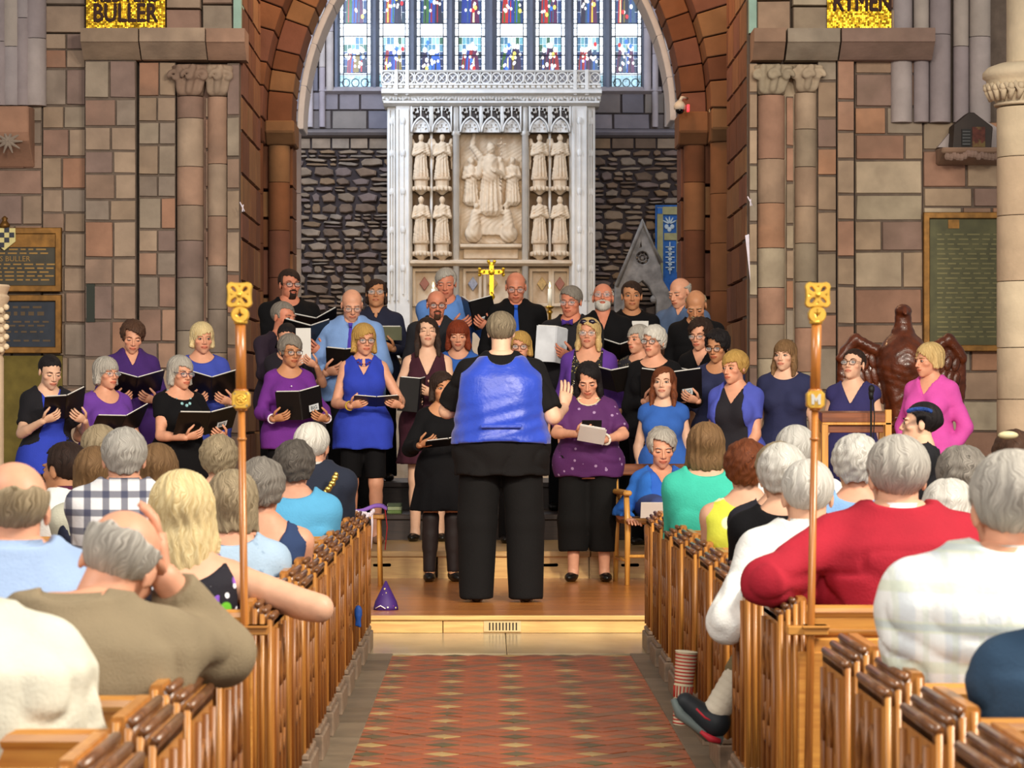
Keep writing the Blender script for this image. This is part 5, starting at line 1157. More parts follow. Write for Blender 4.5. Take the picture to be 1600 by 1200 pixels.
# ------------------------------------------------ head template (metres, eye level at the origin, facing -y)
def cm(*a): return tuple(x/100 for x in a)
def head_template(fem, h):
    f = Field(cm(-9.5, -13, -15), cm(9.5, 12.5, 13), h); K = lambda x: x/100
    f.ell(cm(0, 1.6, 3.4), cm(7.2, 9.0, 7.8), 0); f.ell(cm(0, -2.4, -2.6), cm(6.0 if not fem else 5.8, 6.3, 7.3), K(2.2))
    f.ell(cm(0, -3.4, -7.2), cm(4.7 if not fem else 4.1, 4.5, 3.7), K(2.5)); f.ell(cm(0, -6.4, -9.6), cm(2.3 if not fem else 1.9, 1.7, 1.5), K(2))
    for s in (-1, 1):
        f.ell(cm(s*4.5, -5.2, -2.2), cm(1.9, 2.0, 1.6), K(1.5)); f.ell(cm(s*2.8, -7.3, 2.1), cm(2.6, 1.3, .8 if not fem else .6), K(1))
    f.ell(cm(0, -6.4, -6.2), cm(3.2, 2.6, 2.6), K(1.6))
    for s in (-1, 1): f.carve(Field.fell(np.array(cm(s*3.15, -9.0, .1)), np.array(cm(1.9, 1.5, 1.15))), K(.9))
    for s in (-1, 1): f.ell(cm(s*3.15, -7.05, 0), cm(1.45, 1.25, 1.2), K(.3))
    f.cone(cm(0, -8.2, 1.2), cm(0, -10.4, -3.2), K(.65), K(1.1 if not fem else .95), K(.7))
    for s in (-1, 1): f.ell(cm(s*1.15, -9.2, -3.6), cm(.8, 1.0, .7), K(.4))
    f.ell(cm(0, -8.95, -5.75), cm(2.2, .75, .5), K(.35)); f.ell(cm(0, -8.85, -6.85), cm(1.85, .8, .62), K(.3))
    for s in (-1, 1): f.ell(cm(s*7.25, 1.3, -.6), cm(.85, 1.8, 3.0), K(.5), np.array(Matrix.Rotation(s*.25, 3, 'Z') @ Matrix.Rotation(.15, 3, 'X')))
    f.cone(cm(0, 1.2, -5), cm(0, 2.6, -14), K(5.6 if not fem else 4.9), K(5.6 if not fem else 4.9), K(1.5))
    V, Q = f.mesh(); P = V*100; T = np.ones((len(V), 4))
    lip = (np.abs(P[:, 2]+6.25) < 1.15-.12*P[:, 0]**2*.9) & (P[:, 1] < -7.6) & (np.abs(P[:, 0]) < 2.7)
    T[lip, :3] = (.86, .52, .50) if fem else (.88, .66, .62)
    ml = (np.abs(P[:, 2]+6.3) < .22) & (P[:, 1] < -7.4) & (np.abs(P[:, 0]) < 2.5); T[ml, :3] = (.40, .2, .18)
    ck = np.exp(-((np.abs(P[:, 0])-4.3)**2+(P[:, 2]+2.8)**2)/5)*(P[:, 1] < -3); T[:, 1] *= 1-.13*ck; T[:, 2] *= 1-.15*ck
    ns = np.exp(-(P[:, 0]**2+(P[:, 1]+10.2)**2+(P[:, 2]+3.2)**2)/2.5); T[:, 1] *= 1-.1*ns; T[:, 2] *= 1-.12*ns
    return V, Q, T
HEADS = {}
def head_t(fem, h):
    if (fem, h) not in HEADS: HEADS[(fem, h)] = head_template(fem, h)
    return HEADS[(fem, h)]
# ------------------------------------------------ hair shapes (head frame)
def hair_shape(style, h, seed=0, L=9.0, t=None, fringe=None, vol=1.0):
    K = .01; lo = (-.15, -.14, -.14-(L*K if style in ('bob', 'long', 'wavy', 'mane') else 0)); f = Field(lo, (.15, .17, .17), h)
    t = t if t is not None else {'short': 1.15, 'bald': .75, 'recede': .9, 'bob': 1.5, 'long': 1.2, 'curly': 2.2, 'updo': .7, 'crop': .8, 'wavy': 2.0, 'mane': 1.8, 'full': 1.7, 'fuzz': .55}[style]
    f.ell(cm(0, 1.8, 3.6), cm(7.3+t, 9.1+t, 7.8+t), 0)
    hl = fringe if fringe is not None else 6.6
    if style in ('bob', 'wavy', 'long', 'mane'):
        w_ = 2.3*vol
        for s in (-1, 1):
            f.cone(cm(s*6.6, 1.5, 3), cm(s*(7.0+.9*vol), .3 if L < 12 else -1.2, -min(L, 9)), K*w_, K*(w_*.92), K*1.5)
            if L > 10: f.cone(cm(s*(7.0+.9*vol), -1.2, -8), cm(s*8.2, -3.0, -L), K*w_*.95, K*w_*.6, K*1.5)
        bl = L if style != 'mane' else L
        f.ell(cm(0, 4.6, -bl*.42), cm(8.0+.6*vol, 5.2*vol, bl*.58+4.2), K*2)
    if style in ('curly', 'full'): f.ell(cm(0, 4.0, -.5), cm(8.2*vol, 7.0*vol, 7.6), K*2)
    if style == 'updo': f.ell(cm(0, 9.2, 2.0), cm(3.0, 2.8, 3.0), K*1)
    # face opening
    def face(x, y, z):
        x, y, z = x*100, y*100, z*100
        wl = 6.0 if style not in ('bob', 'wavy', 'long', 'mane') else 5.5-.0*z
        yb = {'bald': 1.0, 'recede': -1.8, 'short': -2.6, 'crop': -2.2, 'updo': -1.5, 'curly': -2.4, 'full': -2.6, 'fuzz': -2.0}.get(style, -1.8)
        sw = (.42 if seed % 2 else -.42) if (fringe or 6.6) > 3.4 and style not in ('bald', 'recede', 'updo') else 0
        a = np.maximum(np.maximum(y-yb, z-(hl-.05*x*x+sw*x+.25*np.sin(4.3*x+seed))), np.abs(x)-wl-(3.5 if style in ('short', 'bald', 'recede', 'crop', 'updo', 'fuzz') else 0))
        return (a+.35*np.sin(2.1*x+seed))/100
    f.carve(face, .004)
    if style in ('short', 'bald', 'recede', 'crop', 'updo', 'fuzz'):
        f.carve(lambda x, y, z: (np.maximum(z*100+.8+.62*np.maximum(y*100, 0), y*0-9)+0*x)/100, .004)
        for s in (-1, 1): f.carve(Field.fell(np.array(cm(s*8.4, .9, -.6)), np.array(cm(2.4, 2.0, 3.0))), .003)
    elif style in ('curly', 'full'):
        f.carve(lambda x, y, z: (z*100+3.0+.32*np.maximum(y*100, -2)+.6*np.sin(160*x+seed))/100, .006)
    else: f.carve(lambda x, y, z: (z*100+L+.5*np.sin(95*x+seed)+.4*np.sin(140*y))/100, .006)
    if style == 'bald': f.carve(lambda x, y, z: (4.6+.12*(y*100)-z*100+.5*np.sin(120*x)*1+0*y)/100, .006)
    if style == 'recede': f.carve(lambda x, y, z: (np.maximum(y*100+4.2-.10*(x*100)**2*-1*.5, 3.0-z*100))/100, .006)
    # locks running down from the crown
    def locks(x, y, z):
        th = np.arctan2(x, y+.02); r = np.sqrt(x*x+y*y)
        if style in ('curly', 'full'): a = .0036 if style == 'full' else .0052; return a*(np.sin(th*9+seed+60*z)*np.sin(85*z+4*np.sin(th*3+seed))+.6*wob(x, y, z, 130, seed))*vol
        am = {'bald': .0010, 'crop': .0012, 'short': .0016, 'recede': .0013, 'updo': .0013, 'fuzz': .0008}.get(style, .0022)
        wv = {'wavy': 2.2, 'mane': 1.6}.get(style, .5)
        return am*(np.sin(th*23+wv*np.sin(50*z+seed)+seed)+.7*np.sin(th*37+seed*2+wv*1.3*np.sin(38*z)))*np.clip(r/.05, 0, 1)
    f.warp(locks)
    return f.mesh()
# ------------------------------------------------ hands
def hand(b, W, u, n, th, sc=1.0, curl=.5, spread=.1, mi=0):
    """palm, four unequal fingers and a thumb: W wrist, u finger direction, n palm normal, th thumb side"""
    u = Vector(u).normalized(); n = Vector(n); n = (n-u*n.dot(u)).normalized(); v = Vector(th); v = (v-u*v.dot(u)-n*v.dot(n)).normalized()
    W = Vector(W); q = lambda a, c, d: W+(u*a+v*c+n*d)*sc
    rows = [(-.012, .021, .016), (.02, .030, .015), (.055, .040, .0145), (.088, .041, .012)]
    vs = []; fs = []; m = 8
    for a, hw, ht in rows:
        for k in range(m):
            t = 2*PI*k/m; vs.append(q(a, hw*math.copysign(abs(math.cos(t))**.7, math.cos(t)), ht*math.sin(t)))
    for i in range(3):
        for k in range(m): fs.append((i*m+k, i*m+(k+1) % m, (i+1)*m+(k+1) % m, (i+1)*m+k))
    fs.append(tuple(range(m-1, -1, -1))); fs.append(tuple(range(3*m, 4*m)))
    flip = (u.cross(v)).dot(n) < 0
    b.add(vs, [g[::-1] for g in fs] if not flip else fs, mi)
    for i, (off, ln, r) in enumerate(((.031, .070, .0088), (.0105, .080, .0092), (-.0105, .074, .0088), (-.030, .058, .0078))):
        p = q(.084, off, 0); a = curl*.55; dv = u+v*(spread*off*14); dv.normalize(); pts = [p-dv*.012*sc]; rad = [r*sc]
        for j, (l, rr) in enumerate(((.46, 1.0), (.31, .93), (.23, .72))):
            d = dv*math.cos(a)+n*math.sin(a); p = p+d*(ln*l*sc); pts.append(p); rad.append(r*rr*sc); a += curl*(.95 if j == 0 else .7)
        b.tube(pts, rad, 6, mi=mi)
    p0 = q(.012, .024, .003); d1 = (u*.62+v*.72+n*.22).normalized(); d2 = (u*.88+v*.28+n*.38).normalized(); p1 = p0+d1*.046*sc; p2 = p1+d2*.032*sc; p3 = p2+(d2+n*.25).normalized()*.024*sc
    b.tube([p0, p1, p2, p3], [.0125*sc, .0108*sc, .0098*sc, .0065*sc], 6, mi=mi)
# ------------------------------------------------ the person builder
ST_M = [(-.16, .150, .108), (0, .172, .118), (.12, .166, .115), (.38, .152, .112), (.65, .168, .122), (.84, .166, .114), (.95, .125, .092), (1.05, .075, .07), (1.12, .06, .06)]
ST_F = [(-.16, .158, .112), (0, .180, .122), (.12, .172, .117), (.38, .134, .102), (.65, .146, .112), (.84, .142, .102), (.95, .105, .082), (1.05, .062, .062), (1.12, .05, .052)]
def person(label, px, top, d, z0, yaw=0, fem=1, w=1.0, belly=0.0, bust=1.0, skin=0, hs=None, hair=('short', 'brown', {}), head=(0, 0, 0), hoff=(0, -.015), neck=0.0, seated=False, seat=.42, nomH=None, lean=(0, 0), shw=None,
           arms=((None, 'hang'), (None, 'hang')), top_=None, over=None, bottom=None, shoes='black', collar=None, tie=None, glasses=None, beard=None, brow=None, closed=False, res=.0145, face=True, legs=None, group=None, drop=0, seed=None, sidelegs=None):
    seed = seed if seed is not None else int(px*7+top) % 97; rnd = random.Random(seed)
    root = thing('person', label, 'person', (WX(px, d), d, z0), math.radians(yaw), group)
    hs = hs or (1.03 if fem else 1.09); crown = WZ(top, d)-z0-.012; H = nomH or (1.68 if seated else crown)
    H = max(1.45, min(1.9, H)); k = H/1.7
    sz = crown-.285*hs-neck; hz = (seat+.09) if seated else .515*crown*1.0
    if not seated: hz = min(hz, sz-.40)
    shw = (shw or (.138 if fem else .160))*(.6+.4*w)*k; lx, ly = lean
    st = ST_F if fem else ST_M; us = np.array([s[0] for s in st]); RX = np.array([s[1] for s in st])*w*k; RY = np.array([s[2] for s in st])*w*k
    RY = RY+belly*np.exp(-((us-.28)/.25)**2); RX = RX+.6*belly*np.exp(-((us-.28)/.28)**2)
    if seated: RX = RX*(1-(1-1/max(w, 1))*np.clip(1-us/.5, 0, 1))
    fine = np.linspace(us[0], us[-1], 60); g5 = np.array([1, 4, 6, 4, 1])/16
    fx = np.interp(fine, us, RX); fy = np.interp(fine, us, RY); fx = np.convolve(np.pad(fx, 2, 'edge'), g5, 'valid'); fy = np.convolve(np.pad(fy, 2, 'edge'), g5, 'valid')
    T = sz+.02-hz
    def torso(g, flare=0, lo=-.16, hi=1.12):
        def fn(x, y, z):
            u = (z-hz)/T; rx = np.interp(u, fine, fx)+g; ry = np.interp(u, fine, fy)+g
            if flare: e = flare*np.clip(.55-u, 0, 1); rx = rx+e; ry = ry+e*.8
            uc = np.clip(u, 0, 1.1); px_ = x-lx*uc; py_ = y-ly*uc-(-belly*.55*np.exp(-((u-.28)/.25)**2))
            q = (np.abs(px_/rx)**2.25+np.abs(py_/ry)**2.25)**(1/2.25)
            return np.maximum((q-1)*np.minimum(rx, ry)*.95, np.maximum(hz+lo*T-z, z-(hz+hi*T)))
        return fn
    tlo = (-.42*w+min(lx, 0), -.36*w+min(ly, 0)-belly, hz-.6*T); thi = (.42*w+max(lx, 0), .36*w+max(ly, 0), sz+.12)
    SH = [Vector((s*shw+lx, ly+.005, sz-.034-drop)) for s in (-1, 1)]
    ul, fl_ = .178*H*.98, .152*H
    ru, re, rw = (.047, .038, .026) if fem else (.053, .043, .030); ru, re, rw = [r*(.68+.32*w)*k for r in (ru, re, rw)]
    E, Wr = [], []
    for i, s in enumerate((-1, 1)):
        tgt, pose = arms[i][0], arms[i][1]; pole = arms[i][2] if len(arms[i]) > 2 else None
        if tgt is None: tgt = (s*(.055+.02*w), -.02, -(ul+fl_)*.985); t = SH[i]+Vector(tgt)
        else: t = Vector((tgt[0]+lx, tgt[1]+ly, sz+tgt[2]))
        dv = t-SH[i]; L_ = dv.length; mx_ = (ul+fl_)*.99
        if L_ > mx_: t = SH[i]+dv*(mx_/L_); dv = t-SH[i]; L_ = mx_
        L_ = max(L_, abs(ul-fl_)+.02)
        a = (ul*ul-fl_*fl_+L_*L_)/(2*L_); hgt = math.sqrt(max(ul*ul-a*a, 0)); pv = Vector(pole or (s*.55, .35, -.9)); dn = dv.normalized(); pv = (pv-dn*pv.dot(dn)).normalized()
        E.append(SH[i]+dn*a+pv*hgt); Wr.append(t)
    # ---- the body: one continuous skin
    zs = [c.z for c in E+Wr]; xs = [c.x for c in E+Wr]; ys = [c.y for c in E+Wr]
    lo = (min(xs+[-.3*w+lx])-.14, min(ys+[-.26*w+ly])-.14, -.02 if not seated else min(zs+[-.02])-.02); hi = (max(xs+[.3*w+lx])+.14, max(ys+[.26*w+ly])+.14, crown-.06)
    if seated: lo = (min(lo[0], -.32), min(lo[1], -.62), lo[2]); hi = (max(hi[0], .32), hi[1], hi[2])
    if sidelegs: lo = (min(lo[0], sidelegs['lo'][0]), min(lo[1], sidelegs['lo'][1]), lo[2]); hi = (max(hi[0], sidelegs['hi'][0]), hi[1], hi[2])
    hp = Vector((lx+hoff[0], ly+hoff[1], crown-.112*hs))
    if seated:
        HIP = [Vector((s*.095*min(w, 1), -.02, hz)) for s in (-1, 1)]; KN = [Vector((s*.095, -.42*k, hz+.005)) for s in (-1, 1)]; AN = [Vector((s*.085, -.40*k, .085)) for s in (-1, 1)]
    else:
        lg = legs or 0.085; HIP = [Vector((s*.085*w*k, 0, hz)) for s in (-1, 1)]; KN = [Vector((s*(lg+.008)*(.5+.5*w), -.015, .275*crown)) for s in (-1, 1)]; AN = [Vector((s*(lg+.012)*(.5+.5*w), .02, .06)) for s in (-1, 1)]
    if sidelegs:
        for i in (0, 1):
            if sidelegs.get(i): KN[i], AN[i] = Vector(sidelegs[i][0]), Vector(sidelegs[i][1])
    f = Field(lo, hi, res)
    f.put(torso(-.012), tlo, thi, 0)
    if fem and bust: [f.ell((s*.072*k*w+lx*.7, ly*.7-.085*k*w, hz+.66*T), (.07*bust, .062*bust, .07*bust), .03) for s in (-1, 1)]
    nb = Vector((lx+hoff[0]*.3, ly+.012, sz+.0)); f.cone(nb, hp+Vector((0, .018, -.085*hs)), .056 if not fem else .047, .052 if not fem else .044, .03)
    for i, s in enumerate((-1, 1)):
        f.cone((lx+s*.045, ly+.015, sz+.025), SH[i], .04*k, .046*k, .05); f.cone(SH[i], E[i], ru, re, .03); f.cone(E[i], Wr[i], re*.98, rw, .015)
        mid = E[i]*.7+Wr[i]*.3; f.cone(E[i]*.85+Wr[i]*.15, mid, re*1.02, re*.98, .015)
    rt, rk, ra = ((.088, .056, .036) if fem else (.085, .06, .04)); rt, rk, ra = rt*(min(w, 1) if seated else w)*k, rk*(.5+.5*w)*k, ra*(.6+.4*w)*k
    for i in (0, 1):
        f.cone(HIP[i], KN[i], rt*.92, rk, .04); f.cone(KN[i], AN[i], rk*.95, ra, .02); m_ = KN[i]*.68+AN[i]*.32; f.cone(m_+Vector((0, .018, .03)), m_+Vector((0, .014, -.05)), rk*.92, rk*.78, .02)
        f.cone(AN[i], AN[i]+Vector((0, -.03, -.03)), ra, ra*.9, .02)
    V, Q = f.mesh()
    Mh = Matrix.Translation(hp) @ Matrix.Translation((0, .015, -.09*hs)) @ Euler((math.radians(head[1]), math.radians(head[2]), math.radians(head[0])), 'XYZ').to_matrix().to_4x4() @ Matrix.Translation((0, -.015, .09*hs)) @ Matrix.Diagonal((hs*(1.0 if fem else 1.02), hs, hs, 1))
    hv, hq, ht = head_t(bool(fem), .0052 if face else .008); Mn = np.array(Mh); hv2 = hv @ Mn[:3, :3].T+Mn[:3, 3]
    hb = MB()
    for i, s in enumerate((-1, 1)):
        pose = arms[i][1]; fd = (Wr[i]-E[i]).normalized(); sc = (1.0 if fem else 1.1)*k
        if pose == 'hang': u, n, t_, c = (fd.x*.5, fd.y-.05, fd.z), (-s, 0, 0), (0, -1, 0), .45
        elif pose == 'hold': u, n, t_, c = (-s*.75+fd.x*.3, fd.y*.35-.15, .25+fd.z*.3), (0, .75, .5), (-s*.1, .3, 1), .55
        elif pose == 'under': u, n, t_, c = (-s*.9, -.35, .05), (0, .35, .9), (0, -.7, .4), .6
        elif pose == 'flat': u, n, t_, c = tuple(fd), (0, 0, -1), (-s, 0, 0), .25
        elif pose == 'lap': u, n, t_, c = (-s*.6, -.7, -.2), (0, 0, -1), (-s*.6, .6, 0), .4
        elif pose == 'up': u, n, t_, c = (s*.18, -.25, .95), (-s*.4, -.9, 0), (-s, 0, .2), .25
        elif isinstance(pose, tuple): u, n, t_, c = pose
        else: continue
        hand(hb, Wr[i], u, n, t_, sc, c)
    nb_ = len(V); nh = len(hv2); hvv = np.array([tuple(v) for v in hb.v]) if hb.v else np.zeros((0, 3))
    AV = np.concatenate([V, hv2, hvv]); faces = [tuple(q) for q in Q.tolist()]+[tuple(q) for q in (hq+nb_).tolist()]+[tuple(i+nb_+nh for i in q) for q in hb.f]
    tint = np.ones((len(AV), 4)); tint[nb_:nb_+nh] = ht
    link('body', npmesh('body', AV, faces, SKIN[skin], True, col=tint), root)
    # ---- hair and face pieces, in the head's frame
    if hair:
        hvx, hqx = hair_shape(hair[0], .0062 if res > .012 else .0055, seed, **hair[2])
        o = link('hair', npmesh('hair', hvx, hqx, HM(hair[1])), root); o.matrix_local = Mh
        if hair[0] in ('bob', 'wavy', 'long', 'mane'): pass
    def hd(b, name, m, smooth=True, par=root):
        o = b.build(name, m, par, smooth); o.matrix_local = Mh if par is root else Matrix.Identity(4); return o
    if face:
        for s in (-1, 1):
            b = MB(); b.ball(cm(s*3.15, -7.42, -.02), cm(1.3, 1.12, .62 if not closed else .2), 10, 6, 0); b.ball(cm(s*3.15, -8.2, -.02), cm(.62, .42, .58 if not closed else .1), 10, 6, 1)
            zz = -.25 if closed else .58
            b.tube([cm(s*1.75, -8.0, -.1), cm(s*2.4, -8.52, zz*.85), cm(s*3.2, -8.68, zz), cm(s*4.0, -8.42, zz*.8), cm(s*4.7, -7.7, -.05)], [.0010, .0017, .0019, .0018, .0012], 5, mi=2)
            if not closed: b.tube([cm(s*1.9, -8.05, -.25), cm(s*3.2, -8.5, -.68), cm(s*4.5, -7.8, -.2)], .0008, 4, mi=2)
            hd(b, 'eye', [EYEW, IRIS, LASH])
            b = MB(); b.tube([cm(s*1.3, -8.75, 1.75), cm(s*2.6, -9.05, 2.35), cm(s*4.0, -8.55, 2.45), cm(s*5.2, -7.3, 1.8)], [.002, .0034, .003, .0012], 6, flat=.7); hd(b, 'eyebrow', HM(brow or (hair[1] if hair else 'grey')))
    if glasses:
        gm = {'dark': BLACK, 'thin': mat('thin_wire_frame', '6a645e', .3, .8), 'brown': mat('tortoise_frame', '3e2418', .3), 'purple': mat('purple_frame', '3c2a52', .3), 'silver': mat('silver_frame', 'b0b0b0', .25, .9)}[glasses]
        b = MB(); r = .0014 if glasses in ('thin', 'silver') else .0022
        for s in (-1, 1):
            b.tube([cm(s*(3.2+2.35*math.copysign(abs(math.cos(a))**.7, math.cos(a))), -9.75+.35*abs(3.2+2.35*math.cos(a)-3.2)*.25, -.35+1.65*math.copysign(abs(math.sin(a))**.8, math.sin(a))) for a in np.linspace(0, 2*PI, 15)], r, 5, cap=False)
            b.tube([cm(s*5.5, -9.6, .4), cm(s*7.2, -6.0, .6), cm(s*7.7, 1.0, .5)], r*.9, 5)
        b.tube([cm(-.9, -9.8, .2), cm(0, -10.0, .45), cm(.9, -9.8, .2)], r, 5); g = hd(b, 'glasses', gm)
        for s in (-1, 1):
            b = MB(); b.prism([cm(s*3.2+2.25*math.cos(a), -.35+1.55*math.sin(a)) for a in np.linspace(0, 2*PI, 12)[:-1]], -.0966, -.096, 'y'); hd(b, 'lens', LENS, False, g)
    if beard:
        f = Field(cm(-8, -12, -15), cm(8, 3, 2), .0055); f.ell(cm(0, -3.2, -6.4), cm(6.0, 6.4, 5.2), 0); f.ell(cm(0, -5.6, -9.4), cm(3.4, 3.0, 2.6), .015)
        f.carve(lambda x, y, z: (np.maximum(-(z*100+4.6-.10*np.abs(x*100)**1.6*.5), -99)+0*y)/100); f.carve(Field.fell(np.array(cm(0, -9.6, -6.2)), np.array(cm(2.3, 2.0, .9)))); f.carve(lambda x, y, z: (-(y*100)+(-.5)+0*x+0*z)/100)
        if beard == 'goatee': f.carve(lambda x, y, z: (2.6-np.abs(x*100)+0*y+0*z)/100)
        f.warp(lambda x, y, z: .0016*wob(x, y, z, 260, 1)); o = f.build('beard', HM(hair[1] if beard != 'white' else 'white'), root); o.matrix_local = Mh
        b = MB(); b.tube([cm(-3.0, -8.3, -5.6), cm(-1.2, -9.7, -4.9), cm(1.2, -9.7, -4.9), cm(3.0, -8.3, -5.6)], [.003, .006, .006, .003], 7); hd(b, 'moustache', HM(hair[1] if beard != 'white' else 'white'))
    # ---- clothes
    def sleeve(f, i, sl, ex, m=.012):
        def cut(a, b_, ra, rb, kk):
            a = np.array(a); b_ = np.array(b_); dr = (b_-a)/np.linalg.norm(b_-a); r = max(ra, rb)+.01; ba = b_-a; L2 = ba @ ba
            def fn(x, y, z):
                px_, py_, pz_ = x-a[0], y-a[1], z-a[2]; t = np.clip((px_*ba[0]+py_*ba[1]+pz_*ba[2])/L2, 0, 1.2)
                return np.maximum(np.sqrt((px_-t*ba[0])**2+(py_-t*ba[1])**2+(pz_-t*ba[2])**2)-(ra+(rb-ra)*t), (x-b_[0])*dr[0]+(y-b_[1])*dr[1]+(z-b_[2])*dr[2])
            f.put(fn, np.minimum(a, b_)-r, np.maximum(a, b_)+r, kk)
        if sl <= 0: return
        e = SH[i].lerp(E[i], min(sl, 1)); r_e = ru+(re-ru)*min(sl, 1)
        (cut if sl < 1 else f.cone)(SH[i], e, ru+m+.004, r_e+m+ex, .03)
        if sl > 1: t = sl-1; e2 = E[i].lerp(Wr[i], t); cut(E[i], e2, re+m+ex, re+(rw-re)*t+m+ex, .03)
    def garment(name, spec, extra=0.0):
        """spec: m material, sl sleeve (0..1 upper arm, ..2 wrist), neck (kind, width, depth), hem z above floor, loose, flare, open (half width of a front opening at hem)"""
        f = Field((lo[0]-.02, lo[1]-.02, max(lo[2], spec.get('hem', hz-.12)-.06)), (hi[0]+.02, hi[1]+.02, min(hi[2], sz+.11)), res); g = .008+spec.get('loose', .008)+extra; hem = spec.get('hem', hz-.04) if not seated else spec.get('hem', hz-.07)
        f.put(torso(g, spec.get('flare', 0), lo=(hem-hz)/T-.05), (tlo[0], tlo[1], hem-.05), thi, 0)
        if fem and bust: [f.ell((s*.072*k*w+lx*.7, ly*.7-.085*k*w, hz+.66*T), (.07*bust+g, .062*bust+g, .07*bust+g), .04) for s in (-1, 1)]
        if hem < hz+.06 and not seated:
            for i in (0, 1): q_ = HIP[i]+(KN[i]-HIP[i])*.55; f.cone(HIP[i]+Vector((0, 0, .04)), q_, rt+.014+g, rt*.9+.014+g+spec.get('flare', 0)*.3, .08)
        sl = spec.get('sl', .5); sl = sl if isinstance(sl, tuple) else (sl, sl)
        for i, s in enumerate((-1, 1)):
            if sl[i] > 0: f.cone((lx+s*.045, ly+.015, sz+.022), SH[i], .04*k+g, .046*k+g, .05)
            else: f.cone((lx+s*.06, ly+.015, sz+.018), SH[i]+Vector((-s*.008, 0, 0)), .034*k+g, .034*k+g, .04)
            sleeve(f, i, sl[i], spec.get('wide', .003)+extra*.5)
            if sl[i] == 0:
                c0 = SH[i]+Vector((s*.078, 0, -.07)); f.carve(Field.fell(np.array(c0), np.array((.056, .12, .115))), .008)
        am = spec.get('fold', .0045); ff = spec.get('ff', 20)
        if am: f.warp(lambda x, y, z: (am*wob(x*1.2, y*1.2, z*.55, ff, seed)+am*2.2*(1-np.abs(wob(x*.9+.5*z, y*.9, z*1.1-.4*x, ff*.62, seed+5)))**5)*np.clip((sz+.02-z)/.12, .15, 1))
        nk = spec.get('neck', ('round', .085, .075)); zn = sz+spec.get('zn', .055 if fem else .078)
        def scoop(x, y, z):
            xx = x-lx; front = (y-ly) < .015; zq = np.minimum(z-zn, 0)
            if nk[0] == 'v': dz = -zq; fr = np.maximum(np.abs(xx)-nk[1]*(1-dz/nk[2]), dz-nk[2])
            else: fr = (np.sqrt((xx/nk[1])**2+(zq/nk[2])**2)-1)*min(nk[1], nk[2])
            bk = (np.sqrt((xx/spec.get('bw', min(nk[1], .09)))**2+(zq/spec.get('back', .035 if fem else .016))**2)-1)*.03
            return np.where(front, fr, bk)+0*z
        f.carve(scoop); f.carve(lambda x, y, z: z-hem-.012*spec.get('ripple', .4)*np.sin(30*x+seed)+0*y)
        if spec.get('open') is not None:
            ob, ot = spec['open']
            f.carve(lambda x, y, z: np.maximum(np.abs(x-lx*np.clip((z-hz)/T, 0, 1))-(ob+(ot-ob)*np.clip((z-hem)/(zn-hem), 0, 1)), (y-ly*.5)+.0))
        V, Q = f.mesh(); return link(name, npmesh(name, V, Q, spec['m']), root)
    if bottom:
        bm_ = bottom; kd = bm_['kind']; hem = bm_.get('hem', .04)
        f = Field((lo[0], lo[1], lo[2]), (hi[0], hi[1], hz+.26), res)
        wg = .012+bm_.get('loose', 0)
        f.put(torso(.006, lo=-.14, hi=.20), (tlo[0], tlo[1], hz-.2*T), (thi[0], thi[1], hz+.36*T), 0)
        if kd == 'trousers':
            hem_r = bm_.get('hem_r', ra+.035)
            for i in (0, 1):
                f.cone(HIP[i], KN[i], rt+.008, rk+wg+.006, .03)
                if sidelegs and sidelegs.get(i): f.cone(KN[i], KN[i].lerp(AN[i], .55), rk+wg, .062, .02)
                elif seated: f.cone(KN[i], AN[i]+Vector((0, 0, .02)), rk+wg+.006, hem_r, .02)
                else: f.cone(KN[i], Vector((AN[i].x, AN[i].y-.01, hem)), rk+wg+.006, hem_r, .02)
            if not sidelegs: f.carve(lambda x, y, z: z-hem+0*x+0*y)
        else:
            fl2 = bm_.get('flare', .06)
            if seated: [f.cone(HIP[i], KN[i], rt+.012, rk+.012, .06) for i in (0, 1)]
            else:
                def sk(x, y, z):
                    t = np.clip((hz+.06-z)/(hz+.06-hem), 0, 1); a = np.arctan2(x, y); r = .172*w*k+.012+fl2*t+.006*np.sin(a*13+seed)*t; return np.maximum(np.sqrt(x*x+(y*1.25)**2)-r, np.maximum(hem-z, z-hz-.08))
                f.put(sk, (-.4, -.35, hem), (.4, .35, hz+.1), .03)
        f.warp(lambda x, y, z: .0045*wob(x*1.3, y*1.3, z*.4, 22, seed+3)); V, Q = f.mesh(); link('skirt' if kd == 'skirt' else 'trousers', npmesh('bottom', V, Q, bm_['m']), root)
    if top_: garment(top_.get('name', 'top'), top_)
    if over: garment(over.get('name', 'cardigan'), over, .009)
    if collar:
        b = MB(); n = 16; VV = []; ff = []
        for j, (r, z_, fr) in enumerate(((.064, .03, 0), (.066, .078, 0), (.094, .028, .026), (.090, .024, .026))):
            for i in range(n+1):
                a = -PI/2+.16+(2*PI-.32)*i/n; fz = max(0, -math.sin(a)); q = r*(1 if not fem else .9); VV.append((lx+q*math.cos(a), ly+.012+q*1.02*math.sin(a)-.012*fz*(j > 1), sz+z_-.028*fz*fz-(fr*fz**4 if j > 1 else 0)))
        for j in range(3):
            for i in range(n): o = j*(n+1)+i; ff.append((o, o+1, o+n+2, o+n+1))
        b.add(VV, ff); b.build('collar', collar, root, True)
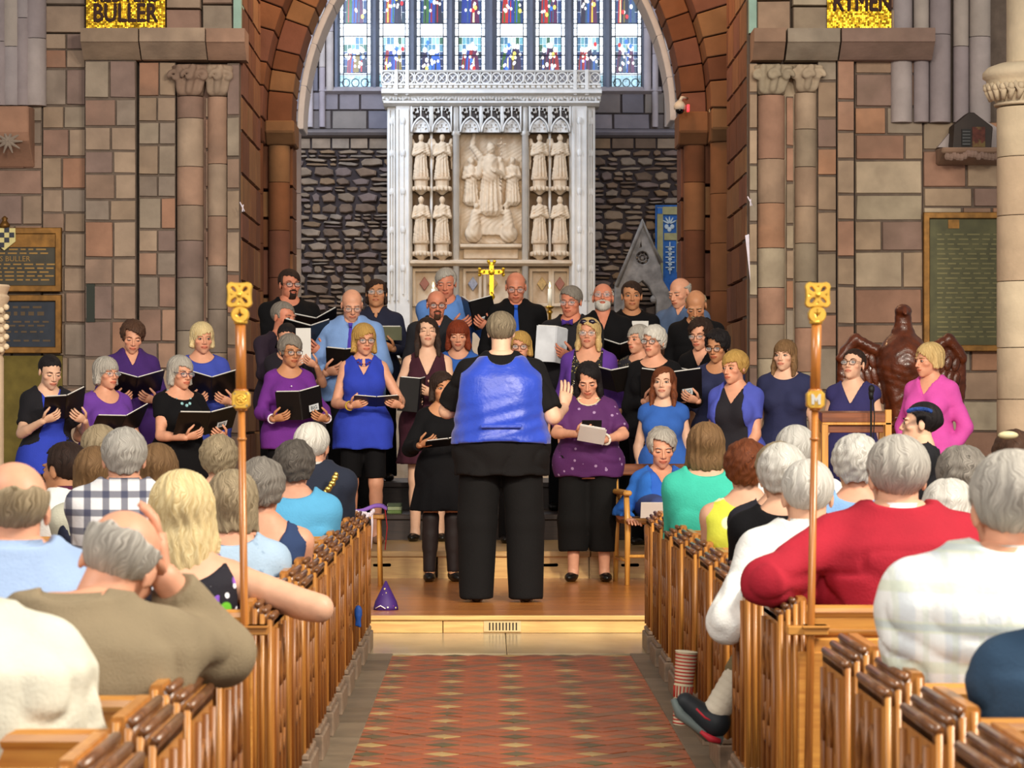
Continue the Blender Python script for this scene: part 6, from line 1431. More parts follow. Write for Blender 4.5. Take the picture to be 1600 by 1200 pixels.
    if tie:
        ym = ly-.10*w*k-.02; b = MB(); kn = tie if not isinstance(tie, tuple) else tie[0]
        zt = sz+.02; y_ = ly*.9-(np.interp(.92, fine, fy)+.022)
        if isinstance(tie, tuple) and tie[1] == 'bow':
            for s in (-1, 1): b.prism([(lx+s*.006, zt-.012), (lx+s*.045, zt-.025), (lx+s*.045, zt+.025), (lx+s*.006, zt+.010)], y_-.022, y_-.004, 'y')
            b.ball((lx, y_-.014, zt), (.012, .012, .013), 8, 6)
        else:
            pts = []
            b.prism([(lx-.018, zt+.012), (lx+.018, zt+.012), (lx+.012, zt-.024), (lx-.012, zt-.024)], y_-.018, y_+.0, 'y')
            n = 8; prev = None
            for i in range(n+1):
                t = i/n; z_ = zt-.02-(zt-.02-hz-.08)*t; u = (z_-hz)/T; yy = ly*min(1, u)-np.interp(u, fine, fy)-.030-belly*.55*math.exp(-((u-.28)/.25)**2); hw = .013+.024*min(1, t*1.3); pts.append((lx*min(1, u), yy, z_, hw))
            VV = []; ff = []
            for x_, y2, z_, hw in pts: VV += [(x_-hw, y2+.004, z_), (x_, y2-.005, z_), (x_+hw, y2+.004, z_)]
            for i in range(n): o = 3*i; ff += [(o, o+1, o+4, o+3), (o+1, o+2, o+5, o+4)]
            VV.append((pts[-1][0], pts[-1][1], pts[-1][2]-.04)); o = 3*n; ff += [(o, o+1, len(VV)-1), (o+1, o+2, len(VV)-1)]
            b.add(VV, ff)
        b.build('tie', kn, root, True)
    if shoes and not seated or (seated and shoes):
        sm = {'black': mat('black_shoe', '15120f', .35), 'brown': mat('brown_shoe', '4a3526', .5), 'tan': mat('tan_sandal', 'a07a62', .6), 'grey': mat('grey_trainer', '4c5250', .6)}[shoes]
        for i, s in enumerate((-1, 1)):
            if sidelegs and sidelegs.get(i): continue
            c = AN[i]; f = Field((c.x-.08, c.y-.24, -.01), (c.x+.08, c.y+.11, .13), .009); oy = s*.15
            R = np.array(Matrix.Rotation(s*.12, 3, 'Z')); f.ell((c.x+s*.012, c.y-.10, .03), (.044, .115, .036), 0, R); f.ell((c.x, c.y+.015, .04), (.036, .055, .04), .03); f.carve(lambda x, y, z: z-.002+0*x+0*y)
            if fem: f.carve(Field.fell(np.array((c.x, c.y-.05, .075)), np.array((.034, .075, .035))), .004)
            f.build('shoe', sm, root)
    R_ = Matrix.Translation(root.location) @ Matrix.Rotation(math.radians(yaw), 4, 'Z')
    return dict(root=root, R=R_, W=[R_ @ w_ for w_ in Wr], Wl=Wr, E=E, SH=SH, sz=sz, hz=hz, hp=hp, Mh=Mh, lx=lx, ly=ly, crown=crown, T=T, fine=fine, fx=fx, fy=fy, w=w, k=k)
# ------------------------------------------------ folders, papers
FOLD = mat('black_folder_cover', '0b0a0c', .38, var=.1); PAPER = mat('white_pages', 'e4e2de', .8, var=.03); STICK = mat('white_sticker', 'cfd4d8', .6); INK = mat('black_ink', '1c2024', .6)
def folder(label, P, yaw=0, tilt=28, opn=22, roll=0, w_=.22, h_=.30, sticker=None, cover=None, pages=True, name='music_folder', cat='folder', txt='BIG', single=False, z_up=None):
    """open folder: spine at P, covers bent towards the singer (+y before yaw)"""
    t = thing(name, label, cat, P); t.rotation_euler = (Euler((0, 0, math.radians(yaw))).to_matrix() @ Euler((math.radians(tilt), math.radians(roll), 0)).to_matrix()).to_euler()
    cover = cover or FOLD; a = math.radians(opn)
    for s in ((-1, 1) if not single else (1,)):
        b = MB(); Mx = Matrix.Rotation(s*a, 4, 'Z') if not single else Matrix.Translation((-w_/2, 0, 0)); b.box(*sorted((s*.002, s*w_)), -.003, .0, -h_/2, h_/2, 0, Mx); c = b.build('cover', cover, t, bevel=.001)
        if sticker == s or (single and sticker):
            b = MB(); x0 = s*w_*.36; b.box(*sorted((x0, x0+s*.085)), -.0042, -.003, -h_*.30, -h_*.30+.05, 0, Mx); st = b.build('sticker', STICK, c); tx = text('lettering', txt, .038, INK, st, (0, 0, 0), depth=.0006); tx.matrix_local = Mx @ Matrix.Translation((x0+s*.0425, -.005, -h_*.30+.025))
        if pages:
            b = MB(); b.box(*sorted((s*.004, s*(w_-.012))), .001, .006, -h_/2+.006, h_/2+.006, 0, Mx); b.build('pages', PAPER, t)
    if not single: b = MB(); b.box(-.006, .006, -.004, .004, -h_/2, h_/2); b.build('spine', cover, t)
    return t

def necklace(p, m, r=.07, drop=.06, n=22, size=.006, big=None, name='necklace'):
    b = MB(); fr = float(np.interp(.90, p['fine'], p['fy']))
    for i in range(n):
        a = 2*PI*i/n; q = max(0, -math.sin(a)); sz_ = size*(big if big and q > .8 else 1); b.ball((p['lx']+r*math.cos(a), p['ly']+.01+r*math.sin(a)-q**2*(fr*.55+.012), p['sz']+.045-drop*q*q-.035*q), sz_, 7, 5)
    return b.build(name, m, p['root'], True)
def wrist_band(p, i, m, name='bracelet', r=.034, t=.006):
    W, E = p['Wl'][i], p['E'][i]; d = (E-W).normalized(); u = d.cross(Vector((0, .3, 1))).normalized(); v = d.cross(u); c = W+d*.02; b = MB()
    b.tube([c+(u*math.cos(a)+v*math.sin(a))*r for a in np.linspace(0, 2*PI, 13)], t, 6); return b.build(name, m, p['root'], True)
# ------------------------------------------------ the singers
BLK_ = cl('black_cloth', '0d0c0f', spec=.2); NAVY_ = cl('navy_cloth', '262a4e'); ROY = cl('royal_blue_cloth', '2a3fb4'); PUR = cl('purple_knit', '5c3492'); DPUR = cl('deep_purple_cloth', '3f1f66'); MAG = cl('magenta_purple_knit', '6a2786')
SHIRTB = cl('light_blue_shirt', '7d9fd6'); DENIM = cl('denim_shirt', '54688a'); BURG = cl('burgundy_cloth', '3c1424'); CHAR = cl('charcoal_cloth', '2a2630'); WHITE_ = cl('white_cloth', 'ecebe6'); PINK_ = cl('pink_knit', 'd050a8'); BLU2 = cl('bright_blue_cloth', '2f5fb2'); PERI = cl('periwinkle_cloth', '4a55b4')
SATIN = mat('blue_satin', '2345c0', .40, var=.12, scale=6, bump=.45, bscale=26, spec=.6, sheen=.3)
TR = dict(kind='trousers', m=BLK_)
def sing(label, px, top, d, z0, fold=None, hands=None, yaw=0, **k):
    """a singer; fold=(pixel x, pixel y, label, options) sets a folder in both hands"""
    fem = k.get('fem', 1); hs = k.get('hs') or (1.03 if fem else 1.09); lx, ly = k.get('lean', (0, 0))
    if fold:
        fx, fy, fl = fold[:3]; o = dict(fold[3]) if len(fold) > 3 else {}; q = math.radians(yaw); fw = o.pop('dist', .33)
        dy = d-fw*math.cos(q); P = Vector((WX(fx, dy), dy, WZ(fy, dy))); crown = WZ(top, d)-z0-.012; sz = crown-.285*hs-k.get('neck', 0)
        L = (Matrix.Translation((WX(px, d), d, z0)) @ Matrix.Rotation(q, 4, 'Z')).inverted() @ P
        sp = o.pop('span', .155); a = []
        one = o.pop('hand', None); hz_ = o.pop('hz', -.10)
        for i, s in enumerate((-1, 1)):
            if one is not None and i != one: a.append(k['arms'][i] if 'arms' in k else (None, 'hang'))
            else: a.append(((L.x+s*sp-lx, L.y+.045-ly, L.z+hz_-sz), o.get('pose', 'hold')))
        o.pop('pose', None); k['arms'] = a
        o.setdefault('yaw', yaw); folder(fl, P, **o)
    return person(label, px, top, d, z0, yaw=yaw, **k)
G1, G2, G3 = .30, .50, .72
sing('woman with dark tied hair in black cardigan over blue top, far left', 75, 552, 20.6, .105, fold=(103, 636, 'black music folder of the far left singer', dict(tilt=50, opn=14, w_=.16, h_=.26, roll=-14)), yaw=25, hair=('updo', 'black', {}), head=(5, 18, 0), skin=3, w=1.08, closed=True,
     top_=dict(m=ROY, sl=0, neck=('v', .09, .14), hem=.74, flare=.06), over=dict(m=cl('black_knit', '15131a'), sl=.75, open=(.10, .06), hem=.72), bottom=TR)
sing('grey bobbed woman with glasses in a purple tee, left', 165, 557, 20.9, .105, fold=(190, 668, 'black folder held low by the purple tee singer', dict(tilt=55, opn=16, roll=-12)), yaw=32, hair=('bob', 'silver', dict(L=8, fringe=2.8)), head=(10, 0, 0), w=1.15, belly=.05, skin=1, glasses='silver', top_=dict(m=cl('violet_tee', '6a3a9c'), sl=.7, neck=('round', .10, .10)), bottom=TR)
sing('brown short-haired woman in a purple dress behind the grey bob', 205, 500, 21.7, G1, fold=(212, 606, 'black folder of the singer in the purple dress', dict(tilt=60, opn=18, sticker=None)), yaw=14, hair=('curly', 'brown', dict(vol=.8)), head=(0, 16, 4), w=1.22, belly=.04, skin=1, closed=True, top_=dict(name='dress', m=DPUR, sl=1.6, neck=('v', .05, .11), hem=.5, flare=.05), bottom=dict(kind='skirt', m=DPUR, hem=.45))
pN = sing('silver-haired woman in black with a turquoise bead necklace', 280, 555, 20.7, .105, fold=(325, 662, 'wide black folder with a white sticker held by the bead necklace singer', dict(tilt=42, opn=10, roll=-6, sticker=1, w_=.24, h_=.22)), yaw=30, hair=('bob', 'silver', dict(L=9, fringe=4.5)), head=(8, 6, 0), w=1.15, glasses='purple', skin=1, top_=dict(m=BLK_, sl=.5, neck=('round', .12, .08), hem=.6, flare=.05), bottom=TR)
necklace(pN, mat('turquoise_bead', '8fc0c4', .3, var=.35, scale=60), .08, .075, 16, .009, 1.5)
sing('blonde bobbed woman in a blue top under the left pier columns', 315, 503, 21.7, G1, fold=(330, 608, 'black folder of the blonde singer by the left pier', dict(tilt=55, opn=20, sticker=None)), yaw=8, hair=('bob', 'paleblond', dict(L=7, fringe=3.5)), head=(10, 3, 0), w=1.1, skin=1, top_=dict(m=cl('mid_blue_knit', '3a49a8'), sl=1.2, neck=('round', .10, .07), hem=.6), bottom=TR)
pM = sing('grey cropped woman in glasses and a buttoned purple cardigan', 452, 522, 21.2, G1, fold=(470, 634, 'black folder with white sticker held by the purple cardigan singer', dict(tilt=15, opn=26, roll=-8, sticker=1, w_=.19, h_=.22, span=.2)), yaw=10, hair=('full', 'grey', dict(vol=.82, fringe=4.5)), head=(16, 6, 0), glasses='brown', skin=2, w=1.0, top_=dict(name='cardigan', m=MAG, sl=1.85, neck=('round', .10, .085), hem=.72, flare=.04), bottom=TR)
wrist_band(pM, 0, LACE); wrist_band(pM, 1, LACE)
b = MB(); [b.ball((0, -float(np.interp(u, pM['fine'], pM['fy']))-.028-.03*(u > .5)*(u < .8), pM['hz']+u*pM['T']), .006, 7, 5) for u in (.4, .5, .6, .7, .78)]; b.build('button', LACE, pM['root'], True)
sing('dark-haired woman half hidden behind the grey cropped singer', 449, 503, 22.45, G2, fold=(474, 540, 'white music sheets of the half hidden dark-haired singer', dict(tilt=12, cover=PAPER, single=True, w_=.12, h_=.28, pages=False, hz=-.16, span=.1)), hair=('updo', 'black', {}), head=(0, 14, 0), skin=1, hs=.98, top_=dict(m=cl('black_scarfed_top', '1c1620'), sl=.8), bottom=TR)
sing('red-faced man with short grey hair in a dark plum shirt', 440, 470, 22.9, G2, fem=0, yaw=28, hair=('crop', 'grey', dict(fringe=6.2)), head=(22, 6, 0), skin=4, w=1.15, fold=(478, 532, 'black folder of the man in the plum shirt', dict(tilt=40, opn=24)), top_=dict(name='shirt', m=cl('plum_shirt', '2a1c2c'), sl=2, hem=.8), collar=cl('plum_shirt', '2a1c2c'), bottom=TR)
sing('tall dark-haired man with goatee and glasses in a black shirt, back left', 452, 420, 23.8, G3, fem=0, yaw=14, hair=('short', 'darkbrown', dict(fringe=5.8)), head=(8, 0, 0), glasses='dark', beard='goatee', skin=4, w=1.28, belly=.04, fold=(493, 517, 'open black folder of the tall man with goatee', dict(tilt=48, opn=26, roll=-8)), top_=dict(name='shirt', m=BLK_, sl=2), collar=BLK_, bottom=TR)
sing('old man in pale blue shirt and purple tie looking down', 549, 449, 22.75, G2, fem=0, hair=('bald', 'silver', {}), head=(8, 20, 0), closed=True, skin=1, w=1.2, belly=.05, glasses='thin', fold=(540, 563, 'dark folder with clear sleeve of the old man in the pale blue shirt', dict(tilt=30, opn=12, w_=.16, h_=.2, span=.16)), top_=dict(name='shirt', m=SHIRTB, sl=1.95, loose=.02, wide=.018, ff=26, neck=('round', .055, .05)), collar=SHIRTB, tie=cl('purple_tie', '4a3aa8'), bottom=TR)
sing('dark long-haired man with shining round glasses in a navy shirt', 588, 435, 23.8, G3, fem=0, hair=('bob', 'darkbrown', dict(L=7, t=1.0, vol=.55, fringe=6.0)), head=(0, -10, 0), glasses='silver', skin=2, fold=(609, 521, 'grey green tablet held by the man in the navy shirt', dict(single=True, cover=mat('olive_tablet', '6a6c56', .4), pages=True, tilt=20, w_=.2, h_=.12, hand=1, span=.03, hz=-.13, name='tablet', cat='tablet')), top_=dict(name='shirt', m=cl('dark_navy_shirt', '1b1e34'), sl=2, neck=('v', .05, .10)), collar=cl('dark_navy_shirt', '1b1e34'), bottom=TR)
pB = sing('blonde bobbed woman in a sleeveless royal blue blouse and black capris', 568, 505, 21.5, G1, fold=(588, 628, 'open black folder with thick white pages held by the royal blue blouse singer', dict(tilt=66, opn=5, w_=.17, h_=.17, span=.19, hz=-.03)), yaw=4, hair=('bob', 'goldblond', dict(L=9.5, fringe=4.2, vol=1.05)), head=(12, 3, 0), glasses='brown', skin=1, w=1.02, shoes='tan',
     top_=dict(name='blouse', m=ROY, sl=0, neck=('v', .075, .15), hem=.72, flare=.05, loose=.010), collar=ROY, bottom=dict(kind='trousers', m=BLK_, hem=.50, hem_r=.07))
necklace(pB, mat('red_bead', '7a2418', .3), .066, .02, 22, .006); wrist_band(pB, 0, mat('rainbow_band', 'c0a030', .5, var=.6, scale=90))
sing('woman with long brown hair in a sleeveless burgundy dress', 668, 495, 21.9, G1, yaw=0, hair=('long', 'darkbrown', dict(L=19, fringe=6.6)), head=(4, -10, 0), closed=True, skin=3, w=.98, neck=.015, arms=(((-.17, -.26, -.38), 'hold'), ((.06, -.30, -.28), 'hold')), top_=dict(name='dress', m=BURG, sl=0, neck=('v', .085, .20), hem=.6, flare=.03), bottom=dict(kind='skirt', m=BURG, hem=.6))
folder('black folder held upright beside the burgundy dress singer', (WX(655, 21.5), 21.5, WZ(618, 21.5)), yaw=40, tilt=8, opn=38, w_=.16, h_=.26)
sing('woman with wavy red bob looking down behind the conductor', 716, 500, 22.5, G2, hair=('bob', 'red', dict(L=11, fringe=2.6, vol=1.15)), head=(0, 8, 0), hs=1.0, skin=1, closed=True, top_=dict(m=BLU2, sl=.8), bottom=TR)
sing('balding man with glasses and moustache in a dark suit', 682, 452, 22.9, G2, fem=0, hair=('bald', 'brown', {}), head=(6, 4, 0), glasses='brown', beard='goatee', skin=4, hs=1.02, top_=dict(name='jacket', m=cl('black_suit', '1a1a20'), sl=2, neck=('v', .06, .15)), collar=cl('blue_collar', '4a6aa0'), bottom=TR)
sing('tall grey-haired man in a mid blue shirt, back row left of the gilt cross', 697, 418, 23.9, G3, fem=0, hair=('short', 'silver', dict(fringe=6.0)), head=(-3, 10, 0), closed=True, skin=4, w=1.2, fold=(738, 494, 'black folder with white sticker raised by the tall grey-haired man', dict(yaw=-32, tilt=24, opn=40, sticker=1, w_=.2, h_=.26)), top_=dict(name='shirt', m=cl('mid_blue_shirt', '5a86cc'), sl=2, loose=.016), collar=cl('mid_blue_shirt', '5a86cc'), bottom=TR)
sing('bald man with glasses in a black shirt and blue tie', 806, 423, 23.6, G3, fem=0, hair=('bald', 'grey', {}), head=(0, 14, 0), closed=True, glasses='thin', skin=4, w=1.25, belly=.03, top_=dict(name='shirt', m=BLK_, sl=2, neck=('round', .055, .05)), collar=BLK_, tie=cl('blue_tie', '2456c0'), bottom=TR)
sing('small fair-haired woman in glasses peeping over the conductor’s shoulder', 813, 517, 21.6, G1, hs=.98, hair=('bob', 'goldblond', dict(L=7, fringe=4.6, vol=1.05)), head=(-4, 0, 0), glasses='brown', skin=1, top_=dict(m=cl('violet_blue_knit', '3c3098'), sl=1.5, neck=('round', .09, .08)), bottom=TR)
sing('grey-haired man with glasses and a purple bow tie', 893, 446, 22.9, G2, fem=0, yaw=-14, hair=('short', 'grey', dict(fringe=5.5)), head=(-4, 4, 0), glasses='silver', skin=4, w=1.2, fold=(868, 538, 'white music folder held up by the man with the purple bow tie', dict(cover=mat('white_folder', 'ccd0d8', .5), tilt=-4, opn=30, yaw=24, w_=.16, h_=.29, roll=6, hand=1, span=.13)), top_=dict(name='shirt', m=cl('black_shirt', '16141a'), sl=2), collar=cl('black_shirt', '16141a'), tie=(cl('purple_bow', '4a2a86'), 'bow'), bottom=TR)
sing('white-bearded man with glasses in an open black shirt', 942, 440, 23.3, G3, fem=0, hair=('bald', 'white', {}), head=(-4, -14, 0), glasses='silver', beard='white', skin=4, w=1.2, top_=dict(name='shirt', m=BLK_, sl=2, neck=('v', .06, .16)), collar=BLK_, bottom=TR, fold=(968, 555, 'open black folder of the white-bearded man', dict(tilt=40, opn=28, w_=.18, h_=.22)))
sing('dark-haired clean-shaven man in a black tee by the stone canopy', 987, 438, 23.9, G3, fem=0, hair=('crop', 'darkbrown', dict(fringe=5.8)), head=(0, 0, 0), skin=2, w=1.12, top_=dict(name='tee', m=BLK_, sl=.9, neck=('round', .085, .06)), bottom=TR, fold=(1000, 520, 'pale music sheet of the man in the black tee', dict(single=True, cover=PAPER, pages=False, tilt=8, w_=.14, h_=.2)))
sing('bald man in a denim blue shirt looking left, back right', 1066, 432, 23.9, G3, fem=0, yaw=-24, hair=('bald', 'silver', {}), head=(-16, 14, 0), closed=True, skin=1, w=1.18, top_=dict(name='shirt', m=DENIM, sl=2, neck=('v', .05, .10)), collar=cl('pale_collar', 'aeb6c4'), bottom=TR)
sing('tanned bald man in black bowing his head, back right', 1088, 449, 23.25, G3, fem=0, yaw=-8, hair=('bald', 'ash', {}), head=(0, 30, 0), closed=True, beard='goatee', skin=2, w=1.22, top_=dict(name='shirt', m=BLK_, sl=2), collar=BLK_, bottom=TR)
pS = sing('fair wavy-haired woman with sunglasses on her head and a purple cardigan', 920, 497, 21.9, G1, yaw=-8, hair=('wavy', 'blond', dict(L=13, fringe=6.0, t=1.9)), head=(-2, -6, 0), glasses='silver', skin=1, w=1.15, top_=dict(m=blot_mat('black_floral_blouse', '1c1a20', [('b09a50', 60, .25), ('d8d0c0', 40, .16)]), sl=1.2, neck=('round', .10, .12)), over=dict(m=PUR, sl=1.3, open=(.14, .11)), bottom=TR)
b = MB(); [b.ball(cm(s*3.2, -7.2, 8.6), cm(2.7, 1.0, 1.9), 10, 7) for s in (-1, 1)]; b.tube([cm(-7.8, -1, 7.5), cm(-5, -7.0, 9), cm(5, -7.0, 9), cm(7.8, -1, 7.5)], .004, 6); o = b.build('sunglasses', mat('dark_purple_lens', '1e1428', .1), pS['root'], True); o.matrix_local = pS['Mh']
folder('black folder under the sunglasses woman’s chin', (WX(960, 21.4), 21.4, WZ(596, 21.4)), yaw=-30, tilt=35, opn=20, w_=.2, h_=.2)
sing('silver bobbed woman with dark glasses and earrings in black', 1022, 508, 21.3, G1, yaw=-14, hair=('full', 'white', dict(vol=.98, fringe=4.2)), head=(-14, -2, 0), glasses='dark', skin=1, w=1.12, fold=(1048, 606, 'wide black folder with a white sticker right of the silver bobbed woman', dict(yaw=-6, tilt=18, opn=24, sticker=1, w_=.25, h_=.24, span=.2)), top_=dict(m=BLK_, sl=1.9, neck=('round', .11, .075)), bottom=TR)
sing('grey-haired woman half hidden behind the silver bobbed woman', 999, 507, 22.4, G2, yaw=-25, hair=('bob', 'silver', dict(L=6, fringe=4)), head=(-20, 0, 0), hs=.98, skin=1, top_=dict(m=blot_mat('dark_print_blouse', '22202a', [('8a8058', 60, .25)]), sl=1.9), bottom=TR)
sing('dark curly-haired woman with thin glasses in black, right', 1096, 497, 22.2, G2, yaw=-20, hair=('curly', 'darkbrown', dict(vol=.82)), head=(-6, 10, 0), glasses='thin', skin=1, closed=True, top_=dict(m=BLK_, sl=1.9, neck=('v', .07, .14)), bottom=TR, fold=(1085, 606, 'black folder of the dark curly-haired woman', dict(tilt=30, opn=22)))
sing('dark short-haired woman with brown glasses in navy', 1123, 515, 21.5, G1, yaw=-22, hair=('curly', 'black', dict(vol=.82)), head=(-4, 10, 0), glasses='brown', skin=2, w=1.05, top_=dict(m=cl('navy_tee', '23284a'), sl=1, neck=('round', .10, .09)), bottom=TR)
sing('blonde short-haired woman in a blue shrug over black lace', 1150, 547, 20.6, .105, yaw=-24, hair=('full', 'goldblond', dict(vol=.8, fringe=3.6)), head=(-18, 4, 0), skin=1, w=1.12, arms=(((-.13, -.12, -.54), 'hang'), ((.10, -.20, -.50), 'lap')), top_=dict(m=cl('black_lace_top', '1d1a22'), sl=0, neck=('v', .09, .15), hem=.7), over=dict(m=PERI, sl=.6, open=(.15, .075), hem=.78), bottom=TR)
sing('woman with long light brown hair and fringe in a navy dress', 1227, 530, 20.9, .105, yaw=-14, hair=('long', 'lightbrown', dict(L=15, fringe=2.4)), head=(-12, -2, 0), skin=3, hs=1.0, w=1.08, top_=dict(name='dress', m=NAVY_, sl=.12, neck=('round', .10, .06), hem=.6), bottom=dict(kind='skirt', m=NAVY_, hem=.55))
sing('dark-haired woman with glasses smiling up behind the reading desk', 1333, 543, 20.6, .105, yaw=-18, hair=('updo', 'darkbrown', {}), head=(-12, -12, 0), glasses='brown', skin=3, w=1.08, top_=dict(name='dress', m=cl('indigo_dress', '2e2b5e'), sl=.15, neck=('v', .085, .17), hem=.6), bottom=dict(kind='skirt', m=cl('indigo_dress', '2e2b5e'), hem=.55))
pP = sing('fair bobbed woman in a bright pink top looking left', 1455, 535, 20.1, .105, yaw=-38, hair=('bob', 'blond', dict(L=5.5, fringe=6.2, vol=1.05)), head=(-26, 4, 0), skin=1, w=1.12, arms=(((-.19, -.10, -.48), 'hang'), ((.17, -.06, -.52), 'hang')), top_=dict(m=PINK_, sl=1.7, neck=('v', .08, .13), hem=.78), bottom=TR)
pG = sing('small woman in a black dress and dark tights before the risers', 690, 580, 20.0, .105, fold=(700, 691, 'thin black folder held low by the woman in the black dress', dict(tilt=72, opn=4, roll=-10, w_=.16, h_=.16, span=.19, hz=-.02, sticker=None)), yaw=6, skin=2, hair=('bob', 'darkbrown', dict(L=10, fringe=5.5)), head=(10, 0, 0), hs=.98, closed=False, w=1.0, legs=.07, top_=dict(name='dress', m=BLK_, sl=1.9, wide=.014, neck=('round', .10, .09), hem=.6), bottom=dict(kind='skirt', m=BLK_, hem=.50, flare=.07))
f = Field((-.25, -.15, .05), (.25, .15, .6), .013)
for s in (-1, 1): f.cone((s*.078, -.015, .45), (s*.085, .02, .07), .062, .044, 0); f.cone((s*.08, .0, .33), (s*.083, .01, .24), .056, .052, .02)
f.build('tights', mat('sheer_black_tights', '231a1a', .55), pG['root'])
# the woman with the phone and papers in a patterned purple tee
pW = sing('dark long-haired woman in a patterned purple tee looking at her papers', 920, 562, 20.0, .105, yaw=-4, fem=1, w=1.28, belly=.06, skin=1, hair=('long', 'black', dict(L=15, fringe=6.6)), head=(-2, 26, 0), closed=True, arms=(((-.07, -.36, -.22), 'hold', (-1, .2, -.6)), ((.12, -.35, -.26), 'hold', (1, .2, -.6))), top_=dict(name='tee', m=blot_mat('purple_print_tee', '54245e', [('a486ae', 17, .17)]), sl=.85, wide=.012, neck=('round', .095, .075), hem=.74), bottom=dict(kind='trousers', m=cl('black_linen', '121111', spec=.2), hem=.21, hem_r=.105, loose=.04))
b = MB(); b.tube([(.075*math.cos(a), -.05-.06*max(0, -math.sin(a))-.035*math.sin(a)*-1*.0, pW['sz']+.03-.05*max(0, -math.sin(a))) for a in np.linspace(0, 2*PI, 20)], .006, 6); b.build('pearl_necklace', mat('pearl', 'd8cca8', .3), pW['root'], True)
wrist_band(pW, 1, mat('pale_watch', 'e0dcd0', .3), 'watch', .036, .009)
Wm = Vector(pW['W'][0]); folder('small dark phone in the patterned tee woman’s right hand', Wm+Vector((.10, -.05, .07)), tilt=40, single=True, pages=False, w_=.14, h_=.075, cover=BLACK, name='phone', cat='phone')
folder('white papers in the patterned tee woman’s left hand', Vector(pW['W'][1])+Vector((-.09, -.07, .035)), tilt=48, roll=10, single=True, cover=PAPER, pages=True, w_=.19, h_=.16, name='music_sheets', cat='papers')
sing('auburn long-haired woman in a plain blue dress behind the seated old lady', 1037, 572, 20.7, .105, yaw=-6, hair=('long', 'auburn', dict(L=17, fringe=6.4)), head=(-6, -6, 0), skin=3, w=1.05, arms=(((-.16, -.10, -.50), 'hang'), ((.15, -.10, -.50), 'hang')), top_=dict(name='dress', m=BLU2, sl=.25, neck=('round', .10, .05), hem=.6), bottom=dict(kind='skirt', m=BLU2, hem=.55))
pO = person('elderly grey curly-haired woman in bright blue seated in the armchair', 1033, 668, 19.78, .105, yaw=8, seated=True, seat=.45, nomH=1.6, fem=1, hs=1.13, hair=('curly', 'silver', dict(vol=.78)), head=(-4, 14, 0), closed=True, skin=1, w=1.22, belly=.06, arms=(((-.27, -.22, -.30), 'flat'), ((.20, -.26, -.36), 'lap')), top_=dict(m=cl('azure_blouse', '2c62c4'), sl=1, neck=('v', .08, .15)), over=dict(m=cl('azure_cardigan', '2a6cc8'), sl=1.85, wide=.012, open=(.10, .10)), bottom=dict(kind='skirt', m=cl('blue_skirt', '3a4a80'), hem=.32))
folder('white programme on the elderly woman’s lap', (WX(1020, 19.25), 19.25, WZ(797, 19.25)), tilt=38, single=True, cover=PAPER, pages=False, w_=.17, h_=.14, name='programme', cat='programme')
# ------------------------------------------------ the conductor, from behind
pC = person('conductor in a shiny blue satin waistcoat over black, seen from behind', 783, 487, 17.8, .105, yaw=180, fem=0, w=1.36, belly=.05, hs=1.06, shw=.168, neck=.025, skin=3, hair=('short', 'greybrown', dict(fringe=5.5, t=1.5)), head=(-4, 4, 0), face=False, res=.0125, legs=.12, shoes='black',
    arms=(((-.40, -.20, -.27), 'up', (-.35, .3, -.95)), ((.20, -.36, -.24), 'flat', (.75, .25, -.8))), top_=dict(name='tee', m=cl('black_jersey', '141213', spec=.2), sl=.88, wide=.016, loose=.010, hem=.80, fold=.006, ff=30, flare=.035, neck=('round', .075, .06)), bottom=dict(kind='trousers', m=cl('black_slacks', '111011', spec=.2), hem=.02, hem_r=.108, loose=.03))
f = Field((-.45, -.4, .85), (.45, .4, 1.62), .0125); sz, hz = pC['sz'], pC['hz']; T_ = pC['T']
def vest(x, y, z):
    u = (z-hz)/T_; rx = np.interp(u, pC['fine'], pC['fx'])+.036+.035*np.clip(.6-u, 0, 1); ry = np.interp(u, pC['fine'], pC['fy'])+.040+.05*np.clip(.6-u, 0, 1); y2 = y+.028*np.exp(-((u-.28)/.25)**2)
    return np.maximum(((np.abs(x/rx)**2.3+np.abs(y2/ry)**2.3)**(1/2.3)-1)*np.minimum(rx, ry), np.maximum(.98-z, z-sz-.05))
f.put(vest, (-.44, -.38, .9), (.44, .38, sz+.06), 0)
for s in (-1, 1): f.cone((s*.05, .02, sz+.015), (s*.19, .01, sz-.05), .056, .064, .05)
for s in (-1, 1): f.carve(Field.fell(np.array((s*.345, -.03, sz-.12)), np.array((.105, .2, .20))), .01)
f.warp(lambda x, y, z: .006*wob(x*1.4, y*1.4, z*.8, 24, 3)+.0045*np.sin(70*z+18*x)*np.exp(-((z-1.12)/.14)**2)); f.carve(lambda x, y, z: np.maximum(((x/.085)**2+((z-sz-.06)/.06)**2-1)*.05, -1.0)+0*y)
f.carve(lambda x, y, z: np.maximum(np.abs(x)-.03-.3*np.maximum(z-1.2, 0), y+.1)); f.carve(lambda x, y, z: z-.995-.02*np.cos(5*x)+0*y)
f.build('waistcoat', SATIN, pC['root'])
b = MB(); yb = float(np.interp((1.115-hz)/T_, pC['fine'], pC['fy']))+.052
b.box(-.13, .13, yb-.02, yb, 1.10, 1.125); b.build('back_strap', SATIN, pC['root'], bevel=.006)
b = MB(); b.tube([(.06*math.cos(a), .0+.062*math.sin(a), sz+.055) for a in np.linspace(0, 2*PI, 16)], .012, 6); b.build('neckband', cl('black_jersey', '141213', spec=.2), pC['root'], True)
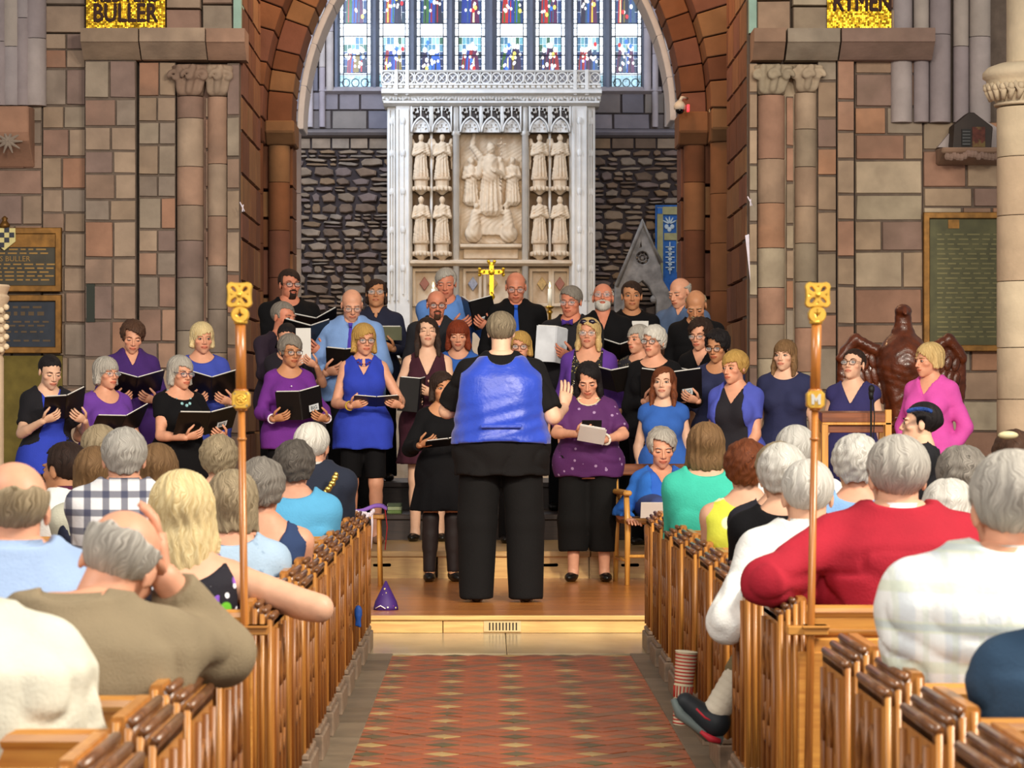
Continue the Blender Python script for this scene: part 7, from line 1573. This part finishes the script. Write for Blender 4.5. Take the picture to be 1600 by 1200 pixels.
# ------------------------------------------------ the audience, seated in the pews and seen from behind
def sit(label, px, top, d, yaw=180, **k):
    k.setdefault('neck', -.022 if k.get('fem', 1) else -.04); k.setdefault('face', False); k.setdefault('shoes', None); k.setdefault('bottom', dict(kind='trousers', m=CHAR)); k.setdefault('res', .0125 if d < 10 else .0145)
    if 'arms' not in k: k['arms'] = (((-.12, -.36, -.40), 'lap', (-.1, .6, -.8)), ((.12, -.36, -.40), 'lap', (.1, .6, -.8)))
    return person(label, px, top, d, 0, yaw=yaw, seated=True, **k)
sit('white-haired man in a navy suit with a gilt chain of office, front left pew', 487, 660, 14.74, fem=0, yaw=172, hair=('short', 'white', dict(t=1.2)), glasses='thin', skin=1, w=1.18, top_=dict(name='jacket', m=cl('navy_suit', '1c2233'), sl=2, loose=.02, neck=('round', .07, .04)), collar=WHITE_)
x0, d = WX(487, 14.74), 14.74
t_ = thing('chain_of_office', 'gilt chain of office over the navy suit shoulder', 'chain', (x0, d, 0)); 
for i in range(9):
    q = i/8; b = MB(); px, py = 525-26*q+4*math.sin(q*3), 742+36*q; dd = 14.53-.02*math.sin(q*3); b.ball((WX(px, dd)-x0, dd-d, WZ(py, dd)), (.018 if i % 2 else .013, .008, .016), 8, 5); b.build('link', mat('gilt_link', 'd8b860', .25, .9), t_, True)
sit('curly grey-haired woman in a light blue top, left block', 460, 690, 13.16, hair=('curly', 'darkgrey', dict(vol=.92)), skin=1, w=1.25, top_=dict(m=cl('sky_blue_knit', '5fb0dc'), sl=1.4, loose=.016, neck=('round', .09, .05)))
sit('short curly blond woman behind the left staff', 342, 682, 13.95, hair=('curly', 'ash', dict(vol=.75)), w=1.0, top_=dict(m=WHITE_, sl=1))
sit('grey-haired woman with bare shoulder and denim strap top, left block', 388, 716, 10.79, lean=(-.05, 0), hair=('full', 'grey', dict(vol=.9)), skin=1, w=1.22, top_=dict(m=cl('dark_denim', '2c3f66'), sl=0, neck=('round', .12, .09), bw=.10, back=.13))
sit('wavy ash-blond woman in a pale tie-dye top, left block', 363, 735, 10.0, hair=('wavy', 'ash', dict(L=9, t=1.6, vol=.8)), skin=1, w=1.12, top_=dict(m=cl('tie_dye_cloth', 'a9c0d6', mottle=('4a6a92', 16, .8)), sl=.5))
pD = sit('blonde long-haired woman in a floral sun dress, arm along the pew', 284, 738, 8.45, hair=('mane', 'paleblond', dict(L=20, t=2.0, vol=1.22)), skin=0, w=1.22, res=.0115, arms=(((-.20, -.05, -.10), 'flat', (-.60, .6, .12)), ((.12, -.36, -.40), 'lap')), top_=dict(m=blot_mat('black_floral_cloth', '17131f', [('6ec030', 9, .26), ('9a5ac8', 8, .30), ('e8e8f0', 22, .2)]), sl=0, neck=('round', .15, .20), bw=.14, back=.10, loose=.006))
b = MB(); b.tube([(-.105, -.02, pD['sz']+.035), (-.112, .07, pD['sz']-.02), (-.115, .135, pD['sz']-.10), (-.10, .148, pD['sz']-.2)], [.010, .011, .011, .011], 6, flat=.4); b.build('strap', blot_mat('purple_strap', '7a4ab0', [('6ec030', 50, .25)]), pD['root'], True)
sit('brown long-haired woman between the check shirt and the blonde', 246, 692, 12.37, hair=('long', 'lightbrown', dict(L=14)), w=.95, top_=dict(m=CHAR, sl=1.2))
CHK = check_mat('navy_check_shirt', 'e8e6e8', [('2c3050', .075, .028, 0, .75), ('2c3050', .075, .028, 2, .75)])
sit('grey-haired man in a navy and white check shirt', 194, 668, 11.58, yaw=188, fem=0, hair=('full', 'silver', dict(vol=.72, t=1.2)), skin=1, w=1.15, top_=dict(name='shirt', m=CHK, sl=1.9, loose=.016), collar=CHK)
sit('short brown-grey-haired person behind the check shirt man', 156, 663, 13.95, fem=0, yaw=190, hair=('short', 'ash', {}), w=.95, top_=dict(m=WHITE_, sl=1.5))
sit('olive brown bobbed woman left of the check shirt man', 148, 698, 12.37, hair=('bob', 'lightbrown', dict(L=9)), w=1.0, top_=dict(m=cl('cream_jacket', 'c9c6b2'), sl=2), over=dict(name='lapel', m=cl('navy_lapel', '1f2236'), sl=0, neck=('v', .13, .3), hem=.62, back=.2, bw=.14))
sit('dark-haired man in a white shirt with a purple ribbon, far left', 103, 690, 13.16, yaw=232, fem=0, face=True, hair=('short', 'darkbrown', {}), skin=2, w=1.1, top_=dict(name='shirt', m=WHITE_, sl=1.9), collar=cl('purple_ribbon', '6a2048'))
sit('bald man in a light blue shirt at the left edge', 22, 714, 6.66, yaw=196, fem=0, hair=('bald', 'ash', dict(t=.6)), skin=1, w=1.15, hs=1.05, res=.0115, top_=dict(name='shirt', m=cl('pale_blue_shirt', '9db4d8'), sl=1.9, loose=.02), collar=cl('pale_blue_shirt', '9db4d8'))
TAN = cl('tan_tweed', '8a7a60', bump=.35, bscale=200)
pA = sit('silver balding man in a tan jacket resting his head on his hand', 122, 782, 5.98, fem=0, hair=('bald', 'silver', dict(t=.85)), head=(-14, 22, -16), hoff=(-.05, -.06), lean=(.01, -.02), skin=1, w=1.42, shw=.165, hs=1.05, neck=-.04, res=.010, drop=.0, arms=(((-.175, -.13, .10), ((.10, -.06, 1), (1, .1, -.2), (0, 1, .2), .4), (-.5, -.25, -1)), ((.14, -.3, -.36), 'lap')), top_=dict(name='jacket', m=TAN, sl=1.88, wide=.009, loose=.020, fold=.0055, ff=38, neck=('round', .07, .05)), collar=TAN)
LINEN = cl('white_linen_jacket', 'd9d6c4'); CHK2 = check_mat('blue_check_lining', 'e4e8f0', [('223060', .04, .016, 0, .9), ('223060', .04, .016, 2, .9)])
sit('person in a cream linen jacket at the bottom left corner', -98, 770, 5.33, fem=0, hair=('short', 'silver', {}), w=1.6, res=.011, arms=(((-.16, -.30, -.36), 'lap'), ((.16, -.3, -.36), 'lap')), top_=dict(name='jacket', m=LINEN, sl=1.95, wide=.03, loose=.03, fold=.006, ff=36), collar=CHK2)
sit('brown bobbed woman in a turquoise green top, right block', 1103, 660, 13.82, hair=('bob', 'lightbrown', dict(L=11, vol=1.0)), w=1.2, top_=dict(m=cl('turquoise_knit', '42c4aa'), sl=1.6, loose=.016, neck=('round', .09, .04)))
sit('red curly-haired woman in a lime and white sleeveless top', 1166, 690, 12.1, hair=('curly', 'auburn', dict(vol=.95)), skin=0, w=1.2, top_=dict(m=blot_mat('lime_print', 'dde04a', [('f2f4c8', 9, .34)]), sl=0, neck=('round', .11, .07), back=.06, bw=.1))
sit('grey-blond woman in a black top with turquoise trim', 1216, 692, 11.27, hair=('full', 'ash', dict(vol=.85)), w=1.05, top_=dict(m=cl('black_top', '1c1a24'), sl=.9, neck=('round', .10, .05)))
sit('pinkish white-haired person behind the right staff, further forward', 1243, 664, 13.02, fem=0, hair=('short', 'white', {}), skin=0, w=1.0, top_=dict(m=WHITE_, sl=1.9))
sit('white fluffy-haired woman just left of the right staff', 1222, 694, 10.47, hair=('full', 'white', dict(vol=.8)), w=1.0, top_=dict(m=BLK_, sl=.8))
pP1 = sit('cropped white-haired man in a white shirt, leg stretched into the aisle', 1262, 716, 9.64, fem=0, hair=('crop', 'white', {}), skin=0, w=1.15, bottom=dict(kind='trousers', m=cl('khaki_cloth', '77694a'), hem=.30), arms=(((-.13, -.34, -.38), 'lap'), ((.20, -.10, -.23), None, (.33, .6, -.45))), top_=dict(name='shirt', m=WHITE_, sl=1.9, wide=.014, loose=.02, fold=.0055, ff=36), collar=WHITE_,
          sidelegs={1: ((.08, -.36, .55), (.285, -.33, .255)), 'lo': (-.2, -.6, 0), 'hi': (.42, .2, 1)})
# sock and trainer on the crossed leg, in his own frame
f = Field((.10, -.45, .10), (.46, -.2, .50), .008); f.cone((.19, -.342, .39), (.285, -.33, .255), .060, .048, 0); f.warp(lambda x, y, z: .002*np.sin(260*(x*.6-z*.8))+0*y); f.build('sock', cl('cream_sock', 'd8ceba'), pP1['root'])
f = Field((.12, -.44, .08), (.50, -.22, .42), .0075); f.cone((.295, -.33, .205), (.395, -.33, .285), .050, .034, 0); f.ell((.285, -.33, .22), (.050, .052, .05), .02); f.carve(Field.fell(np.array((.262, -.33, .29)), np.array((.04, .045, .05)))); f.build('trainer', mat('black_trainer', '20252a', .6), pP1['root'])
b = MB(); b.tube([(.265, -.33, .150), (.315, -.33, .165), (.365, -.33, .205), (.415, -.33, .245), (.438, -.33, .295)], [.034, .040, .034, .040, .02], 8, flat=.55); so = b.build('sole', mat('grey_sole', '6a7674', .6), pP1['root'], True)
b = MB(); b.tube([(.275, -.29, .150), (.31, -.287, .160), (.345, -.29, .185)], [.010, .014, .007], 6); b.tube([(.30, -.282, .22), (.33, -.284, .235), (.36, -.292, .265)], .004, 5); b.build('red_flash', mat('red_flash', 'c02a38', .6), so, True)
sit('white curly-haired woman in a sky blue top right of the right staff', 1338, 682, 11.27, hair=('curly', 'white', dict(vol=.9)), skin=1, w=1.15, top_=dict(m=cl('sky_blue_top', '86aede'), sl=1.2))
RED_ = cl('crimson_jacket', 'a3182c', bump=.2)
pQ = sit('grey-haired man in a crimson jacket with his arm along the pew', 1403, 680, 8.64, fem=0, yaw=184, hair=('short', 'silver', dict(t=1.3)), skin=0, w=1.42, shw=.172, res=.0115, arms=(((-.14, -.34, -.36), 'lap'), ((.24, -.03, -.20), None, (.75, .5, -.3))), top_=dict(name='jacket', m=RED_, sl=1.9, wide=.014, loose=.020, fold=.0055, ff=36), collar=cl('white_pink_collar', 'e6d6da'))
sit('white bobbed woman in white behind the crimson jacket', 1482, 750, 9.64, hair=('full', 'white', dict(vol=1.0)), w=1.1, top_=dict(m=WHITE_, sl=1.5))
sit('girl with a dark ponytail and sparkling blue headband looking left', 1441, 626, 14.62, yaw=262, face=True, hair=('updo', 'black', {}), head=(-6, -4, 0), skin=3, w=.95, hs=.98, top_=dict(m=cl('black_blouse', '16161c'), sl=1.8, neck=('round', .10, .07)))
b = MB(); dd = 14.5
for i in range(14): a = -.9+1.8*i/13; b.ball((WX(1436+22*math.sin(a), dd), dd-.02, WZ(648-9*math.cos(a), dd)), .012, 7, 5)
tag(b.build('headband', mat('blue_sequin', '3a5aa8', .15, .6, var=.5, scale=90)), 'sparkling blue headband on the dark-haired girl', 'headband')
sit('curly dark grey-haired woman near the right edge', 1503, 700, 10.47, hair=('curly', 'grey', dict(vol=.85)), w=1.1, top_=dict(m=WHITE_, sl=1))
sit('brown-haired woman with a pale hair clip at the right edge', 1584, 673, 12.12, hair=('full', 'brown', dict(vol=.9)), w=1.05, top_=dict(m=CHAR, sl=1))
b = MB(); b.ball((WX(1578, 11.93), 11.97, WZ(680, 11.97)), (.045, .02, .018), 10, 6); tag(b.build('hair_clip', mat('ivory_clip', 'd8cca0', .4), None, True), 'ivory hair clip in the brown hair at the right edge', 'hair clip')
PLAID = check_mat('blown_out_plaid', 'eef0ee', [('c4d0dc', .085, .03, 0, .5), ('d0dab4', .085, .024, 2, .5), ('d2dccc', .055, .012, 0, .5), ('b8c6d4', .17, .014, 2, .5)])  # overexposure put into the cloth colour: near white with faint stripes
sit('big grey-haired man in a plaid shirt in blown-out colours, right front', 1582, 703, 6.22, fem=0, yaw=182, hair=('short', 'silver', dict(t=1.2)), skin=1, w=1.55, shw=.175, hs=1.1, res=.010, top_=dict(name='shirt', m=PLAID, sl=.95, wide=.03, loose=.03, fold=.0055, ff=36), collar=PLAID)
sit('person in a dark blue sleeve at the bottom right corner', 1725, 800, 5.53, fem=0, hair=('short', 'grey', {}), w=1.4, res=.0125, top_=dict(name='jumper', m=cl('slate_blue_jumper', '2c4660'), sl=1.9, wide=.02, loose=.02, fold=.0055, ff=36))
